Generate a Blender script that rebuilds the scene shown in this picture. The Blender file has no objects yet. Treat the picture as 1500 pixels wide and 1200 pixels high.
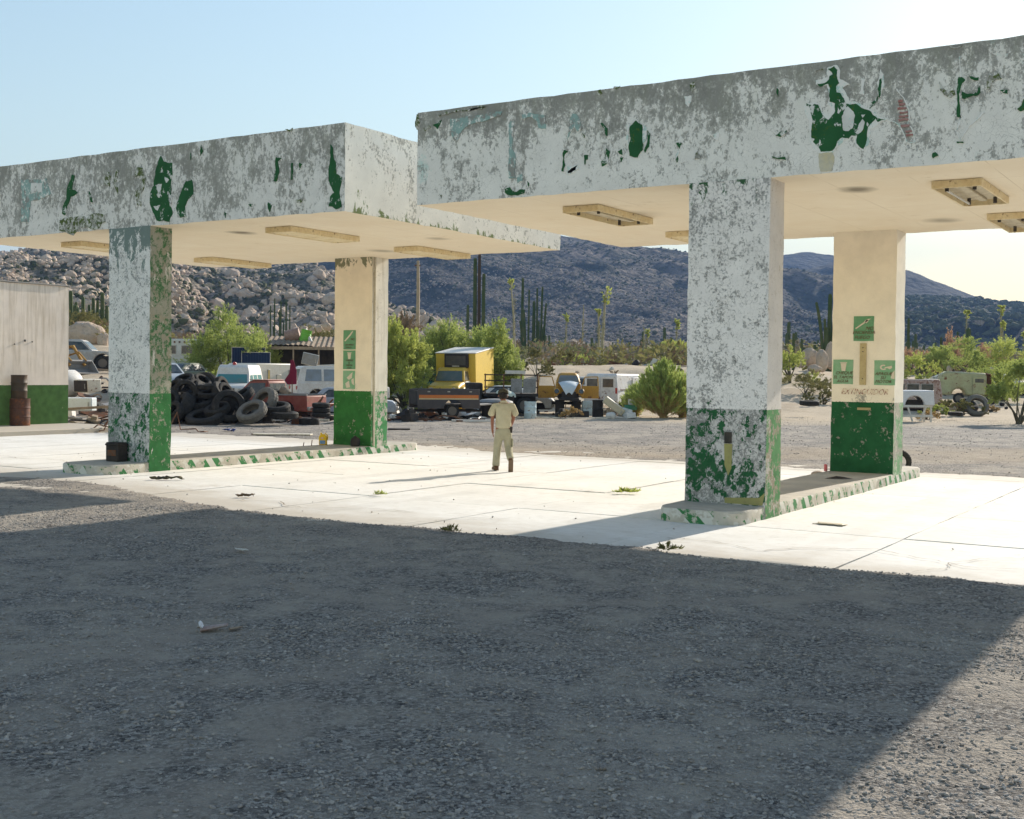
import bpy, math, random
import numpy as np
from mathutils import Matrix, Vector, Euler
rng = np.random.default_rng(7)
rnd = random.Random(5)
S = bpy.context.scene
COL = S.collection

# ------------------------------------------------------------------ camera
YAW, PITCH, ROLL = math.radians(31.965), math.radians(-1.122), math.radians(0.648)
FPX, SY, CAMH = 1777.24, -20.29, 2.165
FWD = np.array([-math.sin(YAW) * math.cos(PITCH), math.cos(YAW) * math.cos(PITCH), math.sin(PITCH)])
R0 = np.array([math.cos(YAW), math.sin(YAW), 0.0]); U0 = np.cross(R0, FWD)
RGT = R0 * math.cos(ROLL) + U0 * math.sin(ROLL); UPV = -R0 * math.sin(ROLL) + U0 * math.cos(ROLL)
cam = bpy.data.objects.new('camera', bpy.data.cameras.new('camera')); COL.objects.link(cam)
M = Matrix.Identity(4)
for i in range(3):
    M[i][0], M[i][1], M[i][2] = RGT[i], UPV[i], -FWD[i]
M[2][3] = CAMH
cam.matrix_world = M
cam.data.sensor_width = 36.0; cam.data.lens = FPX / 1500 * 36.0
cam.data.shift_y = SY / 1500.0
cam.data.clip_start = 0.1; cam.data.clip_end = 20000
S.camera = cam

# ------------------------------------------------------------------ sky, sun, exposure
SUN_EL, SUN_AZ = math.radians(22.98), math.radians(85.7)     # azimuth counted from +X towards +Y
world = bpy.data.worlds.new('World'); S.world = world; world.use_nodes = True
nt = world.node_tree; nt.nodes.clear()
sky = nt.nodes.new('ShaderNodeTexSky'); sky.sky_type = 'NISHITA'; sky.sun_disc = False
sky.sun_elevation = SUN_EL; sky.sun_rotation = math.radians(90) - SUN_AZ
sky.altitude = 600; sky.air_density = 1.65; sky.dust_density = 0.6; sky.ozone_density = 0.8
bg = nt.nodes.new('ShaderNodeBackground'); bg.inputs['Strength'].default_value = 0.094
wo = nt.nodes.new('ShaderNodeOutputWorld')
nt.links.new(sky.outputs[0], bg.inputs['Color']); nt.links.new(bg.outputs[0], wo.inputs['Surface'])
sl = bpy.data.lights.new('sun', 'SUN'); sl.energy = 5.0; sl.angle = math.radians(0.53); sl.color = (1.0, 0.91, 0.78)
sun = bpy.data.objects.new('sun', sl); COL.objects.link(sun)
sdir = Vector((math.cos(SUN_AZ) * math.cos(SUN_EL), math.sin(SUN_AZ) * math.cos(SUN_EL), math.sin(SUN_EL)))
sun.rotation_euler = sdir.to_track_quat('Z', 'Y').to_euler()
S.view_settings.view_transform = 'Standard'; S.view_settings.look = 'None'
S.view_settings.gamma = 1.0; S.view_settings.use_curve_mapping = False
S.view_settings.exposure = 0.92
S.cycles.max_bounces = 8; S.cycles.diffuse_bounces = 4; S.cycles.transparent_max_bounces = 8
S.cycles.volume_bounces = 0; S.cycles.volume_step_rate = 4

# ------------------------------------------------------------------ small maths
def sstep(a, b, x):
    t = np.clip((np.asarray(x, float) - a) / (b - a), 0, 1); return t * t * (3 - 2 * t)
_PT = rng.random((256, 256))
def vnoise(x, y):
    x = np.asarray(x, float); y = np.asarray(y, float)
    xi = np.floor(x).astype(int); yi = np.floor(y).astype(int)
    fx = x - xi; fy = y - yi; fx = fx * fx * (3 - 2 * fx); fy = fy * fy * (3 - 2 * fy)
    a = _PT[xi & 255, yi & 255]; b = _PT[(xi + 1) & 255, yi & 255]
    c = _PT[xi & 255, (yi + 1) & 255]; d = _PT[(xi + 1) & 255, (yi + 1) & 255]
    return (a * (1 - fx) + b * fx) * (1 - fy) + (c * (1 - fx) + d * fx) * fy
def fbm(x, y, n=4, gain=.5):
    t = 0; a = 1; w = 0
    for k in range(n):
        t = t + a * vnoise(x * 2 ** k + 17.3 * k, y * 2 ** k + 9.1 * k); w += a; a *= gain
    return t / w
def ridged(x, y, n=4, gain=.5):
    t = 0; a = 1; w = 0
    for k in range(n):
        t = t + a * (1 - abs(2 * vnoise(x * 2 ** k + 31.3 * k, y * 2 ** k + 5.1 * k) - 1)); w += a; a *= gain
    return t / w
CY, SYW = math.cos(YAW), math.sin(YAW)
def ls(x, y):                       # lateral and depth measured along the view direction
    return x * CY + y * SYW, -x * SYW + y * CY
def xy(l, s):
    return l * CY - s * SYW, l * SYW + s * CY
def terrain(x, y):
    x = np.asarray(x, float); y = np.asarray(y, float)
    l, s = ls(x, y); u = l / np.maximum(s, 1)
    k = sstep(66, 97, s) * 2.7 + sstep(95, 170, s) * 1.9 + sstep(160, 420, s) * 2.5
    lm = sstep(-0.22, -0.34, u) * sstep(46, 66, s) * sstep(130, 90, s) * 1.9
    rm = sstep(.25, .4, u) * sstep(66, 110, s) * .9
    n = (fbm(x * .08, y * .08, 4) - .5) * 1.6 * sstep(62, 84, s) + (fbm(x * .5, y * .5, 3) - .5) * .16 * sstep(48, 75, s)
    return k + lm - rm + n
def tz(x, y): return float(terrain(x, y))
def gpt(px, depth):                 # point of the terrain in image column px at a depth
    l = (px - 750) / FPX * depth
    x, y = xy(l, depth); return x, y, tz(x, y)
def HZ(px): return 547 - 2.6 + 0.0113 * (px - 750)
def zat(px, py, depth): return CAMH + (HZ(px) - py) / FPX * depth
def RZ(rel): return YAW + math.radians(rel)

# ------------------------------------------------------------------ mesh building
class MB:
    def __init__(s): s.v = []; s.f = []; s.m = []; s.n = 0; s.T = Matrix.Identity(4)
    def at(s, loc=(0, 0, 0), rot=(0, 0, 0), sc=(1, 1, 1)):
        s.T = Matrix.Translation(loc) @ Euler([math.radians(a) for a in rot]).to_matrix().to_4x4() @ Matrix.Diagonal((*sc, 1)); return s
    def add(s, vs, fs, mi=0):
        b = s.n
        for p in vs:
            q = s.T @ Vector(p); s.v.append((q.x, q.y, q.z))
        s.n += len(vs)
        for f in fs: s.f.append([b + i for i in f]); s.m.append(mi)
        return s
    def box(s, x0, x1, y0, y1, z0, z1, mi=0):
        v = [(x0, y0, z0), (x1, y0, z0), (x1, y1, z0), (x0, y1, z0), (x0, y0, z1), (x1, y0, z1), (x1, y1, z1), (x0, y1, z1)]
        return s.add(v, [(0, 3, 2, 1), (4, 5, 6, 7), (0, 1, 5, 4), (1, 2, 6, 5), (2, 3, 7, 6), (3, 0, 4, 7)], mi)
    def cbox(s, c, d, mi=0):
        return s.box(c[0] - d[0] / 2, c[0] + d[0] / 2, c[1] - d[1] / 2, c[1] + d[1] / 2, c[2] - d[2] / 2, c[2] + d[2] / 2, mi)
    def tube(s, pts, rad, n=8, mi=0, cap=True):
        pts = [Vector(p) for p in pts]; m = len(pts)
        if not hasattr(rad, '__len__'): rad = [rad] * m
        vs = []; pu = None
        for i, p in enumerate(pts):
            d = (pts[min(i + 1, m - 1)] - pts[max(i - 1, 0)]).normalized()
            if pu is None: pu = Vector((1, 0, 0)) if abs(d.x) < .9 else Vector((0, 1, 0))
            a = (pu - d * pu.dot(d)).normalized(); b = d.cross(a); pu = a
            for k in range(n):
                t = 2 * math.pi * k / n; vs.append(p + (a * math.cos(t) + b * math.sin(t)) * rad[i])
        fs = [(i * n + k, i * n + (k + 1) % n, (i + 1) * n + (k + 1) % n, (i + 1) * n + k) for i in range(m - 1) for k in range(n)]
        if cap: fs += [tuple(range(n))[::-1], tuple(range((m - 1) * n, m * n))]
        return s.add(vs, fs, mi)
    def lathe(s, prof, n=20, mi=0, axis='z', close=False):
        vs = []; m = len(prof)
        for r, z in prof:
            for k in range(n):
                t = 2 * math.pi * k / n; c = (r * math.cos(t), r * math.sin(t), z)
                vs.append(c if axis == 'z' else (c[0], z, c[1]) if axis == 'y' else (z, c[0], c[1]))
        mm = m if close else m - 1
        fs = [(i * n + k, i * n + (k + 1) % n, ((i + 1) % m) * n + (k + 1) % n, ((i + 1) % m) * n + k) for i in range(mm) for k in range(n)]
        if not close: fs += [tuple(range(n))[::-1], tuple(range((m - 1) * n, m * n))]
        return s.add(vs, fs, mi)
    def prism(s, poly, half, mi=0, rim=None):       # poly in (x,z), half(z) or number: extruded along y
        h = half if callable(half) else (lambda z: half)
        n = len(poly); vs = [(x, -h(z), z) for x, z in poly] + [(x, h(z), z) for x, z in poly]
        s.add(vs, [tuple(range(n)), tuple(range(n, 2 * n))[::-1]], mi)
        b = s.n - 2 * n
        for i in range(n):
            j = (i + 1) % n; s.f.append([b + j, b + i, b + n + i, b + n + j]); s.m.append(mi if rim is None else rim)
        return s
    def slabpoly(s, pts, nrm, th, mi=0):            # polygon in space given a thickness against its normal
        nrm = Vector(nrm); n = len(pts); P = [Vector(p) for p in pts]
        vs = P + [p - nrm * th for p in P]
        fs = [tuple(range(n)), tuple(range(n, 2 * n))[::-1]] + [(i, n + i, n + (i + 1) % n, (i + 1) % n) for i in range(n)]
        return s.add(vs, fs, mi)
    def mesh(s, name, mats, smooth=False, ang=None):
        me = bpy.data.meshes.new(name); me.from_pydata(s.v, [], s.f)
        for m in (mats if isinstance(mats, (list, tuple)) else [mats]): me.materials.append(m)
        me.polygons.foreach_set('material_index', s.m)
        if smooth: me.polygons.foreach_set('use_smooth', [True] * len(s.f))
        me.update()
        if smooth and ang is not None:
            try: me.set_sharp_from_angle(angle=math.radians(ang))
            except Exception: pass
        return me
    def build(s, name, mats, parent=None, smooth=False, ang=35, bevel=0, loc=None):
        o = bpy.data.objects.new(name, s.mesh(name, mats, smooth or bevel > 0, ang)); COL.objects.link(o)
        if parent is not None: o.parent = parent
        if loc is not None: o.location = loc
        if bevel:
            b = o.modifiers.new('b', 'BEVEL'); b.width = bevel; b.segments = 2; b.limit_method = 'ANGLE'; b.angle_limit = math.radians(40)
        return o
def npmesh(name, V, F, mats, mi=None, smooth=False):
    V = np.asarray(V, np.float32); F = np.asarray(F, np.int32); k = F.shape[1]
    me = bpy.data.meshes.new(name); me.vertices.add(len(V)); me.vertices.foreach_set('co', V.ravel())
    me.loops.add(F.size); me.loops.foreach_set('vertex_index', F.ravel())
    me.polygons.add(len(F)); me.polygons.foreach_set('loop_start', np.arange(0, F.size, k, dtype=np.int32))
    for m in (mats if isinstance(mats, (list, tuple)) else [mats]): me.materials.append(m)
    if mi is not None: me.polygons.foreach_set('material_index', np.asarray(mi, np.int32))
    me.update(calc_edges=True); me.polygons.foreach_set('use_smooth', np.full(len(F), smooth)); me.update()
    return me
def linkmesh(name, me, parent=None, loc=None, rz=None, mods=None):
    o = bpy.data.objects.new(name, me); COL.objects.link(o)
    if parent is not None: o.parent = parent
    if loc is not None: o.location = loc
    if rz is not None: o.rotation_euler = (0, 0, rz)
    return o
def thing(name, label, cat, loc=(0, 0, 0), rz=0, group=None, rx=0, ry=0, sc=1):
    o = bpy.data.objects.new(name, None); COL.objects.link(o); o.empty_display_size = .2
    o.location = loc; o.rotation_euler = (rx, ry, rz); o.scale = (sc, sc, sc)
    o['label'] = label; o['category'] = cat
    if group: o['group'] = group
    return o
def tag(o, label, cat, group=None, loc=None, rot=None):
    o['label'] = label; o['category'] = cat
    if group: o['group'] = group
    if loc is not None: o.location = loc
    if rot is not None: o.rotation_euler = rot
    return o
def kind(o, k): o['kind'] = k; return o
def dup(o, loc=None, rot=None, label=None, group=None, sc=None):
    def cp(a, par):
        c = a.copy(); COL.objects.link(c); c.parent = par
        for ch in a.children: cp(ch, c)
        return c
    r = cp(o, None)
    if loc is not None: r.location = loc
    if rot is not None: r.rotation_euler = rot
    if label: r['label'] = label
    if group: r['group'] = group
    if sc is not None: r.scale = (sc, sc, sc) if not hasattr(sc, '__len__') else sc
    return r
def ico(sub):
    t = (1 + 5 ** .5) / 2
    v = [(-1, t, 0), (1, t, 0), (-1, -t, 0), (1, -t, 0), (0, -1, t), (0, 1, t), (0, -1, -t), (0, 1, -t), (t, 0, -1), (t, 0, 1), (-t, 0, -1), (-t, 0, 1)]
    f = [(0, 11, 5), (0, 5, 1), (0, 1, 7), (0, 7, 10), (0, 10, 11), (1, 5, 9), (5, 11, 4), (11, 10, 2), (10, 7, 6), (7, 1, 8), (3, 9, 4), (3, 4, 2), (3, 2, 6), (3, 6, 8), (3, 8, 9), (4, 9, 5), (2, 4, 11), (6, 2, 10), (8, 6, 7), (9, 8, 1)]
    v = [np.array(p) / np.linalg.norm(p) for p in v]
    for _ in range(sub):
        c = {}; nf = []
        def mid(a, b):
            k = (min(a, b), max(a, b))
            if k not in c: m = v[a] + v[b]; v.append(m / np.linalg.norm(m)); c[k] = len(v) - 1
            return c[k]
        for a, b, d in f:
            x, y, z = mid(a, b), mid(b, d), mid(d, a); nf += [(a, x, z), (x, b, y), (z, y, d), (x, y, z)]
        f = nf
    return np.array(v), np.array(f, np.int32)
ICO = [ico(0), ico(1), ico(2)]
def scatter_rocks(P, size, sub=0, flat=.6, jit=.25, seed=1):    # many distorted stones as one array of vertices and faces
    g = np.random.default_rng(seed); bv, bf = ICO[sub]; n = len(P)
    if n == 0: return np.zeros((0, 3)), np.zeros((0, 3), int)
    sc = np.stack([g.uniform(.75, 1.3, n), g.uniform(.6, 1.1, n), g.uniform(.75, 1.15, n) * flat], 1) * np.asarray(size)[:, None]
    V = bv[None] * (1 + g.uniform(-jit, jit, (n, len(bv), 1))) * sc[:, None, :]
    a = g.uniform(0, 2 * np.pi, n); b = g.normal(0, .25, n)
    ca, sa, cb, sb = np.cos(a)[:, None], np.sin(a)[:, None], np.cos(b)[:, None], np.sin(b)[:, None]
    X, Y, Z = V[..., 0], V[..., 1], V[..., 2]
    X, Z = X * cb + Z * sb, -X * sb + Z * cb
    X, Y = X * ca - Y * sa, X * sa + Y * ca
    V = np.stack([X, Y, Z], -1) + np.asarray(P)[:, None, :]
    F = bf[None] + (np.arange(n) * len(bv))[:, None, None]
    return V.reshape(-1, 3), F.reshape(-1, 3)

# ------------------------------------------------------------------ materials
class NT:
    def __init__(s, name):
        s.m = bpy.data.materials.new(name); s.m.use_nodes = True; s.t = s.m.node_tree; s.t.nodes.clear()
        s.out = s.t.nodes.new('ShaderNodeOutputMaterial'); s.b = s.t.nodes.new('ShaderNodeBsdfPrincipled')
        s.t.links.new(s.b.outputs[0], s.out.inputs[0]); s.co = s.t.nodes.new('ShaderNodeTexCoord').outputs['Object']
    def n(s, typ, **kw):
        nd = s.t.nodes.new(typ)
        for k, v in kw.items():
            if k in nd.inputs.keys():
                if isinstance(v, bpy.types.NodeSocket): s.t.links.new(v, nd.inputs[k])
                else: nd.inputs[k].default_value = v
            else: setattr(nd, k, v)
        return nd
    def map(s, scale=(1, 1, 1), src=None, rot=(0, 0, 0), loc=(0, 0, 0)):
        nd = s.t.nodes.new('ShaderNodeMapping'); s.t.links.new(src or s.co, nd.inputs[0])
        nd.inputs['Scale'].default_value = scale; nd.inputs['Rotation'].default_value = rot; nd.inputs['Location'].default_value = loc
        return nd.outputs[0]
    def noise(s, scale, detail=4, rough=.55, src=None, dist=0):
        nd = s.n('ShaderNodeTexNoise', Scale=scale, Detail=detail, Roughness=rough, Distortion=dist)
        s.t.links.new(src or s.co, nd.inputs['Vector']); return nd.outputs[0]
    def ramp(s, x, a, b, lo=0., hi=1.):
        nd = s.t.nodes.new('ShaderNodeMapRange'); s.t.links.new(x, nd.inputs[0])
        nd.inputs[1].default_value = a; nd.inputs[2].default_value = b; nd.inputs[3].default_value = lo; nd.inputs[4].default_value = hi
        return nd.outputs[0]
    def math(s, op, a, b=0., c=None):
        nd = s.t.nodes.new('ShaderNodeMath'); nd.operation = op
        for i, v in enumerate((a, b, c)):
            if v is None: continue
            if isinstance(v, bpy.types.NodeSocket): s.t.links.new(v, nd.inputs[i])
            else: nd.inputs[i].default_value = v
        return nd.outputs[0]
    def mix(s, f, a, b, bt='MIX'):
        nd = s.t.nodes.new('ShaderNodeMix'); nd.data_type = 'RGBA'; nd.blend_type = bt
        for k, v in ((0, f), (6, a), (7, b)):
            if isinstance(v, bpy.types.NodeSocket): s.t.links.new(v, nd.inputs[k])
            elif k == 0: nd.inputs[0].default_value = v
            else: nd.inputs[k].default_value = (*v, 1)
        return nd.outputs[2]
    def sep(s, src=None):
        nd = s.t.nodes.new('ShaderNodeSeparateXYZ'); s.t.links.new(src or s.co, nd.inputs[0]); return nd.outputs
    def bump(s, h, strength=.3, dist=.02, prev=None):
        nd = s.t.nodes.new('ShaderNodeBump'); nd.inputs['Strength'].default_value = strength; nd.inputs['Distance'].default_value = dist
        s.t.links.new(h, nd.inputs['Height'])
        if prev is not None: s.t.links.new(prev, nd.inputs['Normal'])
        return nd.outputs[0]
    def fin(s, col, rough=.8, nrm=None, metal=0., spec=.3, **kw):
        for k, v in (('Base Color', col), ('Roughness', rough), ('Metallic', metal), ('Specular IOR Level', spec)):
            if isinstance(v, bpy.types.NodeSocket): s.t.links.new(v, s.b.inputs[k])
            else: s.b.inputs[k].default_value = (*v, 1) if k == 'Base Color' else v
        if nrm is not None: s.t.links.new(nrm, s.b.inputs['Normal'])
        return s.m
_MC = {}
def worn(name, col, dirt=(.22, .17, .12), amt=.35, scale=2.5, rough=.6, metal=0., spec=.3, rust=0., bump=.1):
    if name in _MC: return _MC[name]
    t = NT(name); n1 = t.noise(scale, 6, .65); n2 = t.noise(scale * 6, 4, .6)
    c = t.mix(t.ramp(n1, .35, .75, 0, amt), col, dirt)
    c = t.mix(t.ramp(n2, .45, .75, 0, amt * .7), c, tuple(x * .6 for x in dirt))
    if rust: c = t.mix(t.ramp(t.noise(scale * 1.7, 8, .7), .62 - rust * .25, .66 - rust * .2, 0, 1), c, (.16, .06, .025))
    _MC[name] = t.fin(c, rough, t.bump(n2, bump, .02), metal, spec); return _MC[name]
def glass_mat(name, col=(.02, .03, .035)):
    if name in _MC: return _MC[name]
    t = NT(name); c = t.mix(t.ramp(t.noise(3, 4), .4, .7, 0, .5), col, (.16, .15, .13))
    _MC[name] = t.fin(c, .22, None, 0, .6); return _MC[name]

def flecked(name, col, flecks, thr=.54, sc=5.):
    if name in _MC: return _MC[name]
    t = NT(name); c = t.mix(t.ramp(t.noise(3, 5, .6), .35, .7, 0, .6), col, tuple(x * .6 for x in col))
    for k, f in enumerate(flecks):
        n = t.noise(sc * (1 + .6 * k), 9, .76, t.map((1, 1, .8), loc=(3 * k + 1, 2, 5 * k))); c = t.mix(t.ramp(n, thr + .02 * k, thr + .02 * k + .012), c, f)
    _MC[name] = t.fin(c, .8, t.bump(t.noise(30, 4), .3, .006), 0, .15); return _MC[name]
def peel(name, base, up, ut, low=None, lt=.5, zg=1.64, sc=1., streak=0., third=None, tt=.6, greytop=0., under=None, crack=.0, chips=0., stain=None, tint=None, seam=False, bigw=.30):
    """old plaster with flaking layers of paint; ut / lt = noise level above which that paint is gone"""
    t = NT(name); z = t.sep()[2]
    big = t.noise(.9 * sc, 5, .6, t.map((1, 1, .8))); mid = t.noise(4.2 * sc, 9, .72, t.map((1, 1, .75 if not streak else .6), loc=(3, 1, 7)), .4)
    fine = t.noise(24 * sc, 6, .7); vf = t.noise(120, 3, .6)
    mask = t.math('ADD', t.math('MULTIPLY', big, bigw), t.math('MULTIPLY', mid, .34)); mask = t.math('ADD', mask, t.math('MULTIPLY', t.noise(17 * sc ** .5, 9, .78, t.map((1, 1, .8 if streak else 1), loc=(2, 6, 1)), .3), .66 - bigw))
    if greytop: mask = t.math('ADD', mask, t.ramp(z, greytop[0], greytop[1], 0, greytop[2]))
    b2 = t.mix(t.ramp(t.noise(2.2, 6, .6), .3, .7), base, tuple(x * .72 for x in base)); b2 = t.mix(t.ramp(vf, .3, .7, 0, .45), b2, tuple(min(1, x * 1.35) for x in base))
    upc = t.mix(t.ramp(t.noise(1.6 * sc, 5), .35, .7, 0, .6), up, tuple(x * .82 for x in up))
    if tint is not None: upc = t.mix(t.ramp(t.noise(1.3, 6, .65, t.map((1, 1, 1), loc=(9, 2, 4))), tint[1], tint[1] + .06, 0, .55), upc, tint[0])
    if under is not None:
        b2 = t.mix(t.ramp(t.noise(3.1 * sc, 7, .7, t.map((1, 1, 1), loc=(5, 9, 2))), under[1], under[1] + .03), b2, under[0])
    um = t.ramp(mask, ut - .003, ut + .007, 1, 0)
    chalk = t.mix(t.ramp(mask, ut, ut + .06, .38, 0), b2, upc)
    scour = t.math('MULTIPLY', um, t.ramp(t.noise(70, 6, .75), .36, .46, .72, 1))
    col = t.mix(scour, chalk, upc); hgt = um
    if low is not None:
        lz = t.math('LESS_THAN', t.math('ADD', z, t.math('MULTIPLY', fine, .05)), zg + .025)
        m2 = t.math('ADD', t.math('MULTIPLY', t.noise(1.7 * sc, 5, .6, t.map((1, 1, .8), loc=(1, 8, 3))), .5), t.math('MULTIPLY', t.noise(6.5 * sc, 8, .7, t.map((1, 1, .8), loc=(4, 4, 0)), .5), .5))
        lm = t.ramp(m2, lt - .005, lt + .01, 1, 0)
        lc = t.mix(t.ramp(t.noise(5, 5), .35, .7, 0, .7), low, tuple(x * .55 for x in low))
        b3 = t.mix(.55, b2, upc)
        lowc = t.mix(lm, t.mix(t.ramp(mask, .48, .5), b3, b2), lc)
        col = t.mix(lz, col, lowc); hgt = t.mix(lz, hgt, lm)
    if third is not None:
        tm = t.ramp(t.math('ADD', t.math('MULTIPLY', t.noise(2.4 * sc, 8, .72, t.map((1, 1, .5), loc=(8, 3, 1)), .6), 1.), t.ramp(z, third[1], third[2], 0, third[3])), tt, tt + .015)
        col = t.mix(tm, col, third[0])
    if crack:
        wv = t.n('ShaderNodeVectorMath', operation='ADD'); t.t.links.new(t.co, wv.inputs[0])
        nz = t.n('ShaderNodeTexNoise', Scale=3.); t.t.links.new(t.co, nz.inputs['Vector'])
        sv = t.n('ShaderNodeVectorMath', operation='SCALE'); sv.inputs['Scale'].default_value = .35; t.t.links.new(nz.outputs[1], sv.inputs[0]); t.t.links.new(sv.outputs[0], wv.inputs[1])
        vo = t.n('ShaderNodeTexVoronoi', feature='DISTANCE_TO_EDGE', Scale=6.5 * sc); t.t.links.new(wv.outputs[0], vo.inputs['Vector'])
        cm = t.math('MULTIPLY', t.ramp(vo.outputs[0], .008, .022, 1, 0), t.ramp(t.noise(2.5, 5), .42, .55, 0, crack))
        col = t.mix(cm, col, tuple(x * .45 for x in base))
    if stain is not None:
        st = t.noise(5, 5, .6, t.map((1.3, 1.3, .12)))
        col = t.mix(t.math('MULTIPLY', t.ramp(st, .45, .7, 0, stain[1]), t.ramp(z, stain[2], stain[3], 0, 1)), col, stain[0])
    hs = t.math('ADD', t.math('MULTIPLY', hgt, 1.), t.math('MULTIPLY', fine, .5))
    nb = t.bump(hs, .55, .006); nb = t.bump(vf, .25, .004, nb)
    return t.fin(col, .85, nb, 0, .15)
# ------------------------------------------------------------------ ground
def mat_ground():
    t = NT('gravel_and_dirt'); co = t.co
    l = t.n('ShaderNodeVectorMath', operation='DOT_PRODUCT'); t.t.links.new(co, l.inputs[0]); l.inputs[1].default_value = (-SYW, CY, 0)
    s = l.outputs['Value']
    wob = t.math('MULTIPLY', t.math('SUBTRACT', t.noise(.12, 5, .6), .5), 14.)
    sw = t.math('ADD', s, wob)
    f1 = t.noise(45, 4, .7); f2 = t.noise(12, 6, .7); f3 = t.noise(.55, 6, .6); f4 = t.noise(2.2, 6, .65)
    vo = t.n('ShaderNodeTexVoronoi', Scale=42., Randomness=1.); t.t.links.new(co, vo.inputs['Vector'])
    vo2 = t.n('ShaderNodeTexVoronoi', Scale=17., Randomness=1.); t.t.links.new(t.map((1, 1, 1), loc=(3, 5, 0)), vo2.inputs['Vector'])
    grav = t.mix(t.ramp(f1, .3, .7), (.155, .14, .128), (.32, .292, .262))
    grav = t.mix(t.ramp(vo.outputs[1], .45, .8, 0, .85), grav, (.52, .48, .43)); grav = t.mix(t.ramp(vo.outputs[1], .35, .15, 0, .8), grav, (.055, .052, .05)); grav = t.mix(t.ramp(t.noise(130, 2), .52, .66, 0, .8), grav, (.05, .047, .045))  # pale and dark stones, plus shade of the pits between them painted in
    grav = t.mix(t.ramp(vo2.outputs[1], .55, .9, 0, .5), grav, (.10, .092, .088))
    dust = t.mix(t.ramp(f2, .3, .7), (.35, .31, .26), (.455, .40, .335))
    near = t.mix(t.ramp(t.math('ADD', t.math('MULTIPLY', f3, .6), t.math('MULTIPLY', f4, .4)), .44, .60), grav, dust)
    dirt = t.mix(t.ramp(f2, .3, .7), (.40, .32, .23), (.56, .47, .35))
    dirt = t.mix(t.ramp(t.noise(.35, 6, .7), .52, .68, 0, .6), dirt, (.27, .20, .14))
    dirt = t.mix(t.ramp(f1, .58, .7, 0, .5), dirt, (.2, .16, .12))
    far = t.ramp(sw, 50, 58)
    col = t.mix(far, near, dirt)
    band = t.math('MULTIPLY', t.ramp(sw, 30, 33, 0, 1), t.ramp(sw, 37, 33.5, 0, 1))
    col = t.mix(t.math('MULTIPLY', band, .6), col, (.40, .32, .23))
    for cx_, cy_, rr_ in ((-24., -3., 19.2), (-24., -3., 20.8), (9., -2., 17.0), (9., -2., 18.5), (-3.5, 30., 21.5)):
        xx_, yy_, zz_ = t.sep(); d_ = t.math('SQRT', t.math('ADD', t.math('POWER', t.math('SUBTRACT', xx_, cx_), 2.), t.math('POWER', t.math('SUBTRACT', yy_, cy_), 2.)))
        d_ = t.math('ABSOLUTE', t.math('SUBTRACT', t.math('ADD', d_, t.math('MULTIPLY', t.math('SUBTRACT', f4, .5), .35)), rr_))
        col = t.mix(t.math('MULTIPLY', t.ramp(d_, .10, .24, 1, 0), t.ramp(f3, .38, .6, .05, .55)), col, (.36, .31, .26))
    scrub = t.math('MULTIPLY', t.ramp(s, 95, 140), t.ramp(t.noise(.09, 6, .7), .38, .5))
    col = t.mix(scrub, col, (.13, .13, .085))
    h = t.math('ADD', t.math('MULTIPLY', vo.outputs[0], -.6), t.math('ADD', f1, t.math('MULTIPLY', f2, 1.4)))
    h = t.math('ADD', h, t.math('MULTIPLY', vo2.outputs[0], -.9))
    fade = t.ramp(s, 10, 70, 1., .35)
    nb = t.bump(t.math('MULTIPLY', h, fade), 1., .03)
    return t.fin(col, .95, nb, 0, .1)
def sdf_concrete(x, y):     # >0 inside the concrete apron
    x = np.asarray(x, float); y = np.asarray(y, float)
    fr = 13.55 + .42 * sstep(-12.5, -15, x) + 1.1 * sstep(-14.5, -19, x) + .5 * (fbm(x * .9, y * .0 + 3, 4) - .5)
    bk = 27.7 + (fbm(x * .5, 7 + 0 * x, 4) - .5) * 1.3 + .5 * sstep(-9, -3, x) + .8 * sstep(-19, -22, x)
    return np.minimum(y - fr, bk - y)
def ground_h(x, y):
    d = sdf_concrete(x, y)
    n = (fbm(x * 2.3, y * 2.3, 4) - .5)
    g = .012 + n * .05 + (fbm(x * .3, y * .3, 3) - .5) * .09 * sstep(0.6, -3, d)
    inside = sstep(-.15, .3, d + n * .5)
    inside = inside * sstep(-39, -38, x) + 0 * x
    return g * (1 - inside) - .09 * inside + terrain(x, y)
def grid_axis(parts):
    out = []
    for a, b, st in parts: out.append(np.arange(a, b, st))
    return np.concatenate(out + [np.array([parts[-1][1]])])
la = grid_axis([(-7000, -1000, 800), (-1000, -200, 80), (-200, -60, 8), (-60, -30, 1.), (-30, 18, .2), (18, 60, 1.2), (60, 200, 8), (200, 1000, 80), (1000, 7000, 800)])
sa = grid_axis([(-3000, -200, 400), (-200, -20, 30), (-20, 2, 2), (2, 33, .16), (33, 100, .6), (100, 300, 5), (300, 1000, 35), (1000, 9000, 500)])
LL, SS = np.meshgrid(la, sa); GX, GY = xy(LL, SS); GZ = ground_h(GX, GY)
nl, ns = len(la), len(sa); ii = (np.arange(ns - 1)[:, None] * nl + np.arange(nl - 1)[None]).ravel()
GF = np.stack([ii, ii + 1, ii + nl + 1, ii + nl], 1)
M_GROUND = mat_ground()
ground = linkmesh('ground', npmesh('ground', np.stack([GX.ravel(), GY.ravel(), GZ.ravel()], 1), GF, M_GROUND, smooth=True)); kind(ground, 'structure')

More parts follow.
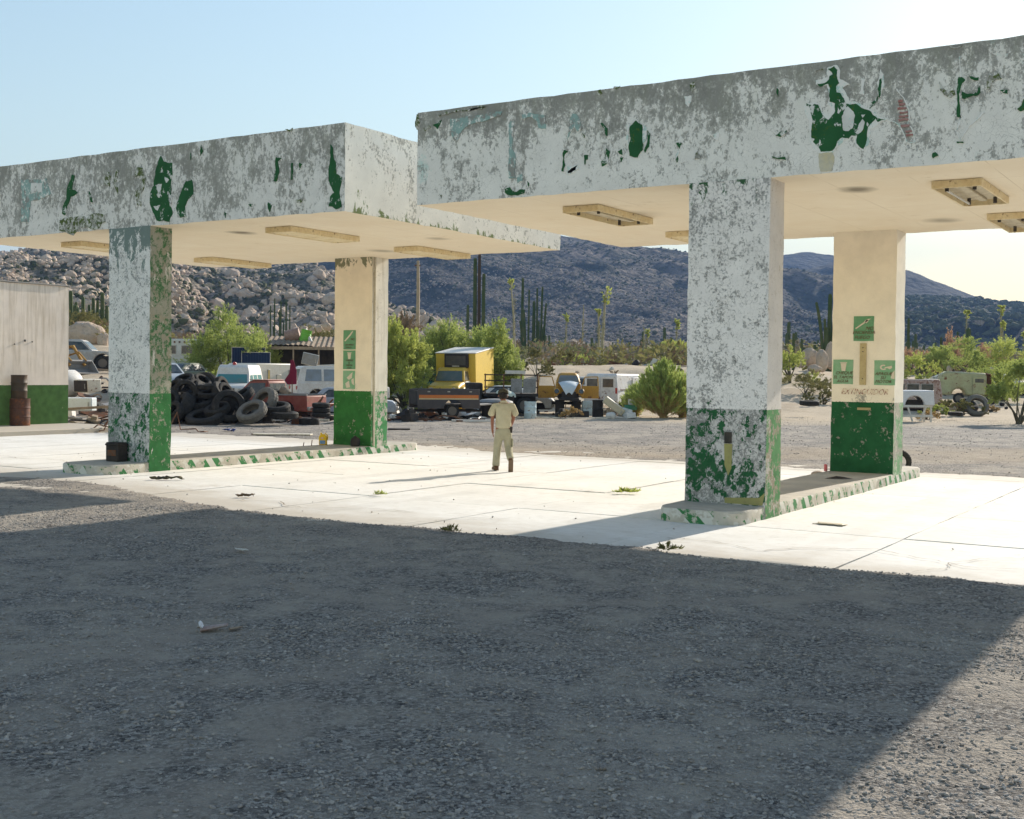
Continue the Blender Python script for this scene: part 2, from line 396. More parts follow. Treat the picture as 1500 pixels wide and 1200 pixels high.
# loose gravel lying on the lot
t = NT('gravel_stone'); oi = t.noise(9, 3, .6); o2 = t.noise(60, 2)
gc = t.mix(t.ramp(oi, .3, .7), (.11, .106, .102), (.50, .46, .415)); gc = t.mix(t.ramp(o2, .35, .65, 0, .8), gc, (.34, .29, .245))
M_STONE = t.fin(gc, .9, t.bump(o2, .3, .01), 0, .15)
def gravel(n, s0, s1, smin, smax, sub, seed, clump):
    g = np.random.default_rng(seed)
    s = np.sqrt(g.uniform(s0 ** 2, s1 ** 2, n)); l = g.uniform(-.50, .50, n) * s
    x, y = xy(l, s); dens = fbm(x * .8, y * .8, 4); keep = (dens + g.uniform(-.16, .16, n) > clump) & (sdf_concrete(x, y) < .1)
    x, y = x[keep], y[keep]; sz = smin * (smax / smin) ** (g.uniform(0, 1, len(x)) ** 2.4)
    z = ground_h(x, y) + sz * .12
    return scatter_rocks(np.stack([x, y, z], 1), sz, sub, .55, .28, seed)
parts = [gravel(62000, 5, 10.5, .004, .019, 0, 11, .37), gravel(60000, 10, 19, .006, .022, 0, 12, .41), gravel(16000, 19, 62, .012, .034, 0, 13, .42), gravel(900, 5, 26, .015, .036, 1, 14, .42)]
V = []; F = []; b = 0
for v, f in parts: V.append(v); F.append(f + b); b += len(v)
kind(linkmesh('gravel', npmesh('gravel', np.concatenate(V), np.concatenate(F), M_STONE)), 'stuff')

# ------------------------------------------------------------------ concrete apron, cast panel by panel
def mat_concrete(name, tone=1.):
    t = NT(name); a = t.noise(.6, 7, .62); b_ = t.noise(6, 7, .7); c_ = t.noise(70, 4, .7)
    c = t.mix(t.ramp(a, .3, .7), (.66 * tone, .64 * tone, .595 * tone), (.77 * tone, .755 * tone, .72 * tone))
    c = t.mix(t.ramp(b_, .5, .78, 0, .5), c, (.46, .42, .35))
    c = t.mix(t.ramp(t.noise(1.7, 8, .75, t.map((1, .35, 1), rot=(0, 0, .5))), .60, .72, 0, .45), c, (.42, .385, .32))
    c = t.mix(t.ramp(c_, .62, .75, 0, .4), c, (.30, .27, .23))
    c = t.mix(t.ramp(t.noise(.45, 7, .7, t.map((1, 1, 1), loc=(7, 3, 0))), .60, .72, 0, .45), c, (.38, .33, .26))
    w_ = t.n('ShaderNodeTexWave', Scale=.09, Distortion=3.5, Detail=1.5); w_.inputs['Detail Scale'].default_value = .35; t.t.links.new(t.co, w_.inputs['Vector'])
    c = t.mix(t.math('MULTIPLY', t.ramp(w_.outputs[1], .955, .985), t.ramp(t.noise(.8, 5), .4, .6, 0, .22)), c, (.40, .38, .34))
    xx_, yy_, zz_ = t.sep(); e_ = t.math('ADD', yy_, t.math('MULTIPLY', t.math('SUBTRACT', t.noise(1.3, 7, .7, t.map((.6, 1, 1))), .5), -3.4)); e_ = t.math('ADD', e_, t.ramp(xx_, -22, -9, -2.2, 0.))
    c = t.mix(t.ramp(e_, 15.0, 13.2, 0, .7), c, (.42, .355, .27)); c = t.mix(t.ramp(t.math('ADD', yy_, t.math('MULTIPLY', a, 3.)), 27.2, 29., 0, .6), c, (.44, .37, .28))
    return t.fin(c, .85, t.bump(t.math('ADD', c_, t.math('MULTIPLY', b_, 2.)), .3, .006), 0, .2)
M_CONC = mat_concrete('sun_bleached_concrete'); M_CONC2 = mat_concrete('old_concrete', .72)
apron = thing('concrete_apron', '', 'apron'); del apron['label']; del apron['category']; kind(apron, 'structure')
base = MB().box(-39, 6, 13.2, 29.6, -.3, -.105).build('bedding', M_CONC2, apron)
xs = [-4.1 + 3.03 * k for k in range(-11, 4)]; ys = [13.0, 13.42, 16.5, 19.52, 22.5, 25.6, 27.1, 29.2]
for i in range(len(xs) - 1):
    for j in range(len(ys) - 1):
        if j in (0, 6) and False: continue
        g = .012; x0, x1, y0, y1 = xs[i] + g, xs[i + 1] - g, ys[j] + g, ys[j + 1] - g
        n = 7; zc = rnd.uniform(-.006, .006)
        vs = []
        for a in range(n + 1):
            for b_ in range(n + 1):
                px, py = x0 + (x1 - x0) * a / n, y0 + (y1 - y0) * b_ / n
                e = .010 if a in (0, n) else 0
                vs.append((px + (rnd.uniform(-e, e)), py + (rnd.uniform(-.01, .01) if b_ in (0, n) else 0), zc + float(fbm(px * .4, py * .4, 3)) * .012 - .006 - (.006 if (a in (0, n) or b_ in (0, n)) else 0)))
        m = MB(); m.add(vs, [(a * (n + 1) + b_, (a + 1) * (n + 1) + b_, (a + 1) * (n + 1) + b_ + 1, a * (n + 1) + b_ + 1) for a in range(n) for b_ in range(n)])
        rim = [a * (n + 1) for a in range(n + 1)] + [n * (n + 1) + b_ for b_ in range(1, n + 1)] + [a * (n + 1) + n for a in range(n - 1, -1, -1)] + [b_ for b_ in range(n - 1, 0, -1)]
        low = [(vs[k][0], vs[k][1], -.1) for k in rim]; b0 = len(vs); m.add(low, [])
        for k in range(len(rim)): m.f.append([rim[k], b0 + k, b0 + (k + 1) % len(rim), rim[(k + 1) % len(rim)]]); m.m.append(0)
        m.build('panel', M_CONC, apron, smooth=True, ang=50)
# wandering cracks in the apron
M_CRACK = worn('crack_dirt', (.16, .12, .085), rough=.95)
def crack(pts, w=.012, seed=0):
    g = random.Random(seed); P = [Vector((*p, 0)) for p in pts]
    for _ in range(4):
        Q = [P[0]]
        for a, b_ in zip(P, P[1:]):
            d = (b_ - a); mm = (a + b_) / 2 + Vector((-d.y, d.x, 0)) * g.uniform(-.16, .16); Q += [mm, b_]
        P = Q
    m = MB(); vs = []
    for i, p in enumerate(P):
        d = (P[min(i + 1, len(P) - 1)] - P[max(i - 1, 0)]).normalized(); ww = w * .55 * g.uniform(.2, 1.3) * (1 if 0 < i < len(P) - 1 else .1)
        q = Vector((-d.y, d.x, 0)) * ww; vs += [(p.x + q.x, p.y + q.y, .014), (p.x - q.x, p.y - q.y, .014)]
    m.add(vs, [(2 * i, 2 * i + 1, 2 * i + 3, 2 * i + 2) for i in range(len(P) - 1)])
    m.build('crack', M_CRACK, apron)
for k, (pts, w) in enumerate([([(-6.8, 14.6), (-5.2, 14.2), (-4.1, 15.2), (-2.9, 14.4), (-.5, 14.9)], .014), ([(-3.3, 13.6), (-3.1, 14.5), (-2.4, 15.6)], .01), ([(-14.8, 14.6), (-12.6, 14.3), (-11, 14.9)], .016),
        ([(-10.4, 13.6), (-10.1, 14.6), (-9.4, 15.2)], .012), ([(-9.8, 17.6), (-8.6, 18.2), (-7.9, 19.5)], .01), ([(-13.5, 18.5), (-12, 19.3), (-10.3, 19.5)], .01), ([(-28.5, 17.8), (-25.4, 18.2), (-22.5, 17.7)], .018), ([(-2.6, 19.8), (-1.4, 21), (-1.2, 22.4)], .012)]): crack(pts, w, k)

# ------------------------------------------------------------------ mountains
def mat_mountain(name, rock, brush, sc, cover, big):
    t = NT(name); n1 = t.noise(sc, 8, .7); n2 = t.noise(sc * 5, 6, .7); n3 = t.noise(big, 5, .6)
    vo = t.n('ShaderNodeTexVoronoi', Scale=sc * 3.2); t.t.links.new(t.co, vo.inputs['Vector'])
    m = t.math('ADD', t.math('MULTIPLY', n1, .55), t.math('MULTIPLY', n3, .45))
    c = t.mix(t.ramp(m, cover - .05, cover + .05), brush, rock)
    c = t.mix(t.ramp(n2, .45, .62, 0, .75), c, tuple(x * .45 for x in brush))
    c = t.mix(t.ramp(vo.outputs[0], .1, .4, .5, 0), c, tuple(min(1, x * 1.25) for x in rock))
    nb = t.bump(t.math('ADD', n2, t.math('MULTIPLY', vo.outputs[0], -1.)), 1., 1.6 / sc * .12)
    return t.fin(c, .95, nb, 0, .05)
def interp(tab, px): return np.interp(px, [a for a, _ in tab], [b_ for _, b_ in tab])
class Hill:
    def __init__(s, tab, D, Ft, amp, nsc, pw=1.3, skew=0, jag=1.): s.tab = tab; s.D = D; s.F = Ft; s.amp = amp; s.nsc = nsc; s.pw = pw; s.skew = skew; s.jag = jag
    def h(s, u, sd):
        px = 750 + u * FPX; D = s.D * (1 + s.skew * (px - 750) / 750); F = s.F
        top = CAMH + (544.4 + .0113 * (px - 750) - interp(s.tab, px)) / FPX * D
        x, y = xy(u * sd, sd); base = terrain(x, y)
        t_ = np.clip((sd - F) / (D - F), 0, 1.6); rise = np.where(t_ < 1, t_ ** s.pw, 1 - (t_ - 1) ** 1.5 * 1.8)
        n = (ridged(x * s.nsc + 50, y * s.nsc, 6, .55) - .55) * s.amp
        env = np.clip(t_ * 3, 0, 1) * (1 - .92 * np.exp(-((t_ - 1) / .16) ** 2))
        jag = (fbm(x * s.nsc * 7, y * s.nsc * 7, 4, .6) - .5) * s.amp * .12 * s.jag * np.clip(t_ * 4, 0, 1)
        z = base - 1.5 + (top - base + 1.5) * rise + n * env + jag
        return np.maximum(z, base - 6)
    def build(s, name, mat, us, n_s, label):
        sd = s.F + (s.D * 1.35 - s.F) * np.linspace(0, 1, n_s) ** 1.15
        sd = sd[:, None] + 0 * us[None]; U = us[None] + 0 * sd; sd = sd + (s.D * s.skew * (U * FPX / 750)) * sstep(0, 1, (sd - s.F) / (s.D - s.F))
        Z = s.h(U, sd); X, Y = xy(U * sd, sd); nu = len(us)
        i2 = (np.arange(n_s - 1)[:, None] * nu + np.arange(nu - 1)[None]).ravel()
        o = linkmesh(name, npmesh(name, np.stack([X.ravel(), Y.ravel(), Z.ravel()], 1), np.stack([i2, i2 + 1, i2 + nu + 1, i2 + nu], 1), mat, smooth=True))
        kind(o, 'structure'); return o
    def rocks(s, n, u0, u1, t0, t1, smin, smax, sub, seed, pw=2., dens=None):
        g = np.random.default_rng(seed); u = g.uniform(u0, u1, n); t_ = g.uniform(t0, t1, n) ** .8
        px = 750 + u * FPX; D = s.D * (1 + s.skew * (px - 750) / 750); sd = s.F + (D - s.F) * t_
        x, y = xy(u * sd, sd)
        if dens is not None:
            k = (fbm(x * dens[0], y * dens[0], 4, .6) + g.uniform(-.1, .1, n)) > dens[1]; u, sd, x, y = u[k], sd[k], x[k], y[k]
        sz = smin * (smax / smin) ** (g.uniform(0, 1, len(u)) ** pw)
        return np.stack([x, y, s.h(u, sd) + sz * .15], 1), sz
L1 = Hill([(-900, 430), (-500, 405), (0, 395), (200, 368), (430, 345), (640, 332), (760, 338), (820, 348), (910, 357), (1005, 373), (1080, 387), (1150, 399), (1222, 416), (1300, 446), (1400, 480), (1500, 505), (1800, 530)], 1350, 420, 60, .0036, 1.25, jag=.5)
L2 = Hill([(700, 420), (900, 412), (1050, 408), (1150, 403), (1190, 391), (1222, 381), (1270, 383), (1328, 397), (1380, 416), (1445, 443), (1520, 470), (1700, 505), (1900, 530)], 1650, 1000, 70, .0030, 1.2)
L3 = Hill([(600, 400), (900, 385), (1060, 375), (1150, 371), (1185, 369), (1222, 374), (1300, 391), (1400, 430), (1500, 470), (1700, 510)], 2100, 1500, 70, .0025, 1.2)
L4 = Hill([(1000, 530), (1150, 500), (1240, 462), (1300, 440), (1328, 435), (1370, 435), (1420, 438), (1460, 444), (1500, 449), (1600, 458), (1800, 470), (2300, 500)], 1150, 480, 40, .005, 1.35)
L0 = Hill([(-900, 400), (-300, 385), (0, 373), (50, 367), (120, 363), (200, 366), (260, 380), (315, 392), (340, 398), (380, 397), (410, 394), (430, 395), (463, 401), (482, 412), (500, 430), (560, 462), (640, 500), (720, 528), (900, 560)], 620, 190, 26, .011, 1.15, jag=2)
LN = Hill([(-900, 420), (-300, 395), (-60, 384), (0, 379), (28, 374), (45, 381), (70, 384), (110, 381), (150, 386), (200, 393), (250, 404), (275, 424), (300, 452), (330, 476), (380, 505), (500, 560)], 330, 150, 14, .02, 1.1, jag=2)
M_MT = mat_mountain('far_mountain_slope', (.22, .185, .16), (.055, .06, .048), .035, .52, .004)
M_MT2 = mat_mountain('distant_ridge', (.075, .066, .06), (.032, .036, .03), .02, .56, .003)
M_HILL = mat_mountain('boulder_hillside', (.38, .31, .25), (.13, .125, .085), .16, .5, .03)
U = lambda a, b_, n: np.linspace((a - 750) / FPX, (b_ - 750) / FPX, n)
L3.build('distant_hill', M_MT2, U(600, 1900, 220), 50, '')
L2.build('distant_hill', M_MT2, U(700, 2100, 260), 70, '')
L1.build('mountain', M_MT, U(-900, 1800, 560), 200, '')
L4.build('low_ridge', M_MT2, U(1000, 2300, 300), 90, '')
L0.build('boulder_hill', M_HILL, U(-900, 900, 460), 170, '')
LN.build('boulder_hill', M_HILL, U(-900, 500, 340), 120, '')
t = NT('granite_boulder'); a = t.noise(.35, 6, .65); b_ = t.noise(2.5, 6, .7)
c = t.mix(t.ramp(a, .3, .7), (.44, .34, .26), (.62, .50, .40)); c = t.mix(t.ramp(b_, .5, .75, 0, .7), c, (.17, .145, .12))
M_GRAN = t.fin(c, .95, t.bump(b_, .8, .25), 0, .05)
t = NT('far_granite'); a = t.noise(.06, 6, .65); b_ = t.noise(1.1, 6, .7)
c = t.mix(t.ramp(a, .3, .7), (.24, .20, .175), (.42, .35, .30)); c = t.mix(t.ramp(b_, .45, .7, 0, .7), c, (.08, .075, .065)); M_GRAN2 = t.fin(c, .95, None, 0, .03)
def rockmass(name, sets, mat=M_GRAN, smooth=False):
    V = []; F = []; b = 0
    for (P, sz), sub, fl, seed in sets:
        v, f = scatter_rocks(P, sz, sub, fl, .17 if sub else .3, seed); V.append(v); F.append(f + b); b += len(v)
    o = linkmesh(name, npmesh(name, np.concatenate(V), np.concatenate(F), mat, smooth=smooth)); kind(o, 'stuff'); return o
u_ = lambda p: (p - 750) / FPX
rockmass('boulder_field', [
    (LN.rocks(9000, u_(-60), u_(400), .02, 1.02, .30, .95, 1, 21, 1.6, (.04, .42)), 0, .9, 21),
    (LN.rocks(1500, u_(-60), u_(400), .05, 1.01, .6, 1.65, 2, 22, 2.4, (.03, .44)), 1, .85, 22),
    (L0.rocks(15000, u_(0), u_(700), .02, 1.01, .5, 1.7, 1, 23, 2.0, (.015, .43)), 0, .9, 23),
    (L0.rocks(1600, u_(0), u_(640), .1, 1.0, 1.0, 2.7, 2, 24, 2.6, (.012, .46)), 1, .85, 24)])
rockmass('mountain_outcrops', [
    (L1.rocks(24000, u_(540), u_(1330), .02, .46, .45, 1.5, 0, 31, 2.0, (.006, .50)), 0, .7, 31),
    (L4.rocks(6000, u_(1130), u_(1560), .02, .45, .7, 2.2, 0, 33, 2.2, (.008, .5)), 0, .7, 33)], M_GRAN2)
# low brush on the slopes
t = NT('desert_brush'); a = t.noise(.3, 4, .6); c = t.mix(t.ramp(a, .3, .7), (.05, .062, .03), (.12, .12, .065)); M_BRUSH = t.fin(c, .95, None, 0, .05)
rockmass('hill_brush', [
    (LN.rocks(4000, u_(-60), u_(400), .0, 1.0, .25, .8, 0, 41, 1.5), 0, .8, 41), (L0.rocks(8000, u_(0), u_(720), .0, 1.0, .4, 1.2, 0, 42, 1.5), 0, .8, 42),
    (L1.rocks(9000, u_(540), u_(1400), .0, 1.0, .6, 1.6, 0, 43, 1.6), 0, .7, 43), (L4.rocks(6000, u_(1130), u_(1560), .0, 1.0, 1.2, 3.5, 0, 44, 1.6), 0, .7, 44)], M_BRUSH)
# one box of pale air round everything
hz = MB().box(-4600, 3200, -60, 5200, -12, 520)
t_ = bpy.data.materials.new('haze_air'); t_.use_nodes = True; t_.node_tree.nodes.clear()
vo_ = t_.node_tree.nodes.new('ShaderNodeVolumePrincipled'); vo_.inputs['Color'].default_value = (.30, .50, .95, 1); vo_.inputs['Density'].default_value = 0.00020; vo_.inputs['Anisotropy'].default_value = -.1
ot_ = t_.node_tree.nodes.new('ShaderNodeOutputMaterial'); t_.node_tree.links.new(vo_.outputs[0], ot_.inputs['Volume'])
HAZE = True
if HAZE: kind(hz.build('haze', t_), 'stuff')
# ------------------------------------------------------------------ canopies
M_SOF = NT('cream_soffit'); t = M_SOF; a = t.noise(1.1, 6, .6); b_ = t.noise(7, 7, .7, t.map((.3, 1, 1))); fv = t.noise(90, 3)
c = t.mix(t.ramp(a, .3, .7), (.82, .70, .52), (.88, .78, .61)); c = t.mix(t.ramp(b_, .62, .78, 0, .35), c, (.45, .32, .17))
c = t.mix(t.ramp(t.noise(2.1, 9, .8), .655, .67, 0, .55), c, (.38, .30, .2)); x_, y_, z_ = t.sep(); jx = t.math('LESS_THAN', t.math('FRACT', t.math('MULTIPLY', x_, .82)), .011); jy = t.math('LESS_THAN', t.math('FRACT', t.math('MULTIPLY', y_, .41)), .005)
c = t.mix(t.math('MULTIPLY', t.math('MAXIMUM', jx, jy), t.ramp(t.noise(1.1, 4), .4, .6, 0, .5)), c, (.45, .34, .2))
for sx_, sy_, rr_, am_ in ((1.43, -2.25, .34, .75), (1.73, 2.24, .40, .5), (-2.9, -1.2, .5, .3), (4.6, .6, .3, .4)):
    dd_ = t.math('SQRT', t.math('ADD', t.math('POWER', t.math('SUBTRACT', x_, sx_), 2.), t.math('POWER', t.math('MULTIPLY', t.math('SUBTRACT', y_, sy_), .8), 2.)))
    c = t.mix(t.math('MULTIPLY', t.ramp(t.math('ADD', dd_, t.math('MULTIPLY', t.noise(4, 4), .15)), .08 + .07, rr_ + .07, am_, 0), 1.), c, (.10, .085, .06))
c = t.mix(t.ramp(t.noise(.8, 9, .82, t.map((1, 1, 1), loc=(4, 4, 4))), .60, .66, 0, .4), c, (.55, .42, .24))
M_SOF = t.fin(c, .85, t.bump(t.math('ADD', fv, b_), .3, .006), 0, .15)
WHITE = (.88, .86, .82); PLAS = (.315, .312, .288); GRN = (.028, .125, .05); CREAM = (.90, .81, .66)
M_FA = peel('flaking_white_fascia', PLAS, WHITE, .533, greytop=(5.8, 6.75, .10), sc=1.9, crack=.5, stain=((.36, .40, .22), .18, 5.4, 7), tint=((.42, .66, .62), .63), under=None, streak=1)
M_FB = peel('flaking_grey_fascia', (.315, .312, .288), (.84, .82, .79), .514, greytop=(5.4, 6.9, .05), sc=1.9, crack=.3, stain=((.3, .33, .2), .2, 5.2, 7), streak=1)
M_FS = peel('flaking_side_fascia', (.30, .30, .26), (.90, .88, .80), .548, greytop=(5.8, 6.8, .02), sc=1.8, crack=.2, streak=1, third=((.19, .24, .10), 5.35, 5.1, .15), tt=.665)
M_TOP = worn('roof_screed', (.3, .29, .27), rough=.95)
AX0, AX1, AY0, AY1, ZB, ZT = -12.88, -0.93, 17.38, 25.40, 5.10, 6.725
BX0, BX1 = -26.14, -14.53
def bumpy_box(x0, x1, y0, y1, z0, z1, st=.28, j=.008, mi=(0, 1, 2, 3)):   # mats: front/back, sides, bottom, top
    m = MB(); g = random.Random(int(abs(x0) * 100))
    nx, ny, nz = [max(1, int(round(a / st))) for a in (x1 - x0, y1 - y0, z1 - z0)]
    idx = {}
    def vid(i, k, q):
        if (i, k, q) not in idx:
            p = [x0 + (x1 - x0) * i / nx, y0 + (y1 - y0) * k / ny, z0 + (z1 - z0) * q / nz]
            on = (i in (0, nx)) + (k in (0, ny)) + (q in (0, nz)); jj = j if on >= 2 else j * .35
            p = [c + g.uniform(-jj, jj) for c in p]; idx[(i, k, q)] = len(m.v); m.v.append(tuple(p)); m.n += 1
        return idx[(i, k, q)]
    def q4(a, b, c, d, mm): m.f.append([vid(*a), vid(*b), vid(*c), vid(*d)]); m.m.append(mm)
    for i in range(nx):
        for q in range(nz):
            q4((i, 0, q), (i + 1, 0, q), (i + 1, 0, q + 1), (i, 0, q + 1), mi[0]); q4((i, ny, q), (i, ny, q + 1), (i + 1, ny, q + 1), (i + 1, ny, q), mi[0])
        for k in range(ny):
            q4((i, k, 0), (i, k + 1, 0), (i + 1, k + 1, 0), (i + 1, k, 0), mi[2]); q4((i, k, nz), (i + 1, k, nz), (i + 1, k + 1, nz), (i, k + 1, nz), mi[3])
    for k in range(ny):
        for q in range(nz):
            q4((0, k, q), (0, k, q + 1), (0, k + 1, q + 1), (0, k + 1, q), mi[1]); q4((nx, k, q), (nx, k + 1, q), (nx, k + 1, q + 1), (nx, k, q + 1), mi[1])
    return m
def frac(pts, lv=3, amp=.12, seed=0):       # roughen a polygon outline
    g = random.Random(seed); P = [Vector(p) for p in pts]
    for _ in range(lv):
        Q = []
        for i, a in enumerate(P):
            b = P[(i + 1) % len(P)]; d = b - a; nn = Vector((-d.z, 0, d.x)) if abs(d.x) + abs(d.z) > abs(d.y) else Vector((0, d.z, -d.y))
            Q += [a, (a + b) / 2 + nn * g.uniform(-amp, amp)]
        P = Q; amp *= .8
    return P
def wall_pt(px, py, Y):                     # a pixel of the survey photograph carried onto the wall plane y = Y
    v = FWD + RGT * (px - 750) / FPX - UPV * (py - 600 - SY) / FPX
    t = Y / v[1]; return Vector((v[0] * t, Y, CAMH + v[2] * t))
M_GP = flecked('bare_green_coat', (.028, .12, .045), [(.70, .70, .68), (.07, .13, .03)], .585, 6)
M_OL = flecked('mossy_olive_coat', (.11, .15, .045), [(.29, .29, .26), (.6, .6, .56)], .50, 9)
M_TEAL = flecked('faded_teal_lettering', (.33, .48, .46), [(.29, .29, .27), (.80, .79, .76)], .53, 7)
M_HALO = flecked('pale_mint_paint', (.56, .72, .68), [(.82, .82, .79), (.82, .81, .79)], .48, 6)
M_WPAT = flecked('chalky_white_coat', (.78, .78, .76), [(.30, .29, .27), (.55, .68, .65)], .57, 8)
M_RED = worn('faded_red_stripe', (.36, .14, .12), (.5, .45, .45), .5, 8, .85)
M_YST = worn('yellow_rust_streak', (.62, .55, .36), (.62, .62, .6), .6, 4, .85)
def zm(ox, oy, k, pts): return [(ox + a * k, oy + b * k) for a, b in pts]
def patch(par, org, Y, pts, mat, name='paint_patch', lift=.004, seed=0, amp=.10, lv=3):
    lv += 1; amp *= 1.25
    P = frac([wall_pt(a, b, Y) for a, b in pts], lv, amp, seed)
    P = [Vector((p.x, Y - lift, p.z)) - org for p in P]
    MB().slabpoly(P, (0, -1, 0), lift + .012).build(name, mat, par)
def stroke(par, org, Y, pts, w, mat, name='paint_line', lift=.006):
    P = [wall_pt(a, b, Y) for a, b in pts]; L = []; Rr = []
    for i, p in enumerate(P):
        d = (P[min(i + 1, len(P) - 1)] - P[max(i - 1, 0)]).normalized(); n_ = Vector((-d.z, 0, d.x)) * w * rnd.uniform(.4, 1.1)
        L.append(p + n_); Rr.append(p - n_)
    Q = [Vector((p.x, Y - lift, p.z)) - org for p in L + Rr[::-1]]
    MB().slabpoly(Q, (0, -1, 0), .01).build(name, mat, par)

canA = thing('fuel_canopy', 'nearer concrete petrol station canopy with big green flaked patch, on the right', 'canopy', (-7.0, 21.4, 0), 0, 'two abandoned fuel canopies')
canB = thing('fuel_canopy', 'farther concrete petrol station canopy on the left, behind the peeling corner with green strip', 'canopy', (-20.3, 21.4, 0), 0, 'two abandoned fuel canopies')
OA, OB = Vector((-7.0, 21.4, 0)), Vector((-20.3, 21.4, 0))
def canopy(par, org, x0, x1, mf):
    m = bumpy_box(x0 - org.x, x1 - org.x, AY0 - org.y, AY1 - org.y, ZB, ZT)
    m.build('roof_slab', [mf, M_FS, M_SOF, M_TOP], par, smooth=True, ang=40)
canopy(canA, OA, AX0, AX1, M_FA); canopy(canB, OB, BX0, BX1, M_FB)
Z7 = (1120, 80, .15); Z8 = (1300, 50, .1583); Z5 = (600, 140, .17333); Z6 = (820, 100, .17333); Z1 = (0, 160, .41333)
big = [(410,475),(430,490),(470,495),(490,483),(525,490),(540,530),(565,590),(600,625),(625,640),(655,600),(690,555),(690,480),(660,465),(635,460),(630,400),(640,330),(620,285),(580,300),(540,315),(515,285),(560,285),(605,270),(630,240),(635,210),(665,195),(655,170),(620,145),(680,115),(712,150),(705,200),(715,245),(730,280),(700,310),(705,370),(740,375),(775,430),(805,480),(830,490),(890,480),(940,515),(1020,545),(1060,590),(1100,620),(1175,630),(1105,660),(1085,625),(1030,680),(1010,710),(1000,780),(990,870),(965,925),(945,915),(900,870),(905,790),(850,790),(820,820),(760,810),(710,850),(700,890),(660,940),(550,950),(530,910),(480,860),(455,800),(460,700),(470,640),(450,570),(445,520),(410,500)]
patch(canA, OA, AY0 - .008, zm(*Z7, [(385,500),(455,470),(530,470),(560,560),(620,600),(650,560),(615,480),(610,300),(500,290),(500,250),(620,220),(610,130),(700,100),(735,150),(735,240),(830,290),(760,330),(830,460),(900,465),(1040,530),(1120,610),(1200,632),(1100,690),(1030,730),(1015,880),(960,945),(900,905),(890,800),(780,830),(700,910),(660,960),(545,970),(440,840),(430,640)]), M_HALO, lift=.002, seed=3)
patch(canA, OA, AY0 - .008, zm(*Z7, big), M_GP, lift=.007, seed=1, amp=.07)
for i, h_ in enumerate([[(815,505),(870,560),(885,600),(860,720),(820,750),(770,740),(765,680),(755,610),(780,550)], [(960,630),(980,660),(960,740),(920,775),(900,750),(920,690)], [(718,510),(740,560),(725,580),(712,570)], [(945,590),(985,585),(960,620)], [(1005,660),(1020,680),(1008,705),(998,690)], [(540,830),(552,860),(540,890),(528,870)], [(705,675),(735,685),(715,700)], [(455,815),(490,825),(475,850)]]):
    patch(canA, OA, AY0 - .008, zm(*Z7, h_), M_WPAT, lift=.012, seed=10 + i, amp=.08)
patch(canA, OA, AY0 - .008, zm(*Z7, [(530,965),(660,955),(680,1000),(655,1130),(545,1140),(530,1040)]), M_YST, lift=.003, seed=5, amp=.05)
GA = [(Z7, [(1110,405),(1100,450),(1060,500),(1025,530),(1040,470)]), (Z7, [(105,790),(150,755),(220,738),(200,775),(150,805)]), (Z7, [(125,310),(138,350),(132,410),(118,380)]), (Z7, [(70,995),(130,1010),(200,1000),(205,1030),(150,1020),(80,1008)]), (Z7, [(1120,250),(1140,230),(1135,400),(1118,420)]),
      (Z8, [(655,400),(690,398),(720,425),(690,455),(680,480),(672,770),(642,765),(645,600),(650,450)]), (Z8, [(690,530),(740,555),(800,555),(835,530),(850,480),(860,540),(830,570),(750,585),(710,602),(690,595)]), (Z8, [(760,390),(800,400),(845,400),(840,430),(770,415)]),
      (Z8, [(1040,520),(1110,515),(1110,550),(1070,545)]), (Z8, [(1263,600),(1290,600),(1290,700),(1225,715),(1200,695),(1240,660)]), (Z8, [(420,1100),(445,1092),(470,1125),(420,1150),(412,1135)]), (Z8, [(640,995),(700,995),(705,1008),(645,1010)]),
      (Z5, [(805,790),(850,775),(870,805),(900,815),(930,795),(975,795),(970,825),(850,845),(825,840),(805,820)]), (Z5, [(195,250),(270,205),(235,285),(220,265)]), (Z5, [(995,725),(1010,740),(1008,770),(1000,760)]),
      (Z6, [(35,690),(70,700),(40,730),(35,770),(45,820),(30,875),(15,870),(25,790),(25,720)]), (Z6, [(345,465),(365,465),(405,510),(400,575),(385,560),(370,505)]), (Z6, [(390,675),(425,705),(410,805),(355,830),(350,790),(385,765)]), (Z6, [(595,490),(645,442),(698,480),(700,560),(705,640),(700,690),(655,755),(590,740),(583,690),(600,600)]),
      (Z6, [(740,525),(762,550),(755,660),(720,715),(712,690),(735,640),(740,570)]), (Z6, [(490,705),(525,685),(530,730),(505,725)]), (Z6, [(510,755),(535,755),(515,795)]), (Z6, [(985,630),(1030,635),(1010,680)]), (Z6, [(980,770),(1000,740),(990,800)]), (Z6, [(205,735),(240,735),(235,770),(220,775),(215,815),(208,810)]), (Z6, [(190,545),(210,570),(205,590)])]
for i, (z_, p_) in enumerate(GA): patch(canA, OA, AY0 - .008, zm(*z_, p_), M_GP, lift=.006, seed=30 + i, amp=.08, lv=2)
OLA = [(Z8, [(945,385),(1000,380),(1025,360),(1060,410),(1000,420),(960,460),(950,515),(925,505),(925,440)]), (Z8, [(480,440),(520,500),(560,540),(620,520),(630,560),(590,590),(520,560),(485,510)]), (Z6, [(1140,770),(1165,700),(1190,740),(1180,765)]), (Z6, [(310,190),(345,180),(360,210),(330,230)]), (Z6, [(450,160),(510,150),(480,180)]),
       (Z5, [(240,165),(300,140),(380,130),(430,125),(300,160),(250,175)]), (Z5, [(115,275),(170,250),(180,270),(130,300)]), (Z5, [(440,122),(560,100),(650,92),(560,112),(450,132)]), (Z5, [(62,160),(72,160),(70,290),(62,290)]), (Z6, [(1100,130),(1140,120),(1150,170),(1115,200)]), (Z5, [(258,840),(275,845),(268,870)]), (Z7, [(490,150),(570,140),(580,160),(500,165)]), (Z8, [(570,110),(700,105),(640,130)])]
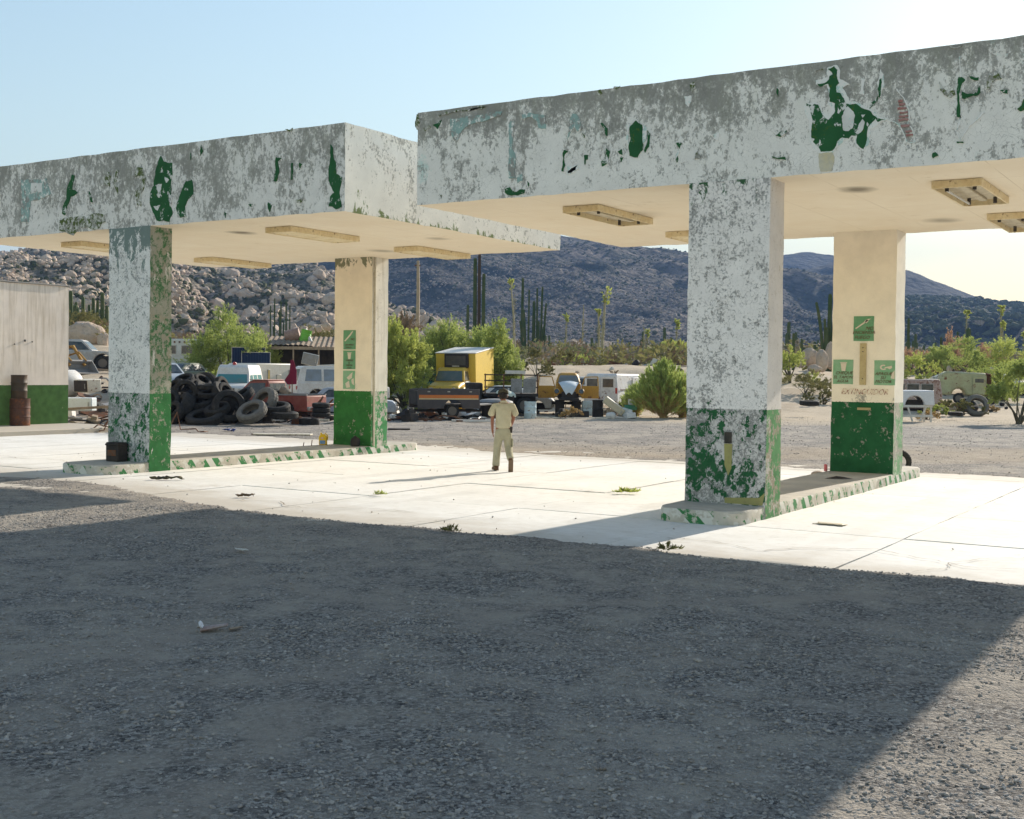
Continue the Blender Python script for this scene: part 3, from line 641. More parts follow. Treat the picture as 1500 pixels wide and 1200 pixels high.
for i, (z_, p_) in enumerate(OLA): patch(canA, OA, AY0 - .008, zm(*z_, p_), M_OL, lift=.006, seed=60 + i, amp=.14, lv=3)
TL = [(Z5, [(345,195),(440,190),(600,165),(780,135),(770,170),(650,210),(560,230),(470,270),(440,300),(400,390),(370,370),(350,280)]), (Z5, [(850,220),(885,220),(875,300),(865,450),(890,490),(885,640),(900,700),(840,700),(838,560),(845,400)]), (Z5, [(950,160),(1020,145),(1060,160),(1145,165),(1150,280),(1090,275),(1080,220),(1030,180),(960,200)]),
      (Z5, [(1375,155),(1410,155),(1440,220),(1465,275),(1420,305),(1385,265),(1350,330),(1330,390),(1345,260)]), (Z5, [(900,680),(950,665),(955,720),(910,740)]), (Z6, [(100,390),(140,390),(165,450),(195,510),(155,535),(120,490),(85,570),(60,610),(75,470)])]
for i, (z_, p_) in enumerate(TL[:5]): patch(canA, OA, AY0 - .008, zm(*z_, p_), M_TEAL, lift=.005, seed=80 + i, amp=.07, name='letter_trace')
MN = [(Z5, [(1330,600),(1420,590),(1400,640),(1340,660)]), (Z6, [(560,480),(590,470),(585,640),(560,600)]), (Z6, [(700,480),(735,500),(730,600),(705,640)]), (Z6, [(1000,690),(1015,700),(990,800),(980,740)]), (Z6, [(60,870),(150,820),(160,850),(70,900)]), (Z6, [(1300,560),(1350,550),(1340,610),(1310,600)]), (Z6, [(1050,240),(1110,230),(1090,330),(1060,300)]), (Z7, [(1130,140),(1160,190),(1140,420),(1110,400)]), (Z8, [(640,620),(655,640),(650,900),(640,900)]), (Z7, [(940,230),(985,240),(970,400),(930,380)])]
for i, (z_, p_) in enumerate(MN): patch(canA, OA, AY0 - .008, zm(*z_, p_), M_HALO, lift=.003, seed=90 + i, amp=.12, lv=3)
stroke(canA, OA, AY0 - .008, zm(*Z8, [(85,510),(120,560),(150,590),(180,650),(200,710),(203,770),(188,830),(225,870),(245,930),(252,1000)]), .012, M_HALO)
stroke(canA, OA, AY0 - .008, zm(*Z8, [(0,800),(60,810),(110,840),(150,920),(180,1000),(250,1010)]), .010, M_HALO)
stroke(canA, OA, AY0 - .008, zm(*Z8, [(645,910),(675,985),(710,920),(760,850),(850,770),(890,720)]), .013, M_HALO)
stroke(canA, OA, AY0 - .008, zm(*Z8, [(665,205),(672,300),(680,400)]), .012, M_HALO)
for i, (x0, x1, y) in enumerate([(98,140,625), (108,160,655), (92,172,692), (110,185,730), (105,190,765), (100,195,800), (120,205,855), (165,225,905), (172,238,940)]):
    patch(canA, OA, AY0 - .008, zm(*Z8, [(x0, y - 11), (x1, y - 18), (x1 + 4, y - 2), (x0 + 4, y + 9)]), M_RED, lift=.008, seed=110 + i, amp=.06, lv=2, name='painted_stripe')
GB = [[(570,165),(580,185),(610,190),(605,265),(600,330),(612,370),(600,400),(555,395),(540,360),(532,300),(545,270),(555,205)], [(660,255),(680,250),(685,300),(655,345),(660,380),(640,385),(622,345),(640,300)], [(255,232),(265,235),(255,285),(275,295),(250,310),(230,375),(220,370),(235,320),(245,260)], [(315,290),(330,330),(322,330)],
      [(978,170),(998,175),(985,185),(982,255),(970,255),(978,215)], [(1033,190),(1038,190),(1036,250),(1031,250)], [(1060,190),(1070,195),(1060,215)], [(950,330),(965,335),(955,365)], [(712,125),(720,150),(710,165)], [(672,155),(676,155),(676,180)], [(1170,125),(1180,140),(1190,190),(1192,230),(1212,240),(1210,345),(1190,355),(1165,345),(1170,310),(1185,295),(1165,240)], [(796,365),(802,370),(798,385)], [(880,338),(895,336),(890,348)]]
for i, p_ in enumerate(GB): patch(canB, OB, AY0 - .008, zm(*Z1, p_), M_GP, lift=.006, seed=130 + i, amp=.1)
OLB = [[(485,205),(508,215),(510,280),(500,345),(485,340),(480,285),(500,260),(490,235),(470,240)], [(210,395),(260,385),(310,390),(330,370),(370,375),(375,400),(310,415),(210,430)], [(375,225),(392,230),(388,275),(372,270)], [(412,215),(420,218),(418,300),(412,290)], [(1010,72),(1038,66),(1030,82)], [(1045,325),(1075,318),(1070,328)]]
for i, p_ in enumerate(OLB): patch(canB, OB, AY0 - .008, zm(*Z1, p_), M_OL, lift=.006, seed=150 + i, amp=.16)
patch(canB, OB, AY0 - .008, zm(*Z1, [(75,250),(100,248),(165,245),(180,300),(140,320),(108,325),(100,400),(75,400),(80,330)]), M_TEAL, lift=.005, seed=160, amp=.06, name='letter_trace')
patch(canB, OB, AY0 - .008, zm(*Z1, [(112,262),(150,262),(150,292),(112,300)]), M_WPAT, lift=.009, seed=161, name='letter_trace')
for i, p_ in enumerate([[(552,270),(575,265),(565,300)], [(585,240),(600,250),(590,262)], [(545,345),(570,340),(560,360)], [(600,300),(612,310),(604,345)]]): patch(canB, OB, AY0 - .008, zm(*Z1, p_), M_WPAT, lift=.011, seed=170 + i)

# pillars: front material and side material differ because different faces lost different coats of paint
M_P3F = peel('cracked_white_pillar', (.29, .287, .275), (.90, .86, .83), .528, bigw=.19, low=GRN, lt=.492, zg=1.64, sc=2.3, crack=.8, third=((.05, .13, .06), 4.7, 5.12, .17), tt=.675)
M_P3S = peel('pillar_side_paint', (.35, .30, .22), (.68, .64, .60), .56, low=(.12, .30, .12), lt=.515, zg=1.64, sc=2.4, crack=.4)
M_P4F = peel('cream_pillar', (.30, .28, .24), CREAM, .66, low=(.022, .115, .045), lt=.56, zg=1.63, sc=2.2, greytop=(2.35, 1.55, .13))
M_P4S = peel('cream_pillar_side', (.45, .42, .35), (.86, .80, .68), .64, low=(.25, .45, .24), lt=.50, zg=1.63, sc=2.4)
M_P1F = peel('pillar_white_over_green', (.30, .31, .31), (.86, .85, .83), .525, bigw=.16, low=(.03, .14, .055), lt=.478, zg=1.63, sc=2.4, crack=.4, under=((.20, .25, .225), .53), third=((.20, .26, .245), 4.0, 5.1, .25), tt=.64)
M_P1S = peel('pillar_green_side', (.33, .31, .24), (.36, .36, .30), .49, low=(.045, .19, .06), lt=.545, zg=1.63, sc=2.2, under=((.05, .16, .06), .46), third=((.60, .58, .53), 1.2, 2.2, .04), tt=.635)
M_P2F = peel('cream_back_pillar', (.36, .32, .25), (.88, .77, .60), .655, low=(.04, .17, .04), lt=.57, zg=1.62, sc=2.2, greytop=(2.6, 1.6, .10), third=((.22, .22, .14), 4.55, 5.0, .2), tt=.70)
M_P2S = peel('cream_back_pillar_side', (.50, .47, .40), (.82, .78, .68), .56, low=(.10, .33, .13), lt=.5, zg=1.62, sc=2., stain=((.38, .32, .2), .6, 1.0, 3.))
def pillar(par, org, x0, x1, y0, y1, mats):
    m = bumpy_box(x0 - org.x, x1 - org.x, y0 - org.y, y1 - org.y, -.02, ZB + .004, st=.24, j=.007)
    return m.build('pillar', mats + [M_SOF, M_TOP], par, smooth=True, ang=40)
P3 = pillar(canA, OA, -7.655, -6.352, AY0 - .012, 17.995, [M_P3F, M_P3S])
P4 = pillar(canA, OA, -7.65, -6.372, 24.69, AY1 - .012, [M_P4F, M_P4S])
P1 = pillar(canB, OB, -20.97, -19.703, AY0 - .012, 17.95, [M_P1F, M_P1S])
P2 = pillar(canB, OB, -20.975, -19.72, 24.72, AY1 - .012, [M_P2F, M_P2S])
# chamfer strip and conduit on the far left pillar
m = MB(); m.tube([(-19.69 - OB.x, 24.80 - OB.y, .2), (-19.69 - OB.x, 24.80 - OB.y, ZB - .02)], .028, 8); m.build('conduit', worn('conduit_paint', (.62, .57, .47), (.3, .25, .15), .6, 5), P2, smooth=True)
# painted notices
def font(name, txt, size, mat, par, loc, rotz=0, shear=.25, bold=0, sx=1.):
    bold = 0
    cu = bpy.data.curves.new(name, 'FONT'); cu.body = txt; cu.size = size; cu.extrude = .002; cu.shear = shear; cu.offset = bold; cu.materials.append(mat); cu.align_x = 'CENTER'; cu.resolution_u = 2
    tmp = bpy.data.objects.new('tmp', cu); me = bpy.data.meshes.new_from_object(tmp); bpy.data.objects.remove(tmp)
    o = bpy.data.objects.new(name, me); COL.objects.link(o); o.parent = par; o.location = loc; o.rotation_euler = (math.pi / 2, 0, rotz); o.scale = (sx, 1, 1); return o
M_NG = worn('notice_green', (.115, .30, .15), (.25, .38, .24), .45, 6, .8); M_NG2 = worn('notice_light_green', (.18, .40, .21), (.4, .5, .38), .55, 6, .8)
M_INK = worn('faded_brown_lettering', (.115, .045, .025), (.25, .2, .12), .6, 14, .9); M_INKR = flecked('faded_red_lettering', (.30, .08, .055), [(.78, .66, .50), (.78, .66, .50)], .50, 14)
M_SYM = worn('notice_symbol', (.70, .61, .48), (.5, .45, .36), .3, 8, .9)
def notice(pil, org, box, Y, mat, sym, lines, size, seed):
    x0, y0, x1, y1 = box; a = wall_pt(x0, y0, Y) - org; b = wall_pt(x1, y1, Y) - org
    c = Vector(((a.x + b.x) / 2, Y - org.y, (a.z + b.z) / 2)); w = abs(b.x - a.x); h = abs(a.z - b.z)
    pts = [(c.x - w / 2, Y - org.y, c.z - h / 2), (c.x + w / 2, Y - org.y, c.z - h / 2), (c.x + w / 2, Y - org.y, c.z + h / 2), (c.x - w / 2, Y - org.y, c.z + h / 2)]
    P = frac(pts, 4, .012, seed); P = [Vector((p.x, Y - org.y - .009, p.z)) for p in P]
    MB().slabpoly(P, (0, -1, 0), .016).build('painted_notice', mat, pil)
    yy = Y - org.y - .0135; m = MB()
    def poly(q): m.slabpoly([(c.x + u * w, yy, c.z + v * h) for u, v in q], (0, -1, 0), .006)
    if sym == 'match': poly([(-.42, .02), (-.38, -.02), (.06, .22), (.24, .34), (.38, .40), (.18, .38), (.08, .34), (0, .26)]); poly([(.05, .25), (.13, .21), (.24, .31), (.14, .37)])
    if sym == 'match2': poly([(-.42, -.05), (-.34, -.08), (.12, .24), (.26, .40), (.30, .46), (.18, .42), (.04, .30)])
    if sym == 'cup': poly([(-.13, .36), (.17, .36), (.11, .04), (-.07, .04)]); poly([(-.16, .40), (.20, .40), (.20, .37), (-.16, .37)])
    if sym == 'key':
        n = 14; o_ = [(-.06 + .17 * math.cos(t), .22 + .11 * math.sin(t)) for t in [math.pi * .3 + i / n * 1.5 * math.pi for i in range(n + 1)]]
        i_ = [(-.06 + .09 * math.cos(t), .22 + .06 * math.sin(t)) for t in [math.pi * .3 + i / n * 1.5 * math.pi for i in range(n + 1)]]
        for k in range(n): poly([o_[k], o_[k + 1], i_[k + 1], i_[k]])
        poly([(0, .23), (.2, .26), (.34, .29), (.36, .2), (.24, .14), (.14, .19), (0, .19)])
        poly([(.34, -.02), (.48, .1), (.48, -.26), (.30, -.22)])
    if sym == 'flake':
        for q in [[(-.2, .1), (.1, .3), (.3, .42), (.25, .1), (0, .0)], [(-.3, -.2), (.0, -.05), (.1, -.4), (-.2, -.45)], [(.2, -.0), (.4, .1), (.45, -.3), (.25, -.2)]]: poly(q)
    if m.f: m.build('notice_symbol', M_SYM, pil)
    for tx, u, v, k in lines: font('lettering', tx, size * k, M_INK, pil, (c.x + u * w, yy - .001, c.z + v * h), 0, .3, .002)
YP4 = 24.69; YP2 = 24.72
notice(P4, OA, (1251, 463.5, 1280, 499.5), YP4, M_NG, 'match', [('NO', .28, -.06, 1), ('ENCIENDA', 0, -.22, .92), ('FUEGO', -.08, -.42, .95)], .1, 1)
notice(P4, OA, (1221, 527, 1249.5, 563), YP4, M_NG2, 'cup', [('CHEQUE', .04, -.10, .9), ('EL TAPON', .0, -.27, .85), ('AGUA', -.02, -.43, .85)], .1, 2)
notice(P4, OA, (1281, 528, 1311, 564.5), YP4, M_NG2, 'key', [('APAGUE', -.05, -.10, .9), ('SU', -.08, -.26, .9), ('MOTOR', -.06, -.42, .9)], .1, 3)
notice(P2, OB, (503.5, 484, 521, 512), YP2, M_NG, 'match2', [('NO', .25, -.02, .9), ('ENCIENDA', 0, -.30, .62), ('FUEGO', -.08, -.44, .66)], .09, 4)
notice(P2, OB, (503, 513.5, 520.5, 541), YP2, M_NG, 'cup', [('CHEQUE', .02, -.07, .7), ('EL', 0, -.20, .7), ('TAPON', .0, -.34, .7), ('AGUA', .0, -.47, .6)], .09, 5)
notice(P2, OB, (503, 543, 520, 570), YP2, M_NG2, 'flake', [], .09, 6)
c_ = wall_pt(1266, 575, YP4) - OA; font('lettering', 'EXTINGUIDOR', .165, M_INKR, P4, (c_.x, YP4 - OA.y - .012, c_.z - .04), 0, .35, .001, .86)
a_ = wall_pt(1260.5, 503, YP4) - OA; b2_ = wall_pt(1268.5, 564, YP4) - OA
m = MB().box(a_.x, b2_.x, YP4 - OA.y - .035, YP4 - OA.y + .01, b2_.z, a_.z, 0)
for zz in (.09, .17, .72): m.at((0, 0, 0)).tube([((a_.x + b2_.x) / 2, YP4 - OA.y - .05, a_.z - zz), ((a_.x + b2_.x) / 2, YP4 - OA.y - .03, a_.z - zz)], .012, 8, 1)
m.build('mounting_board', [worn('yellowed_board', (.52, .42, .22), (.3, .22, .1), .5, 6), worn('bolt_hole', (.03, .025, .02))], P4, bevel=.004)
a_ = wall_pt(1256, 597, YP4) - OA; MB().box(a_.x, a_.x + .27, YP4 - OA.y - .012, YP4 - OA.y + .01, a_.z - .05, a_.z).build('tape_strip', worn('old_tape', (.40, .33, .16)), P4)
# scorched lower corner with the melted bin, and the hook box on the near right pillar
a_ = wall_pt(1068, 633, AY0) - OA
m = MB().box(a_.x - .06, a_.x + .05, AY0 - OA.y - .05, AY0 - OA.y, a_.z - .17, a_.z); m.build('junction_box', worn('black_box', (.02, .02, .02)), P3, bevel=.01)
MB().slabpoly([(a_.x - .07, AY0 - OA.y - .017, a_.z - .18), (a_.x + .06, AY0 - OA.y - .017, a_.z - .18), (a_.x + .05, AY0 - OA.y - .017, a_.z - .55), (a_.x + .00, AY0 - OA.y - .017, a_.z - .66), (a_.x - .06, AY0 - OA.y - .017, a_.z - .5)], (0, -1, 0), .01).build('paint_patch', worn('mustard_patch', (.36, .34, .12)), P3)
MB().slabpoly([(-7.0 - OA.x, AY0 - OA.y - .017, .21), (-6.40 - OA.x, AY0 - OA.y - .017, .205), (-6.36 - OA.x, AY0 - OA.y - .017, .40), (-6.45 - OA.x, AY0 - OA.y - .017, .32), (-7.0 - OA.x, AY0 - OA.y - .017, .29)], (0, -1, 0), .01).build('paint_patch', worn('mustard_patch', (.36, .34, .12)), P3)

# light boxes under the canopies
M_LB = worn('rusty_cream_metal', (.84, .72, .47), (.60, .40, .14), .55, 3.5, .6, rust=.05); M_LIN = worn('fixture_inside', (.62, .55, .40), (.25, .17, .08), .6, 5)
def light_box(label, x, y, tubes=2, sealed=False):
    t_ = thing('ceiling_light', label, 'ceiling light', (x, y, ZB), 0, 'light boxes under the fuel canopies')
    w, l, h = .36, 1.1, .12
    m = MB(); m.box(-w, w, -l, -l + .03, -h, -.004).box(-w, w, l - .03, l, -h, -.004).box(-w, -w + .03, -l + .03, l - .03, -h, -.004).box(w - .03, w, -l + .03, l - .03, -h, -.004)
    m.build('housing', M_LB, t_, bevel=.006)
    if sealed: MB().box(-w + .033, w - .033, -l + .033, l - .033, -h + .012, -h + .03).build('cover', M_LB, t_)
    else:
        MB().box(-w + .033, w - .033, -l + .033, l - .033, -.03, -.008).build('reflector', M_LIN, t_)
        MB().box(-.06, .06, -l + .2, l - .2, -.075, -.034).build('ballast_rail', M_LIN, t_, bevel=.01)
        for k, xx in enumerate((-.2, .2)):
            for yy in (-.8, .8): MB().tube([(xx, yy, -.032), (xx, yy, -.13)], .03, 8).build('lamp_socket', worn('dark_socket', (.05, .045, .04)), t_, smooth=True)
            if k < tubes - 1: MB().tube([(xx, -.82, -.115), (xx, .82, -.115)], .019, 8).build('lamp_tube', worn('dead_tube', (.7, .68, .6), rough=.3), t_, smooth=True)
for lb in [('rusty open light box under right canopy beside the front pillar, right side', -4.0, 19.9, 2, False), ('open light box under right canopy at the right frame edge, farther back', -4.0, 24.1, 1, False),
           ('rust stained light box under right canopy left of the front pillar', -10.3, 19.8, 1, False), ('light box half hidden behind the front right pillar', -10.3, 24.1, 1, True),
           ('light box near the sunlit front corner of the left canopy', -17.35, 19.75, 1, True), ('light box at the back of left canopy above the utility pole', -17.35, 24.1, 1, True),
           ('yellow rusted light box left of the front left pillar', -23.85, 19.75, 1, True), ('yellow rusted light box at the back edge of left canopy', -23.95, 24.0, 1, True)]: light_box(*lb)

# pump islands
def mat_island(name, amt):
    t = NT(name); n1 = t.noise(3, 8, .72); x, y, z = t.sep(); n2 = t.noise(40, 4)
    conc = t.mix(t.ramp(t.noise(5, 6), .3, .7), (.42, .38, .31), (.58, .54, .46))
    st = t.math('SINE', t.math('MULTIPLY', t.math('ADD', t.math('ADD', y, t.math('MULTIPLY', x, .8)), t.math('MULTIPLY', z, .8)), 16.5))
    stripe = t.mix(t.ramp(st, -.05, .05), (.05, .20, .07), (.62, .60, .54))
    m = t.ramp(n1, amt, amt + .03, 1, 0)
    side = t.math('LESS_THAN', t.sep(t.n('ShaderNodeNewGeometry').outputs['Normal'])[2], .5)
    c = t.mix(t.math('MULTIPLY', m, side), conc, stripe)
    topd = t.math('MULTIPLY', t.math('SUBTRACT', 1., side), t.ramp(t.noise(1.2, 6), .35, .6, 0, .7))
    c = t.mix(topd, c, (.33, .31, .28))
    return t.fin(c, .85, t.bump(t.math('ADD', n1, n2), .5, .01), 0, .2)
def island(label, x0, x1, y0, y1, mat, h=.195):
    t_ = thing('pump_island', label, 'kerb island', ((x0 + x1) / 2, (y0 + y1) / 2, 0), 0, 'raised pump islands')
    cx, cy = (x0 + x1) / 2, (y0 + y1) / 2; a = (x1 - x0) / 2; b = (y1 - y0) / 2; r = .42
    pts = []
    for sx, sy, t0 in ((1, 1, 0), (-1, 1, 90), (-1, -1, 180), (1, -1, 270)):
        for k in range(7): t1 = math.radians(t0 + k * 15); pts.append((sx * (a - r) + r * math.cos(t1), sy * (b - r) + r * math.sin(t1)))
    out = []
    for i, p in enumerate(pts):
        q = pts[(i + 1) % len(pts)]; n = max(1, int(math.dist(p, q) / .3))
        out += [(p[0] + (q[0] - p[0]) * k / n, p[1] + (q[1] - p[1]) * k / n) for k in range(n)]
    g = random.Random(3); n = len(out); j = lambda s: g.uniform(-s, s)
    rings = [[(x * .999 + j(.012), y + j(.012), -.04) for x, y in out], [(x * (1 + 0) + j(.008), y + j(.008), h - .03 + j(.006)) for x, y in out], [(x * (1 - .02 / a) + j(.006), y * (1 - .02 / b) + j(.006), h + j(.003)) for x, y in out], [(x * .5, y * .9, h) for x, y in out]]
    vs = [p for r_ in rings for p in r_]; fs = [(k * n + i, k * n + (i + 1) % n, (k + 1) * n + (i + 1) % n, (k + 1) * n + i) for k in range(3) for i in range(n)] + [tuple(range(3 * n, 4 * n))]
    MB().add(vs, fs).build('kerb', mat, t_, smooth=True, ang=40)
M_ISA = mat_island('striped_kerb_paint', .49); M_ISB = mat_island('worn_striped_kerb', .50)
island('raised kerb island under the near right pillars, rounded peeling front end', -7.72, -6.37, 16.3, 27.25, M_ISA)
island('striped raised kerb island under the left canopy pillars', -21.15, -19.715, 16.15, 27.0, M_ISB)

# the block building at the left edge
M_BW = peel('stucco_wall', (.50, .42, .33), (.86, .75, .64), .60, low=(.075, .16, .045), lt=.62, zg=1.52, sc=1.4, streak=1, stain=((.36, .27, .16), .5, 1.6, 2.2))
bl = thing('block_building', 'stucco building end wall with green painted dado at the left edge', 'building', (-40, 21, 0))
bumpy_box(-8, 3.55, -9, 7.42, .0, 5.02, st=.4, j=.01, mi=(0, 0, 0, 1)).build('wall', [M_BW, M_TOP], bl, smooth=True, ang=40)
MB().box(-8.1, 3.6, -9.1, 7.47, 5.025, 5.07).build('roof', M_TOP, bl, bevel=.01)
MB().box(-8, 7.0, -12, 7.6, -.2, .15).build('pavement', M_CONC2, bl, bevel=.02)
for yy, zz, s_ in ((2.9, 2.62, .04), (5.6, 3.02, .05), (5.2, 2.9, .03), (5.9, 3.0, .03)): MB().box(3.53, 3.575, yy, yy + s_, zz, zz + s_ * 1.4).build('wall_plug', worn('black_box', (.02, .02, .02)), bl)
# ------------------------------------------------------------------ wrecks
M_GL = glass_mat('dusty_dark_glass'); M_GLT = glass_mat('teal_windscreen', (.06, .22, .22)); M_GLP = glass_mat('pale_glass', (.22, .26, .30))
M_RUB = worn('dusty_rubber', (.015, .014, .014), (.11, .10, .085), .4, 3, .85, spec=.25); M_STEEL = worn('rusty_steel', (.10, .065, .045), (.2, .09, .04), .8, 5, .8, rust=.5)
M_BLK = worn('sooty_black', (.018, .017, .017), (.09, .07, .055), .6, 3, .8); M_WHT = worn('dusty_white_paint', (.66, .65, .62), (.42, .35, .27), .45, 2.5, .5)
M_CHR = worn('dull_chrome', (.42, .42, .41), (.2, .15, .1), .6, 6, .4, metal=.6); M_GREY = worn('grey_metal', (.25, .26, .27), (.2, .15, .1), .6, 3, .6)
M_WOOD = worn('weathered_timber', (.36, .28, .20), (.15, .11, .08), .7, 7, .9); M_RIM = worn('wheel_rim', (.14, .135, .125), (.18, .12, .08), .7, 8, .5)
M_LAMP = worn('lamp_lens', (.45, .45, .42), rough=.2); M_TAIL = worn('red_lens', (.42, .02, .02), rough=.3)
def arch(x, r, zb, n=9):     # points of a wheel arch, from rear to front along the sill
    return [(x + r * math.cos(math.pi - math.pi * k / n), zb + r * 1.02 * math.sin(math.pi * k / n)) for k in range(n + 1)]
def wheel_mesh():
    m = MB(); R, w = 1., .33
    m.lathe([(.60, -w * .8), (.66, -w), (.86, -w * 1.03), (.97, -w * .8), (1., -w * .4), (1., w * .4), (.97, w * .8), (.86, w * 1.03), (.66, w), (.60, w * .8)], 24, 0, 'y', True)
    m.lathe([(.605, -w * .8), (.58, -w * .9), (.50, -w * .45), (.22, -w * .35), (.16, -w * .75), (.02, -w * .8), (.02, w * .8), (.16, w * .75), (.5, w * .45), (.58, w * .9), (.605, w * .8)], 20, 1, 'y')
    return m.mesh('wheel', [M_RUB, M_RIM], True, 50)
WHEEL = wheel_mesh()
def vehicle(name, label, cat, px, depth, rel, sp, dz=0., pitch=0., roll=0., group='wrecked vehicles in the scrap yard', loc=None):
    if loc is None: loc = gpt(px, depth)
    t_ = thing(name, label, cat, (loc[0], loc[1], loc[2] + dz), RZ(rel), group, rx=math.radians(roll), ry=math.radians(pitch))
    W = sp['W'] / 2; zb = sp.get('zb', .35); P = sp['paint']; r = sp.get('wr', .36)
    bot = []
    for xw in sorted(sp.get('arches', [])): bot += arch(xw, r * 1.22, zb)
    poly = sp['top'] + [(sp['top'][-1][0], zb)] + bot + [(sp['top'][0][0], zb)]
    MB().prism(poly, sp.get('half', W)).build('body', P, t_, bevel=.045)
    MB().box(sp['top'][-1][0] + .15, sp['top'][0][0] - .15, -W + .28, W - .28, zb - .06, zb + .25).build('chassis', M_BLK, t_)
    if 'cab' in sp:
        c = sp['cab']; zbelt, zr, tm = c['zb'], c['zr'], c.get('tm', .16)
        hf = lambda z: W - .03 - tm * max(0, min(1, (z - zbelt) / (zr - zbelt)))
        cab = MB().prism(c['poly'], hf).build('cab', c.get('paint', P), t_, bevel=.05)
        for q in c.get('side', []):
            for sgn in (1, -1):
                pts = [(x, sgn * (hf(z) + .014), z) for x, z in q]; pts = pts if sgn < 0 else pts[::-1]
                MB().slabpoly(pts, (0, sgn, 0), .03).build('side_window', c.get('glass', M_GL), cab)
        for (x1, z1), (x2, z2), gm in c.get('ends', []):
            d = Vector((x2 - x1, 0, z2 - z1)).normalized(); sg = 1 if x1 + x2 > 2 * c.get('mid', 0) else -1
            nn = Vector((abs(d.z) * sg, 0, abs(d.x))); k = .014
            h1, h2 = hf(z1) - .11, hf(z2) - .11
            pts = [Vector((x1, -h1, z1)) + nn * k, Vector((x1, h1, z1)) + nn * k, Vector((x2, h2, z2)) + nn * k, Vector((x2, -h2, z2)) + nn * k]
            if sg < 0: pts = pts[::-1]
            MB().slabpoly(pts, nn, .03).build('windscreen' if sg > 0 else 'rear_window', gm, cab)
    for (x0, x1, z0, z1) in sp.get('doors', []):
        for sgn in (1, -1):
            d = MB().box(x0, x1, -.012, .012, z0, z1).build('door', sp.get('doorpaint', P), t_, bevel=.01); d.location = (0, sgn * (W + .004), 0)
            MB().box(x0 + .08, x0 + .22, -.02, .02, z1 - .14, z1 - .10).build('handle', M_CHR, d, loc=(0, sgn * .02, 0))
    for xw in sp.get('wheels', []):
        for sgn in (1, -1):
            w = bpy.data.objects.new('wheel', WHEEL); COL.objects.link(w); w.parent = t_; w.location = (xw, sgn * (W - .12), r); w.scale = (r, r * .85, r)
    for b in sp.get('bumpers', []): MB().box(b[0] - .06, b[0] + .06, -W + .02, W - .02, b[1] - .08, b[1] + .08).build('bumper', sp.get('bm', M_CHR), t_, bevel=.03)
    for (x, y, z, rr, mt) in sp.get('lamps', []):
        for sgn in (1, -1): MB().tube([(x - .03, sgn * y, z), (x + .03, sgn * y, z)], rr, 12).build('headlight' if x > 0 else 'tail_light', mt, t_)
    if 'grille' in sp:
        g = sp['grille']; G = MB().box(g[0] - .02, g[0] + .015, -g[1], g[1], g[2], g[3]).build('grille', M_BLK, t_)
        for k in range(4): zz = g[2] + (g[3] - g[2]) * (k + .5) / 4; MB().box(g[0] + .015, g[0] + .035, -g[1] + .02, g[1] - .02, zz - .015, zz + .015).build('grille_bar', M_CHR, G)
    return t_
def pickup_spec(paint, **k):
    d = dict(W=1.85, L=4.9, zb=.42, wr=.37, paint=paint, arches=[1.55, -1.45], wheels=[1.55, -1.45],
        top=[(2.45, .55), (2.42, .95), (2.3, 1.03), (1.05, 1.12), (.95, 1.12), (-.55, 1.12), (-.6, 1.10), (-2.45, 1.10), (-2.47, .5)],
        cab=dict(zb=1.1, zr=1.72, tm=.15, mid=.2, poly=[(1.02, 1.09), (.45, 1.68), (.3, 1.73), (-.40, 1.73), (-.5, 1.68), (-.56, 1.09)], side=[[(.82, 1.16), (.38, 1.60), (-.36, 1.62), (-.40, 1.16)]], ends=[((.95, 1.17), (.50, 1.63), M_GL), ((-.55, 1.2), (-.51, 1.6), M_GL)]),
        doors=[(-.42, .85, .55, 1.08)], bumpers=[(2.5, .58), (-2.52, .55)], lamps=[(2.43, .68, .82, .1, M_LAMP)], grille=(2.44, .5, .7, .93))
    d.update(k); return d
def inner_bed(t_, x0, x1, W, z0, z1, mt): # hollow look of an open load bed: floor with raised walls
    MB().box(x0, x1, -W + .08, W - .08, z1 - .002, z1 + .004).build('load_bed', mt, t_)

# far left: a white pickup, the loader in front of it
vehicle('pickup_truck', 'dirty white old pickup truck on the dirt bank behind the yellow loader', 'pickup truck', 113, 69, 8, pickup_spec(worn('grey_white_paint', (.50, .50, .49), (.26, .2, .16), .6, 3, .6), wr=.42), dz=.02)
M_YEL = worn('loader_yellow', (.48, .27, .045), (.2, .12, .05), .7, 4, .6, rust=.3)
x, y, z = gpt(106, 63); ld = thing('front_loader', 'rusty yellow front loader arms with an empty bucket by the building corner', 'loader', (x, y, z), RZ(-28))
for sgn in (-.5, .5):
    MB().tube([(-1.7, sgn, 1.35), (-.5, sgn, 1.45), (.35, sgn, .45)], [.09, .09, .08], 6).build('lift_arm', M_YEL, ld)
    MB().tube([(-1.2, sgn, .9), (-.1, sgn, 1.15), (.45, sgn, .7)], [.05, .05, .045], 6).build('tilt_link', M_YEL, ld)
m = MB(); pr = [(.35, .75), (.1, .55), (.05, .25), (.3, .05), (.95, .02), (.95, .07), (.4, .12), (.17, .3), (.2, .5), (.42, .68)]
m.prism(pr, .95); m.slabpoly([(.1, .95, .1), (.95, .95, .03), (.4, .95, .72), (.1, .95, .5)], (0, 1, 0), .04).slabpoly([(.1, -.95, .5), (.4, -.95, .72), (.95, -.95, .03), (.1, -.95, .1)], (0, -1, 0), .04); m.build('bucket', M_GREY, ld)
MB().box(-3.2, -1.3, -.45, .45, .6, 1.3).box(-2.6, -1.7, -.3, .3, 1.3, 1.7).build('engine_hood', M_YEL, ld, bevel=.05)
for xw, rr in ((-1.6, .45), (-3.0, .75)):
    for sg in (-.72, .72): w = bpy.data.objects.new('wheel', WHEEL); COL.objects.link(w); w.parent = ld; w.location = (xw, sg, rr); w.scale = (rr, rr * .8, rr)

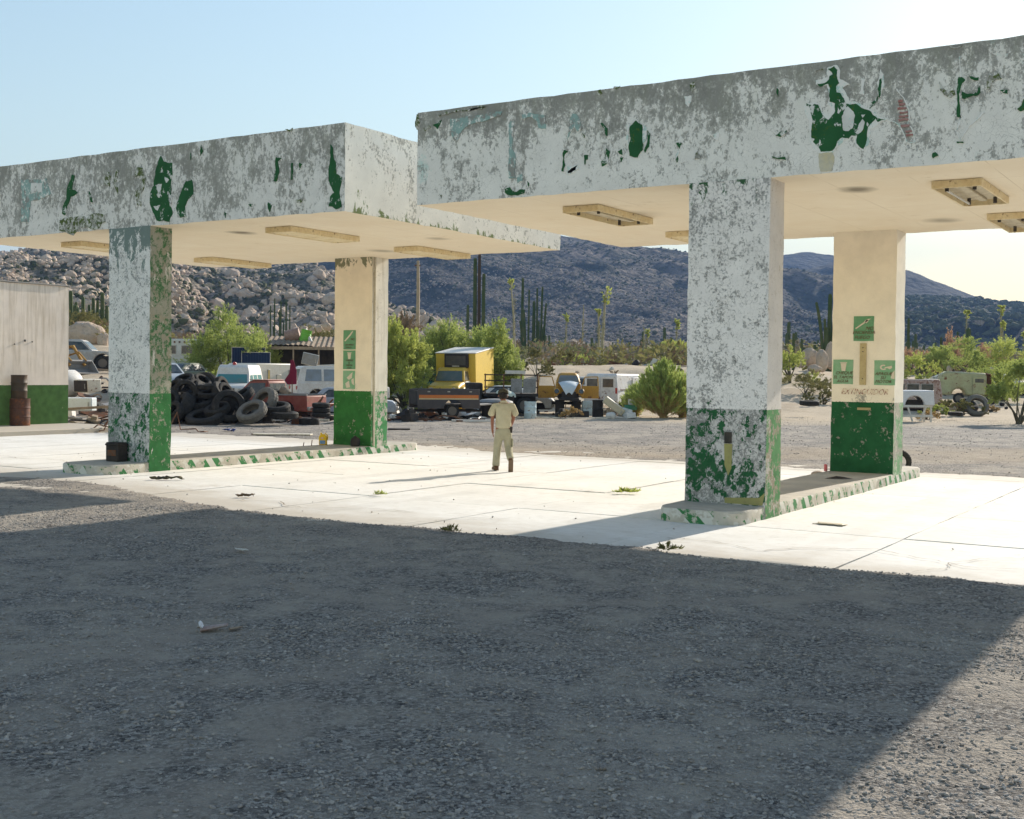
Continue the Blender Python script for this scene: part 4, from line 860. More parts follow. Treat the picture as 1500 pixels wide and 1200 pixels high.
def appliance(label, px, depth, rel, dims, mat, dz=0, rx=0, ry=0, door=True, name='refrigerator', cat='refrigerator', doormat=None, lid=False):
    x, y, z = gpt(px, depth); t_ = thing(name, label, cat, (x, y, z + dz), RZ(rel), None, rx=math.radians(rx), ry=math.radians(ry)); L, D, H = dims
    MB().box(-L / 2, L / 2, -D / 2, D / 2, 0, H).build('cabinet', mat, t_, bevel=.03)
    if door:
        d = MB().box(-L / 2 + .02, L / 2 - .02, -.03, 0, .03, H - .03).build('door', doormat or mat, t_, bevel=.015, loc=(0, -D / 2 - .004, 0)); MB().box(L / 2 - .14, L / 2 - .11, -.065, -.03, H * .3, H * .7).build('handle', M_CHR, d)
    return t_
M_FRI = worn('fridge_white', (.60, .66, .68), (.4, .36, .3), .3, 2, .4); M_ENA = worn('enamel_cream', (.68, .63, .52), (.36, .26, .16), .5, 3, .5, rust=.2); M_LB_ = worn('pale_blue_enamel', (.48, .62, .68), (.35, .3, .24), .45, 3, .45, rust=.15)
appliance('pale refrigerator lying on its side among scrap, left of the front left pillar', 117, 47.5, 2, (1.12, .62, .52), M_FRI, dz=.42)
appliance('rusty open cooker carcass on the scrap heap behind the lying refrigerator', 129, 53, -35, (.95, .7, .55), M_ENA, dz=.55, rx=4, name='cooker', cat='cooker', doormat=M_BLK)
x, y, z = gpt(94, 54); tk = thing('water_heater_tank', 'round dented white tank end behind the building corner', 'tank', (x, y, z + .75), RZ(-40)); MB().lathe([(.02, -.7), (.5, -.62), (.62, -.45), (.62, .45), (.5, .62), (.02, .7)], 22, 0, 'y').build('tank_shell', M_WHT, tk, smooth=True); MB().lathe([(.2, -.75), (.2, -.6)], 12, 0, 'y').build('fitting', M_STEEL, tk)

# behind the tyres: motorhome, green car, ambulance, caravan
def boxcar(name, label, cat, px, depth, rel, L, W, H, z0, mat, windows, dz=0, slope=.2, group='wrecked vehicles in the scrap yard', extra=None, taper=.1, pitch=0):
    x, y, z = gpt(px, depth); t_ = thing(name, label, cat, (x, y, z + dz), RZ(rel), group, ry=math.radians(pitch))
    MB().prism([(L / 2, z0), (L / 2, z0 + (H - z0) * .45), (L / 2 - slope, H - .1), (L / 2 - slope - .12, H), (-L / 2 + .15, H), (-L / 2, H - .12), (-L / 2, z0)], lambda zz: W / 2 - taper * max(0, (zz - z0) / (H - z0) - .45)).build('shell', mat, t_, bevel=.06)
    MB().box(-L / 2 + .2, L / 2 - .2, -W / 2 + .2, W / 2 - .2, z0 - .15, z0).build('chassis', M_BLK, t_)
    for (face, a0, a1, z1, z2, gm) in windows:
        o_ = .02; hw = W / 2 - taper * max(0, ((z1 + z2) / 2 - z0) / (H - z0) - .45)
        if face == 'R': b = (a0, a1, -hw - o_, -hw + .08, z1, z2)
        elif face == 'L': b = (a0, a1, hw - .08, hw + o_, z1, z2)
        elif face == 'B': b = (-L / 2 - o_, -L / 2 + .04, a0, a1, z1, z2)
        else: b = (L / 2 - slope * .6 - .04, L / 2 + o_, a0, a1, z1, z2)
        fr = MB().box(*b).build('window_frame', M_CHR, t_, bevel=.01)
        e = .035
        if face in 'RL': q = (b[0] + e, b[1] - e, (b[2] - .008) if face == 'R' else b[2] + .02, b[3] - .02 if face == 'R' else b[3] + .008, b[4] + e, b[5] - e)
        else: q = (b[0] - .008 if face == 'B' else b[0] + .02, b[1] - .02 if face == 'B' else b[1] + .008, b[2] + e, b[3] - e, b[4] + e, b[5] - e)
        MB().box(*q).build('pane', gm, fr)
    for xw in (L * .3, -L * .3):
        for sg in (1, -1): w = bpy.data.objects.new('wheel', WHEEL); COL.objects.link(w); w.parent = t_; w.location = (xw, sg * (W / 2 - .12), .38); w.scale = (.38, .3, .38)
    return t_
mh = boxcar('motorhome', 'long white motorhome with dark window band behind the tyre heap and green bush', 'motorhome', 268, 76, 3, 7.2, 2.2, 2.7, .7, M_WHT, [('R', -3.2, -.2, 1.75, 2.3, M_GL), ('R', .1, 2.9, 1.75, 2.3, M_GL)], dz=-.1)
for k in range(3): MB().tube([(-.3 + k * .3, -1.03, 2.5), (-.3 + k * .3, -1.1, 2.5)], .06, 8).build('marker_light', M_STEEL, mh)
def car_spec(paint, L=4.4, W=1.75, glass=None, wheels=True, **k):
    h = L / 2; g = glass or M_GL
    d = dict(W=W, zb=.3, wr=.32, paint=paint, arches=[h * .62, -h * .6], wheels=[h * .62, -h * .6] if wheels else [],
        top=[(h, .42), (h - .02, .68), (h - .2, .82), (h * .42, .95), (-h * .62, .97), (-h + .1, .9), (-h, .7), (-h, .42)],
        cab=dict(zb=.93, zr=1.42, tm=.17, mid=-.1, poly=[(h * .48, .92), (h * .12, 1.38), (0, 1.43), (-h * .42, 1.42), (-h * .52, 1.36), (-h * .74, .92)], side=[[(h * .34, .99), (h * .10, 1.30), (-.1, 1.34), (-.1, .99)], [(-.2, .99), (-.2, 1.34), (-h * .40, 1.33), (-h * .58, .99)]], ends=[((h * .45, .98), (h * .16, 1.34), g), ((-h * .71, .98), (-h * .54, 1.32), g)], glass=g),
        doors=[(-.15, .85, .42, .92)], bumpers=[(h + .03, .48), (-h - .03, .48)], lamps=[(h - .03, W / 2 - .22, .66, .09, M_LAMP), (-h + .02, W / 2 - .2, .7, .08, M_TAIL)])
    d.update(k); return d
vehicle('old_car', 'dull green old car under the bush behind the tyre heap', 'car', 262, 68, -110, car_spec(worn('dull_sage_paint', (.20, .24, .19), (.2, .15, .1), .6, 3, .7)), dz=.25)
vehicle('old_car', 'pale blue car nose behind the left end of the tyre heap', 'car', 236, 57, -60, car_spec(worn('powder_blue_paint', (.35, .42, .50), (.3, .25, .2), .5, 3, .6)), dz=.3)
am = vehicle('ambulance_van', 'old white ambulance with turquoise windscreen and red roof beacons', 'ambulance', 346, 61, -90, dict(W=1.9, zb=.4, wr=.36, paint=M_WHT, arches=[1.6, -1.4], wheels=[1.6, -1.4],
    top=[(2.4, .5), (2.38, .95), (2.2, 1.06), (1.25, 1.16), (-2.3, 1.2), (-2.4, .5)], cab=dict(zb=1.15, zr=2.05, tm=.2, mid=0, poly=[(1.22, 1.14), (.75, 1.62), (.7, 1.95), (.5, 2.08), (-2.1, 2.08), (-2.25, 1.95), (-2.32, 1.14)],
    side=[[(.95, 1.22), (.66, 1.55), (.1, 1.58), (.1, 1.22)], [(-.1, 1.22), (-.1, 1.58), (-.9, 1.58), (-.9, 1.22)], [(-1.1, 1.22), (-1.1, 1.58), (-2., 1.58), (-2., 1.22)]], ends=[((1.19, 1.19), (.79, 1.60), M_GLT)], glass=M_GLT), doors=[(0, 1., .5, 1.12)], bumpers=[(2.45, .55)], lamps=[(2.39, .7, .82, .1, M_LAMP)], grille=(2.39, .45, .7, .95)), dz=.25)
for yy in (-.62, 0, .62): MB().lathe([(.10, 2.0), (.10, 2.12), (.06, 2.18), (.01, 2.19)], 12).build('beacon', M_TAIL, am, smooth=True, loc=(.42, yy, .03 if yy == 0 else -.1))
cv = boxcar('caravan', 'cream white caravan body with tall yellow lit window strips, beneath solar panels', 'caravan', 384, 66, 57, 3.2, 2.2, 2.75, .45, worn('caravan_white', (.74, .70, .62), (.55, .42, .25), .35, 2, .5),
    [('R', -.72, -.52, 1.35, 2.42, worn('yellowed_blind', (.62, .45, .15))), ('R', .92, 1.16, 1.35, 2.42, worn('yellowed_blind', (.62, .45, .15))), ('B', -.85, .55, .9, 1.75, M_GL), ('R', -.05, .32, 1.6, 2.15, worn('cream_hatch', (.66, .60, .48)))], dz=-.25, slope=.35)
for k in range(3): MB().tube([(-1.6, .15 + k * .22, 2.42), (-1.67, .15 + k * .22, 2.42)], .045, 8).build('marker_light', M_STEEL, cv)
# solar panels propped on their own rack behind the caravan
M_PV = NT('solar_cells'); t = M_PV; x_, y_, z_ = t.sep(); f = t.math('FRACT', t.math('MULTIPLY', x_, 6.5)); c = t.mix(t.math('GREATER_THAN', f, .94), (.006, .018, .055), (.06, .09, .15)); M_PV = t.fin(c, .5, None, 0, .15)
for i, (px, wd, ht, top, dd, lb) in enumerate([(351, .95, 1.35, 508, 70, 'upright dark blue solar panel above the caravan roof, leftmost'), (371, 1.35, .6, 508.5, 70.8, 'upper dark blue solar panel above the caravan roof'), (374.5, 1.65, .72, 515.5, 69.6, 'lower dark blue solar panel resting on the caravan roof')]):
    x, y, z = gpt(px, dd); zt = zat(px, top, dd)
    s_ = thing('solar_panel', lb, 'solar panel', (x, y, z), RZ(4), 'solar panels above the caravan'); hh = zt - z
    MB().box(-wd / 2, wd / 2, -.02, .02, hh - ht, hh).build('frame', M_CHR, s_); MB().box(-wd / 2 + .03, wd / 2 - .03, -.03, -.022, hh - ht + .03, hh - .03).build('cells', M_PV, s_)
    for sx in (-.4, .4): MB().tube([(sx * wd, .1, 0), (sx * wd, .03, hh - ht * .5)], .025, 6).build('post', M_STEEL, s_)

# red pickup
M_REDP = worn('faded_red_paint', (.20, .028, .020), (.30, .12, .08), .65, 2.5, .6, rust=.25); M_PINK = worn('sun_faded_red_roof', (.45, .20, .16), (.5, .4, .33), .6, 2, .7)
rp = vehicle('pickup_truck', 'faded red pickup truck with sunk tyres beside the tyre heap', 'pickup truck', 391, 53, 160, pickup_spec(M_REDP, W=1.75, wheels=[1.55], wr=.34), dz=-.05)
MB().box(-.45, .45, -.7, .7, 1.73, 1.76).build('roof_skin', M_PINK, rp, bevel=.02)
MB().box(-2.42, -.62, -.8, .8, 1.103, 1.108).build('load_bed', M_BLK, rp)
for sg in (1, -1): MB().box(-2.45, -.6, sg * .82 - .05, sg * .82 + .05, 1.10, 1.16).build('bed_rail', M_GREY, rp, bevel=.01)
MB().at((-2.75, 0, .62), (0, -62, 0)).box(-.02, .02, -.75, .75, -.3, .3).build('tailgate', M_REDP, rp, bevel=.01)
for k, (a, b) in enumerate([((-2.5, .5, .5), (-2.9, .3, 1.0)), ((-2.5, -.4, .45), (-3.0, -.5, .95)), ((-2.5, .1, .5), (-2.85, .15, 1.08))]): MB().tube([a, b], .04, 6).build('bent_strut', M_STEEL, rp)
tag(MB().tube([(-.55, -.3, 1.15), (-.9, .1, 1.3), (-1.3, .3, 1.16)], [.12, .2, .1], 10).build('sandbag', M_WOOD, None, smooth=True), 'tan sack lying on the red pickup bed rail', 'sack', None, (rp.location.x, rp.location.y, rp.location.z), (0, 0, RZ(160)))
# white station wagon behind it
wg = vehicle('station_wagon', 'white van-bodied wagon with four side windows and a maroon rag, behind the red pickup', 'wagon', 497, 61, 22, dict(W=1.95, zb=.45, wr=.36, paint=M_WHT, arches=[1.6, -1.35], wheels=[1.6, -1.35],
    top=[(2.35, .5), (2.33, .98), (2.1, 1.1), (1.3, 1.2), (-2.3, 1.22), (-2.36, .5)], cab=dict(zb=1.2, zr=2.0, tm=.17, mid=0, poly=[(1.75, 1.18), (1.05, 1.92), (.85, 2.02), (-1.95, 2.02), (-2.12, 1.93), (-2.33, 1.18)],
    side=[[(1.5, 1.28), (1.0, 1.84), (.55, 1.86), (.55, 1.28)], [(.42, 1.28), (.42, 1.86), (-.2, 1.86), (-.2, 1.28)], [(-.32, 1.28), (-.32, 1.86), (-1.0, 1.86), (-1.0, 1.28)], [(-1.12, 1.28), (-1.12, 1.86), (-1.85, 1.86), (-1.95, 1.28)]], ends=[((1.69, 1.26), (1.10, 1.86), M_GL), ((-2.30, 1.28), (-2.13, 1.86), M_GL)], glass=M_GLP), doors=[(.45, 1.4, .55, 1.16)], bumpers=[(-2.42, .6)], bm=M_GREY, lamps=[(-2.34, .82, .95, .09, M_TAIL)]), dz=.32)
x, y, z = gpt(424.5, 56.5); zt = zat(424, 527, 56.5) - z; zl = zat(424, 563, 56.5) - z
cl = MB(); cl.slabpoly([(-.12, 0, zl), (.30, .05, zl + .02), (.30, .03, zt - .5), (.16, 0, zt), (.02, 0, zt), (-.02, -.02, zt - .6), (-.25, -.03, zl + .2)], (0, -1, 0), .03); cl.tube([(.1, .05, 0), (.1, .03, zt + .05)], .025, 6, 1)
tag(cl.build('hanging_rag', [worn('maroon_cloth', (.20, .018, .045), (.1, .01, .02), .5, 3, .9), M_STEEL], None), 'maroon rag hanging from a pole between the caravan and white wagon', 'cloth', None, (x, y, z), (0, 0, RZ(0)))
x, y, z = gpt(467, 55.5); tkx = thing('metal_tank_panel', 'dented white metal panel leaning in front of the white wagon', 'metal panel', (x, y, z), RZ(-3)); MB().prism([(-.78, 0), (.45, .0), (.55, .5), (.5, 1.05), (-.0, 1.0), (-.72, 1.02)], .05).build('sheet', M_WHT, tkx, bevel=.02); MB().prism([(-1.05, 0), (-.82, 0), (-.76, 1.0), (-1.0, .95)], .25).build('side_fold', M_GREY, tkx, bevel=.02)
# sheds at the back
sh = thing('scrap_shed', 'low open shed with rusty corrugated roof and junk piled on top', 'shed', gpt(447, 74), RZ(5)); SHZ = (zat(447, 505, 72.5) - gpt(447, 74)[2]) / 2.35; sh.scale = (1, 1, SHZ); SHT = zat(447, 503, 74) - gpt(447, 74)[2]
m = MB(); n_ = 60; vs = []
for i in range(n_ + 1):
    xx = -2.3 + 4.5 * i / n_; zz = .02 * math.sin(i * 1.57)
    vs += [(xx, -1.6, 2.35 + zz - .10 * max(0, xx)), (xx, 1.8, 2.75 + zz)]
m.add(vs, [(2 * i, 2 * i + 2, 2 * i + 3, 2 * i + 1) for i in range(n_)]); m.build('corrugated_roof', worn('corrugated_rust', (.30, .24, .17), (.14, .08, .05), .7, 3, .8, rust=.3), sh)
for xx in (-2.1, -.6, .9, 2.1): MB().tube([(xx, -1.5, -.4), (xx, -1.5, 2.3)], .05, 6).build('post', M_WOOD, sh)
MB().box(-2.2, 2.2, 1.6, 1.7, -.3, 2.65).build('back_wall', M_BLK, sh)
MB().box(-2.3, 2.2, -1.62, -1.56, 2.16, 2.28).build('fascia_board', M_WOOD, sh)
def cylthing(name, label, cat, px, depth, r, h, mat, dz=0, rx=0, ry=0, rel=0, group=None, bands=2, rim=True, loc=None):
    x, y, z = loc or gpt(px, depth); t_ = thing(name, label, cat, (x, y, z + dz), RZ(rel), group, rx=math.radians(rx), ry=math.radians(ry))
    prof = [(r * .97, 0), (r, .02)]
    for k in range(bands): zz = h * (k + 1) / (bands + 1); prof += [(r, zz - .03), (r * 1.035, zz - .015), (r * 1.035, zz + .015), (r, zz + .03)]
    prof += [(r, h - .03), (r * 1.03, h - .01), (r * 1.03, h), (r * .97, h), (r * .95, h - .03)]
    MB().lathe(prof, 24).build('drum_wall', mat, t_, smooth=True, ang=35)
    return t_
M_OLD = worn('brown_drum', (.12, .052, .035), (.05, .03, .02), .7, 3, .6, rust=.4); M_OLG = worn('dark_olive_drum', (.045, .04, .03), (.12, .06, .03), .7, 3, .6)
cylthing('oil_drum', 'rusty brown oil drum standing on the pavement, carrying a darker drum', 'drum', 0, 0, .33, .92, M_OLD, loc=(-36.05, 26.15, .15))
cylthing('oil_drum', 'dark dented drum stacked on the brown drum by the building', 'drum', 0, 0, .262, .80, M_OLG, loc=(-36.07, 26.13, 1.072))
x, y, z = gpt(444, 74.3)
cylthing('plastic_drum', 'lime green plastic drum on top of the shed roof', 'drum', 444.5, 74.3, .33, .85, worn('lime_plastic', (.16, .48, .05), rough=.4), dz=SHT, ry=12)
cylthing('steel_drum', 'rusty pinkish drum lying on the shed roof', 'drum', 418, 74.5, .4, .9, worn('pink_rust', (.38, .25, .2), (.2, .1, .07), .7), dz=SHT + .3, ry=75)
appliance('white window frame box leaning under the shed roof edge', 452, 71.5, 0, (.95, .12, .7), M_WHT, dz=2.35, ry=12, name='window_unit', cat='window unit', doormat=M_GREY)
appliance('pale flat boat shaped box stored beneath the shed', 470, 72, 0, (2.0, .8, .35), M_WHT, dz=2.0, ry=-3, name='storage_box', cat='box', door=False)
cylthing('gas_cylinder', 'pale bottle shaped cylinder leaning on the shed roof', 'cylinder', 455, 74.2, .14, .95, M_WHT, dz=SHT, ry=-25, bands=0)

# tyres
def tyre_mesh(w=.30, name='tyre', ri=.60):
    m = MB(); n = 30
    m.lathe([(ri, -w * .55), (ri + .03, -w * .95), (.80, -w * 1.08), (.93, -w * .95), (1., -w * .62), (1.0, 0), (1., w * .62), (.93, w * .95), (.80, w * 1.08), (ri + .03, w * .95), (ri, w * .55), (ri + .10, w * .6), (.9, w * .5), (.94, 0), (.9, -w * .5), (ri + .10, -w * .6)], n, 0, 'z', True)
    for k in range(n):      # tread blocks
        a = 2 * math.pi * (k + .5) / n
        for sg in (-1, 1): m.at((math.cos(a) * .995, math.sin(a) * .995, sg * w * .36), (0, 0, math.degrees(a))).box(-.02, .022, -.07, .07, -w * .2, w * .2)
    m.T = Matrix.Identity(4); return m.mesh(name, [M_RUB], True, 35)
TY = [tyre_mesh(.30), tyre_mesh(.24), tyre_mesh(.38, ri=.52)]
M_DUST = worn('dusty_pale_rubber', (.20, .185, .16), (.08, .075, .07), .7, 4, .9)
TYD = TY[0].copy(); TYD.materials.clear(); TYD.materials.append(M_DUST)
def tyre(loc, r, tilt, az, label, kind_=0, group='old tyres dumped in the yard'):
    me = TYD if kind_ == 9 else TY[kind_]; o = bpy.data.objects.new('tyre', me); COL.objects.link(o)
    a = math.radians(az) + YAW; tl = math.radians(tilt)
    o.matrix_world = Matrix.Translation(loc) @ Matrix.Rotation(a, 4, 'Z') @ Matrix.Rotation(tl, 4, 'X') @ Matrix.Rotation(rnd.uniform(0, 6), 4, 'Z') @ Matrix.Diagonal((r, r, r, 1))
    o['label'] = label; o['category'] = 'tyre'; o['group'] = group; return o
def typx(px, py, depth, r, tilt, az, label, kind_=0):      # tyre centre seen at px, py
    x, y, z = gpt(px, depth); return tyre((x, y, max(tz(x, y) + .1, zat(px, py, depth))), r, tilt, az, label, kind_)
NMT = [(272, 573, 47.5, .46, 80, 10, 'upright tyre facing the lot with a bar across its hole', 0), (270, 556, 48.4, .40, 28, -20, 'tyre lying tilted on top of the heap, its rim facing the sky', 0), (296, 558, 48.8, .38, 40, 60, 'tyre slumped at the crest of the heap', 0), (306, 566, 47.6, .40, 4, 0, 'flat lying brownish tyre on the crest of the heap', 1),
    (306, 577, 47.4, .42, 12, 0, 'flat lying tyre just beneath the brownish one', 1), (255, 604, 46.3, .44, 70, -35, 'tyre at the heap foot half hidden by the front left pillar', 0), (266, 597, 46.9, .62, 55, -60, 'big tractor tyre with chunky lugs in the heap', 2), (335, 595, 46.6, .64, 72, 25, 'large dark tyre leaning with a white rag inside', 0),
    (369, 603, 45.8, .58, 38, -25, 'dusty pale truck tyre leaning at the heap right end', 9), (387, 589, 47.2, .62, 62, -40, 'pale truck tyre leaning behind the right end of heap', 9), (404, 598, 46.6, .56, 14, 0, 'tyre lying open side up near the red pickup', 0), (300, 612, 46.2, .72, 20, -12, 'wide tyre lying at the foot of the heap', 1), (355, 580, 48, .5, 35, -55, 'tyre with pale rim line sliding off the heap', 0),
    (417, 608, 46.2, .52, 3, 0, 'flat dark tyre on the gravel right of the heap', 1), (325, 566, 48.4, .42, 75, 70, 'tyre standing edge on at the heap crest', 1), (330, 574, 47.8, .40, 65, 60, 'tyre leaning against the edge on tyre', 1), (244, 585, 46.9, .5, 50, 30, 'tyre near the pillar at mid heap', 0), (285, 590, 47.2, .45, 30, 30, 'tyre in the shaded middle of the heap', 0), (318, 600, 46.6, .5, 25, -30, 'tyre in the shaded lower middle of the heap', 0)]
for a in NMT: typx(*a)
for i in range(64):
    px = 222 + 170 * ((i * .618) % 1); dd = 47.3 + 2.4 * ((i * .37) % 1); tmx = 1.55 * max(.10, 1 - ((px - 275) / 108) ** 2)
    x, y, z = gpt(px, dd); h = z + .15 + tmx * ((i * .271) % 1) * .9
    tyre((x, y, h), rnd.uniform(.36, .56), rnd.uniform(5, 75), rnd.uniform(-90, 90), 'black tyre buried inside the big tyre heap', rnd.choice([0, 0, 1]), 'tyres inside the heap')
for k, (px, py, dd, r) in enumerate([(471, 607, 49, .37), (471, 600, 49, .36), (470.5, 593, 49, .36)]): typx(px, py, dd, r, 2, 0, ['bottom tyre', 'middle tyre', 'top tyre'][k] + ' of the small stack by the rear left pillar', 1)
o = tyre((-6.98, 27.55, .26), .26, 78, -10, 'tyre leaning behind the rear right pillar on the island end', 0)
typx(1186, 590, 62, .5, 3, 0, 'black tyre lying on pale dirt between the right pillars', 1)
typx(1400, 605.5, 60, .36, 3, 0, 'black tyre lying alone on dirt right of the right pillars', 1)
typx(1431, 594, 66, .62, 66, -12, 'white painted tyre ring leaning before the pale green van', 9)
typx(1418, 593, 67, .55, 30, 20, 'dark tyre beneath the white painted ring', 0)
for px, lb in ((447, 'left small rusty wheel rim on the gravel'), (459, 'right small rusty wheel rim on the gravel')):
    x, y, z = gpt(px, 47); w = bpy.data.objects.new('wheel_rim', WHEEL); COL.objects.link(w); w.location = (x, y, z + .14); w.rotation_euler = (math.pi / 2, 0, 0); w.scale = (.25, .4, .25); tag(w, lb, 'wheel rim', 'loose wheel rims')

# pickup bed with orange stripe, parts heap around it
M_BED = worn('charcoal_paint', (.055, .05, .055), (.12, .10, .09), .5, 3, .5); M_ORG = worn('orange_stripe', (.62, .17, .035), (.5, .25, .1), .4, 4, .6); M_YLS = worn('yellow_stripe', (.62, .50, .28), (.4, .35, .25), .4, 4, .6)
x, y, z = gpt(655, 54.5); pb = thing('pickup_bed', 'charcoal pickup load bed with orange side stripe, propped before the yellow truck', 'pickup bed', (x, y, z + .35), RZ(197))
bedp = [(1.55, .15), (1.55, .98), (1.4, 1.02), (-1.25, 1.02), (-1.28, .15)] + arch(-.05, .42, .15)
for sg in (1, -1):
    s_ = MB().prism([(a, b) for a, b in bedp], .04).build('side_panel', M_BED, pb, bevel=.015, loc=(0, sg * .9, 0))
    for mt, z0, z1 in ((M_ORG, .62, .76), (M_YLS, .56, .615)): MB().box(-1.2, 1.5, sg * .045 - .006, sg * .045 + .006, z0, z1).build('stripe', mt, s_)
    for xx in (-.9, .1, 1.0): MB().box(xx, xx + .12, sg * .04 - .01, sg * .04 + .012, .88, .93).build('rail_clip', M_CHR, s_)
MB().box(-1.25, 1.5, -.86, .86, .30, .36).build('bed_floor', M_BLK, pb); MB().box(1.46, 1.52, -.86, .86, .34, .95).build('front_board', M_BLK, pb); MB().at((-1.55, 0, .32), (0, 5, 0)).box(-.35, .3, -.85, .85, -.02, .03).build('tailgate', worn('pale_tailgate', (.42, .38, .34), (.2, .15, .1), .5), pb, bevel=.01)
MB().box(-1.5, 1.6, -.4, -.3, .0, .1).box(-1.5, 1.6, .3, .4, .0, .1).build('frame_rail', M_BLK, pb)
for sg in (-1, 1): w = bpy.data.objects.new('wheel', WHEEL); COL.objects.link(w); w.parent = pb; w.location = (-.05, sg * .72, .05); w.scale = (.33, .28, .33)

# the yellow box truck
M_YT = worn('yellow_truck_paint', (.62, .40, .045), (.40, .26, .06), .5, 2, .5, rust=.15); M_YB = worn('yellow_box_paint', (.66, .45, .055), (.5, .36, .08), .4, 1.2, .5)
x, y, z = gpt(668, 66); z += .17; yt = thing('box_truck', 'old yellow truck with tall yellow cargo box and dark cooling unit', 'truck', (x, y, z + .05), RZ(-104), 'wrecked vehicles in the scrap yard', ry=math.radians(2.5))
bx_ = MB().box(-3.9, -.1, -1.12, 1.12, .75, 2.92).build('cargo_box', M_YB, yt, bevel=.03); bx_.rotation_euler = (0, math.radians(3.2), 0)
MB().box(-3.95, -.05, -1.16, 1.16, 2.92, 2.97).build('box_roof', M_WHT, bx_, bevel=.02)
ac = MB().box(-.1, .35, -.55, .75, 2.15, 2.92).build('cooling_unit', M_BLK, yt, bevel=.04); MB().box(.352, .37, -.45, .65, 2.3, 2.8).build('unit_grille', worn('dark_vent', (.05, .05, .05)), ac); MB().box(.372, .385, -.1, .3, 2.22, 2.28).build('unit_badge', M_CHR, ac)
MB().prism([(2.5, .6), (2.52, 1.05), (2.35, 1.28), (1.7, 1.42), (1.25, 1.46), (.05, 1.5), (.05, .6)] + arch(1.75, .52, .6), .86).build('body', M_YT, yt, bevel=.12)
hf = lambda zz: .86 - .14 * max(0, (zz - 1.45) / .75)
cb = MB().prism([(1.3, 1.44), (.98, 2.05), (.75, 2.18), (.15, 2.18), (.06, 2.05), (.04, 1.44)], hf).build('cab', M_YT, yt, bevel=.08)
MB().slabpoly([(1.305, -.74, 1.5), (1.305, .74, 1.5), (1.03, .66, 2.02), (1.03, -.66, 2.02)], (.9, 0, .44), .03).build('windscreen', glass_mat('cracked_windscreen', (.07, .10, .10)), cb)
for sg in (1, -1):
    q = [(1.1, sg * .86, 1.52), (.88, sg * .775, 1.98), (.3, sg * .775, 1.98), (.3, sg * .86, 1.52)]; MB().slabpoly(q if sg < 0 else q[::-1], (0, sg, 0), .03).build('side_window', M_GL, cb)
    d = MB().box(.25, 1.15, -.012, .012, .75, 1.46).build('door', M_WHT if sg > 0 else M_YT, yt, bevel=.01, loc=(0, sg * .87, 0)); MB().box(.32, .44, -.02, .02, 1.3, 1.33).build('handle', M_CHR, d, loc=(0, sg * .02, 0))
    fd = MB().at((1.75, sg * .86, .62)).lathe([(.60, -.16), (.62, .0), (.58, .16), (.50, .2), (.5, -.16)], 20, 0, 'y').build('fender', M_YT, yt, smooth=True)
    MB().at((2.42, sg * .62, 1.08)).tube([(0, 0, 0), (.12, 0, 0)], .13, 14).build('headlight', M_CHR, yt, smooth=True, ang=40)
    for xw in (1.75, -2.6): w = bpy.data.objects.new('wheel', WHEEL); COL.objects.link(w); w.parent = yt; w.location = (xw, sg * .8, .45); w.scale = (.45, .36, .45)
MB().box(2.52, 2.56, -.45, .45, .95, 1.15).build('grille', M_BLK, yt); MB().box(2.58, 2.68, -.9, .9, .55, .72).build('bumper', M_GREY, yt, bevel=.02); MB().box(-3.9, 1.2, -.45, .45, .5, .75).build('chassis', M_BLK, yt)

vehicle('van', 'teal van half hidden under the green tree left of the yellow truck', 'van', 616, 72, 200, car_spec(worn('teal_paint', (.05, .20, .21), (.12, .12, .1), .4, 2), L=4.6, W=1.8, glass=M_GL), dz=.35)
vehicle('old_car', 'pale bluish car nose at the left of the parts heap', 'car', 511, 56, 5, car_spec(worn('powder_blue_paint', (.35, .42, .50), (.3, .25, .2), .5, 3, .6), wheels=True), dz=-.05)
vehicle('old_car', 'cream car roof under the green trees left of the yellow truck', 'car', 588, 71, 10, car_spec(M_WHT), dz=.2)
# burnt stake truck
x, y, z = gpt(745, 60); st = thing('stake_truck', 'burnt black stake-bed truck with grey side panels behind the walking man', 'truck', (x, y, z + .1), RZ(6), 'wrecked vehicles in the scrap yard')
MB().box(-1.3, 1.35, -1.05, 1.05, .85, 1.0).build('deck', M_BLK, st, bevel=.01); MB().box(-1.3, 1.3, -.9, -.86, .98, 1.0).build('deck_edge', M_WHT, st)
for sg in (-1,):
    for xx in (-1.25, -.35, .5, 1.3): MB().box(xx - .03, xx + .03, sg * 1.02 - .03, sg * 1.02 + .03, 1.0, 1.95).build('stake', M_STEEL, st)
    for zz in (1.3, 1.62, 1.9): MB().box(-1.3, 1.35, sg * 1.02 - .02, sg * 1.02 + .02, zz - .03, zz + .03).build('rail', M_BLK, st)
for x0, x1 in ((.0, .55), (.6, 1.22)): MB().box(x0, x1, -1.075, -1.045, 1.04, 1.72).build('side_panel', worn('blotched_grey_sheet', (.27, .275, .28), (.12, .11, .1), .7, 3), st, bevel=.01)
MB().box(-.1, .85, .2, .9, 1.95, 2.12).build('headboard', M_WHT, st); MB().box(-2.1, -1.35, -.9, .9, .5, 1.5).build('cab_shell', M_BLK, st, bevel=.08)
MB().box(-2.1, 1.3, -.4, .4, .4, .85).build('chassis', M_BLK, st)
for xw in (-1.7, .7):
    for sg in (-1, 1): w = bpy.data.objects.new('wheel', WHEEL); COL.objects.link(w); w.parent = st; w.location = (xw, sg * .85, .42); w.scale = (.42, .34, .42)
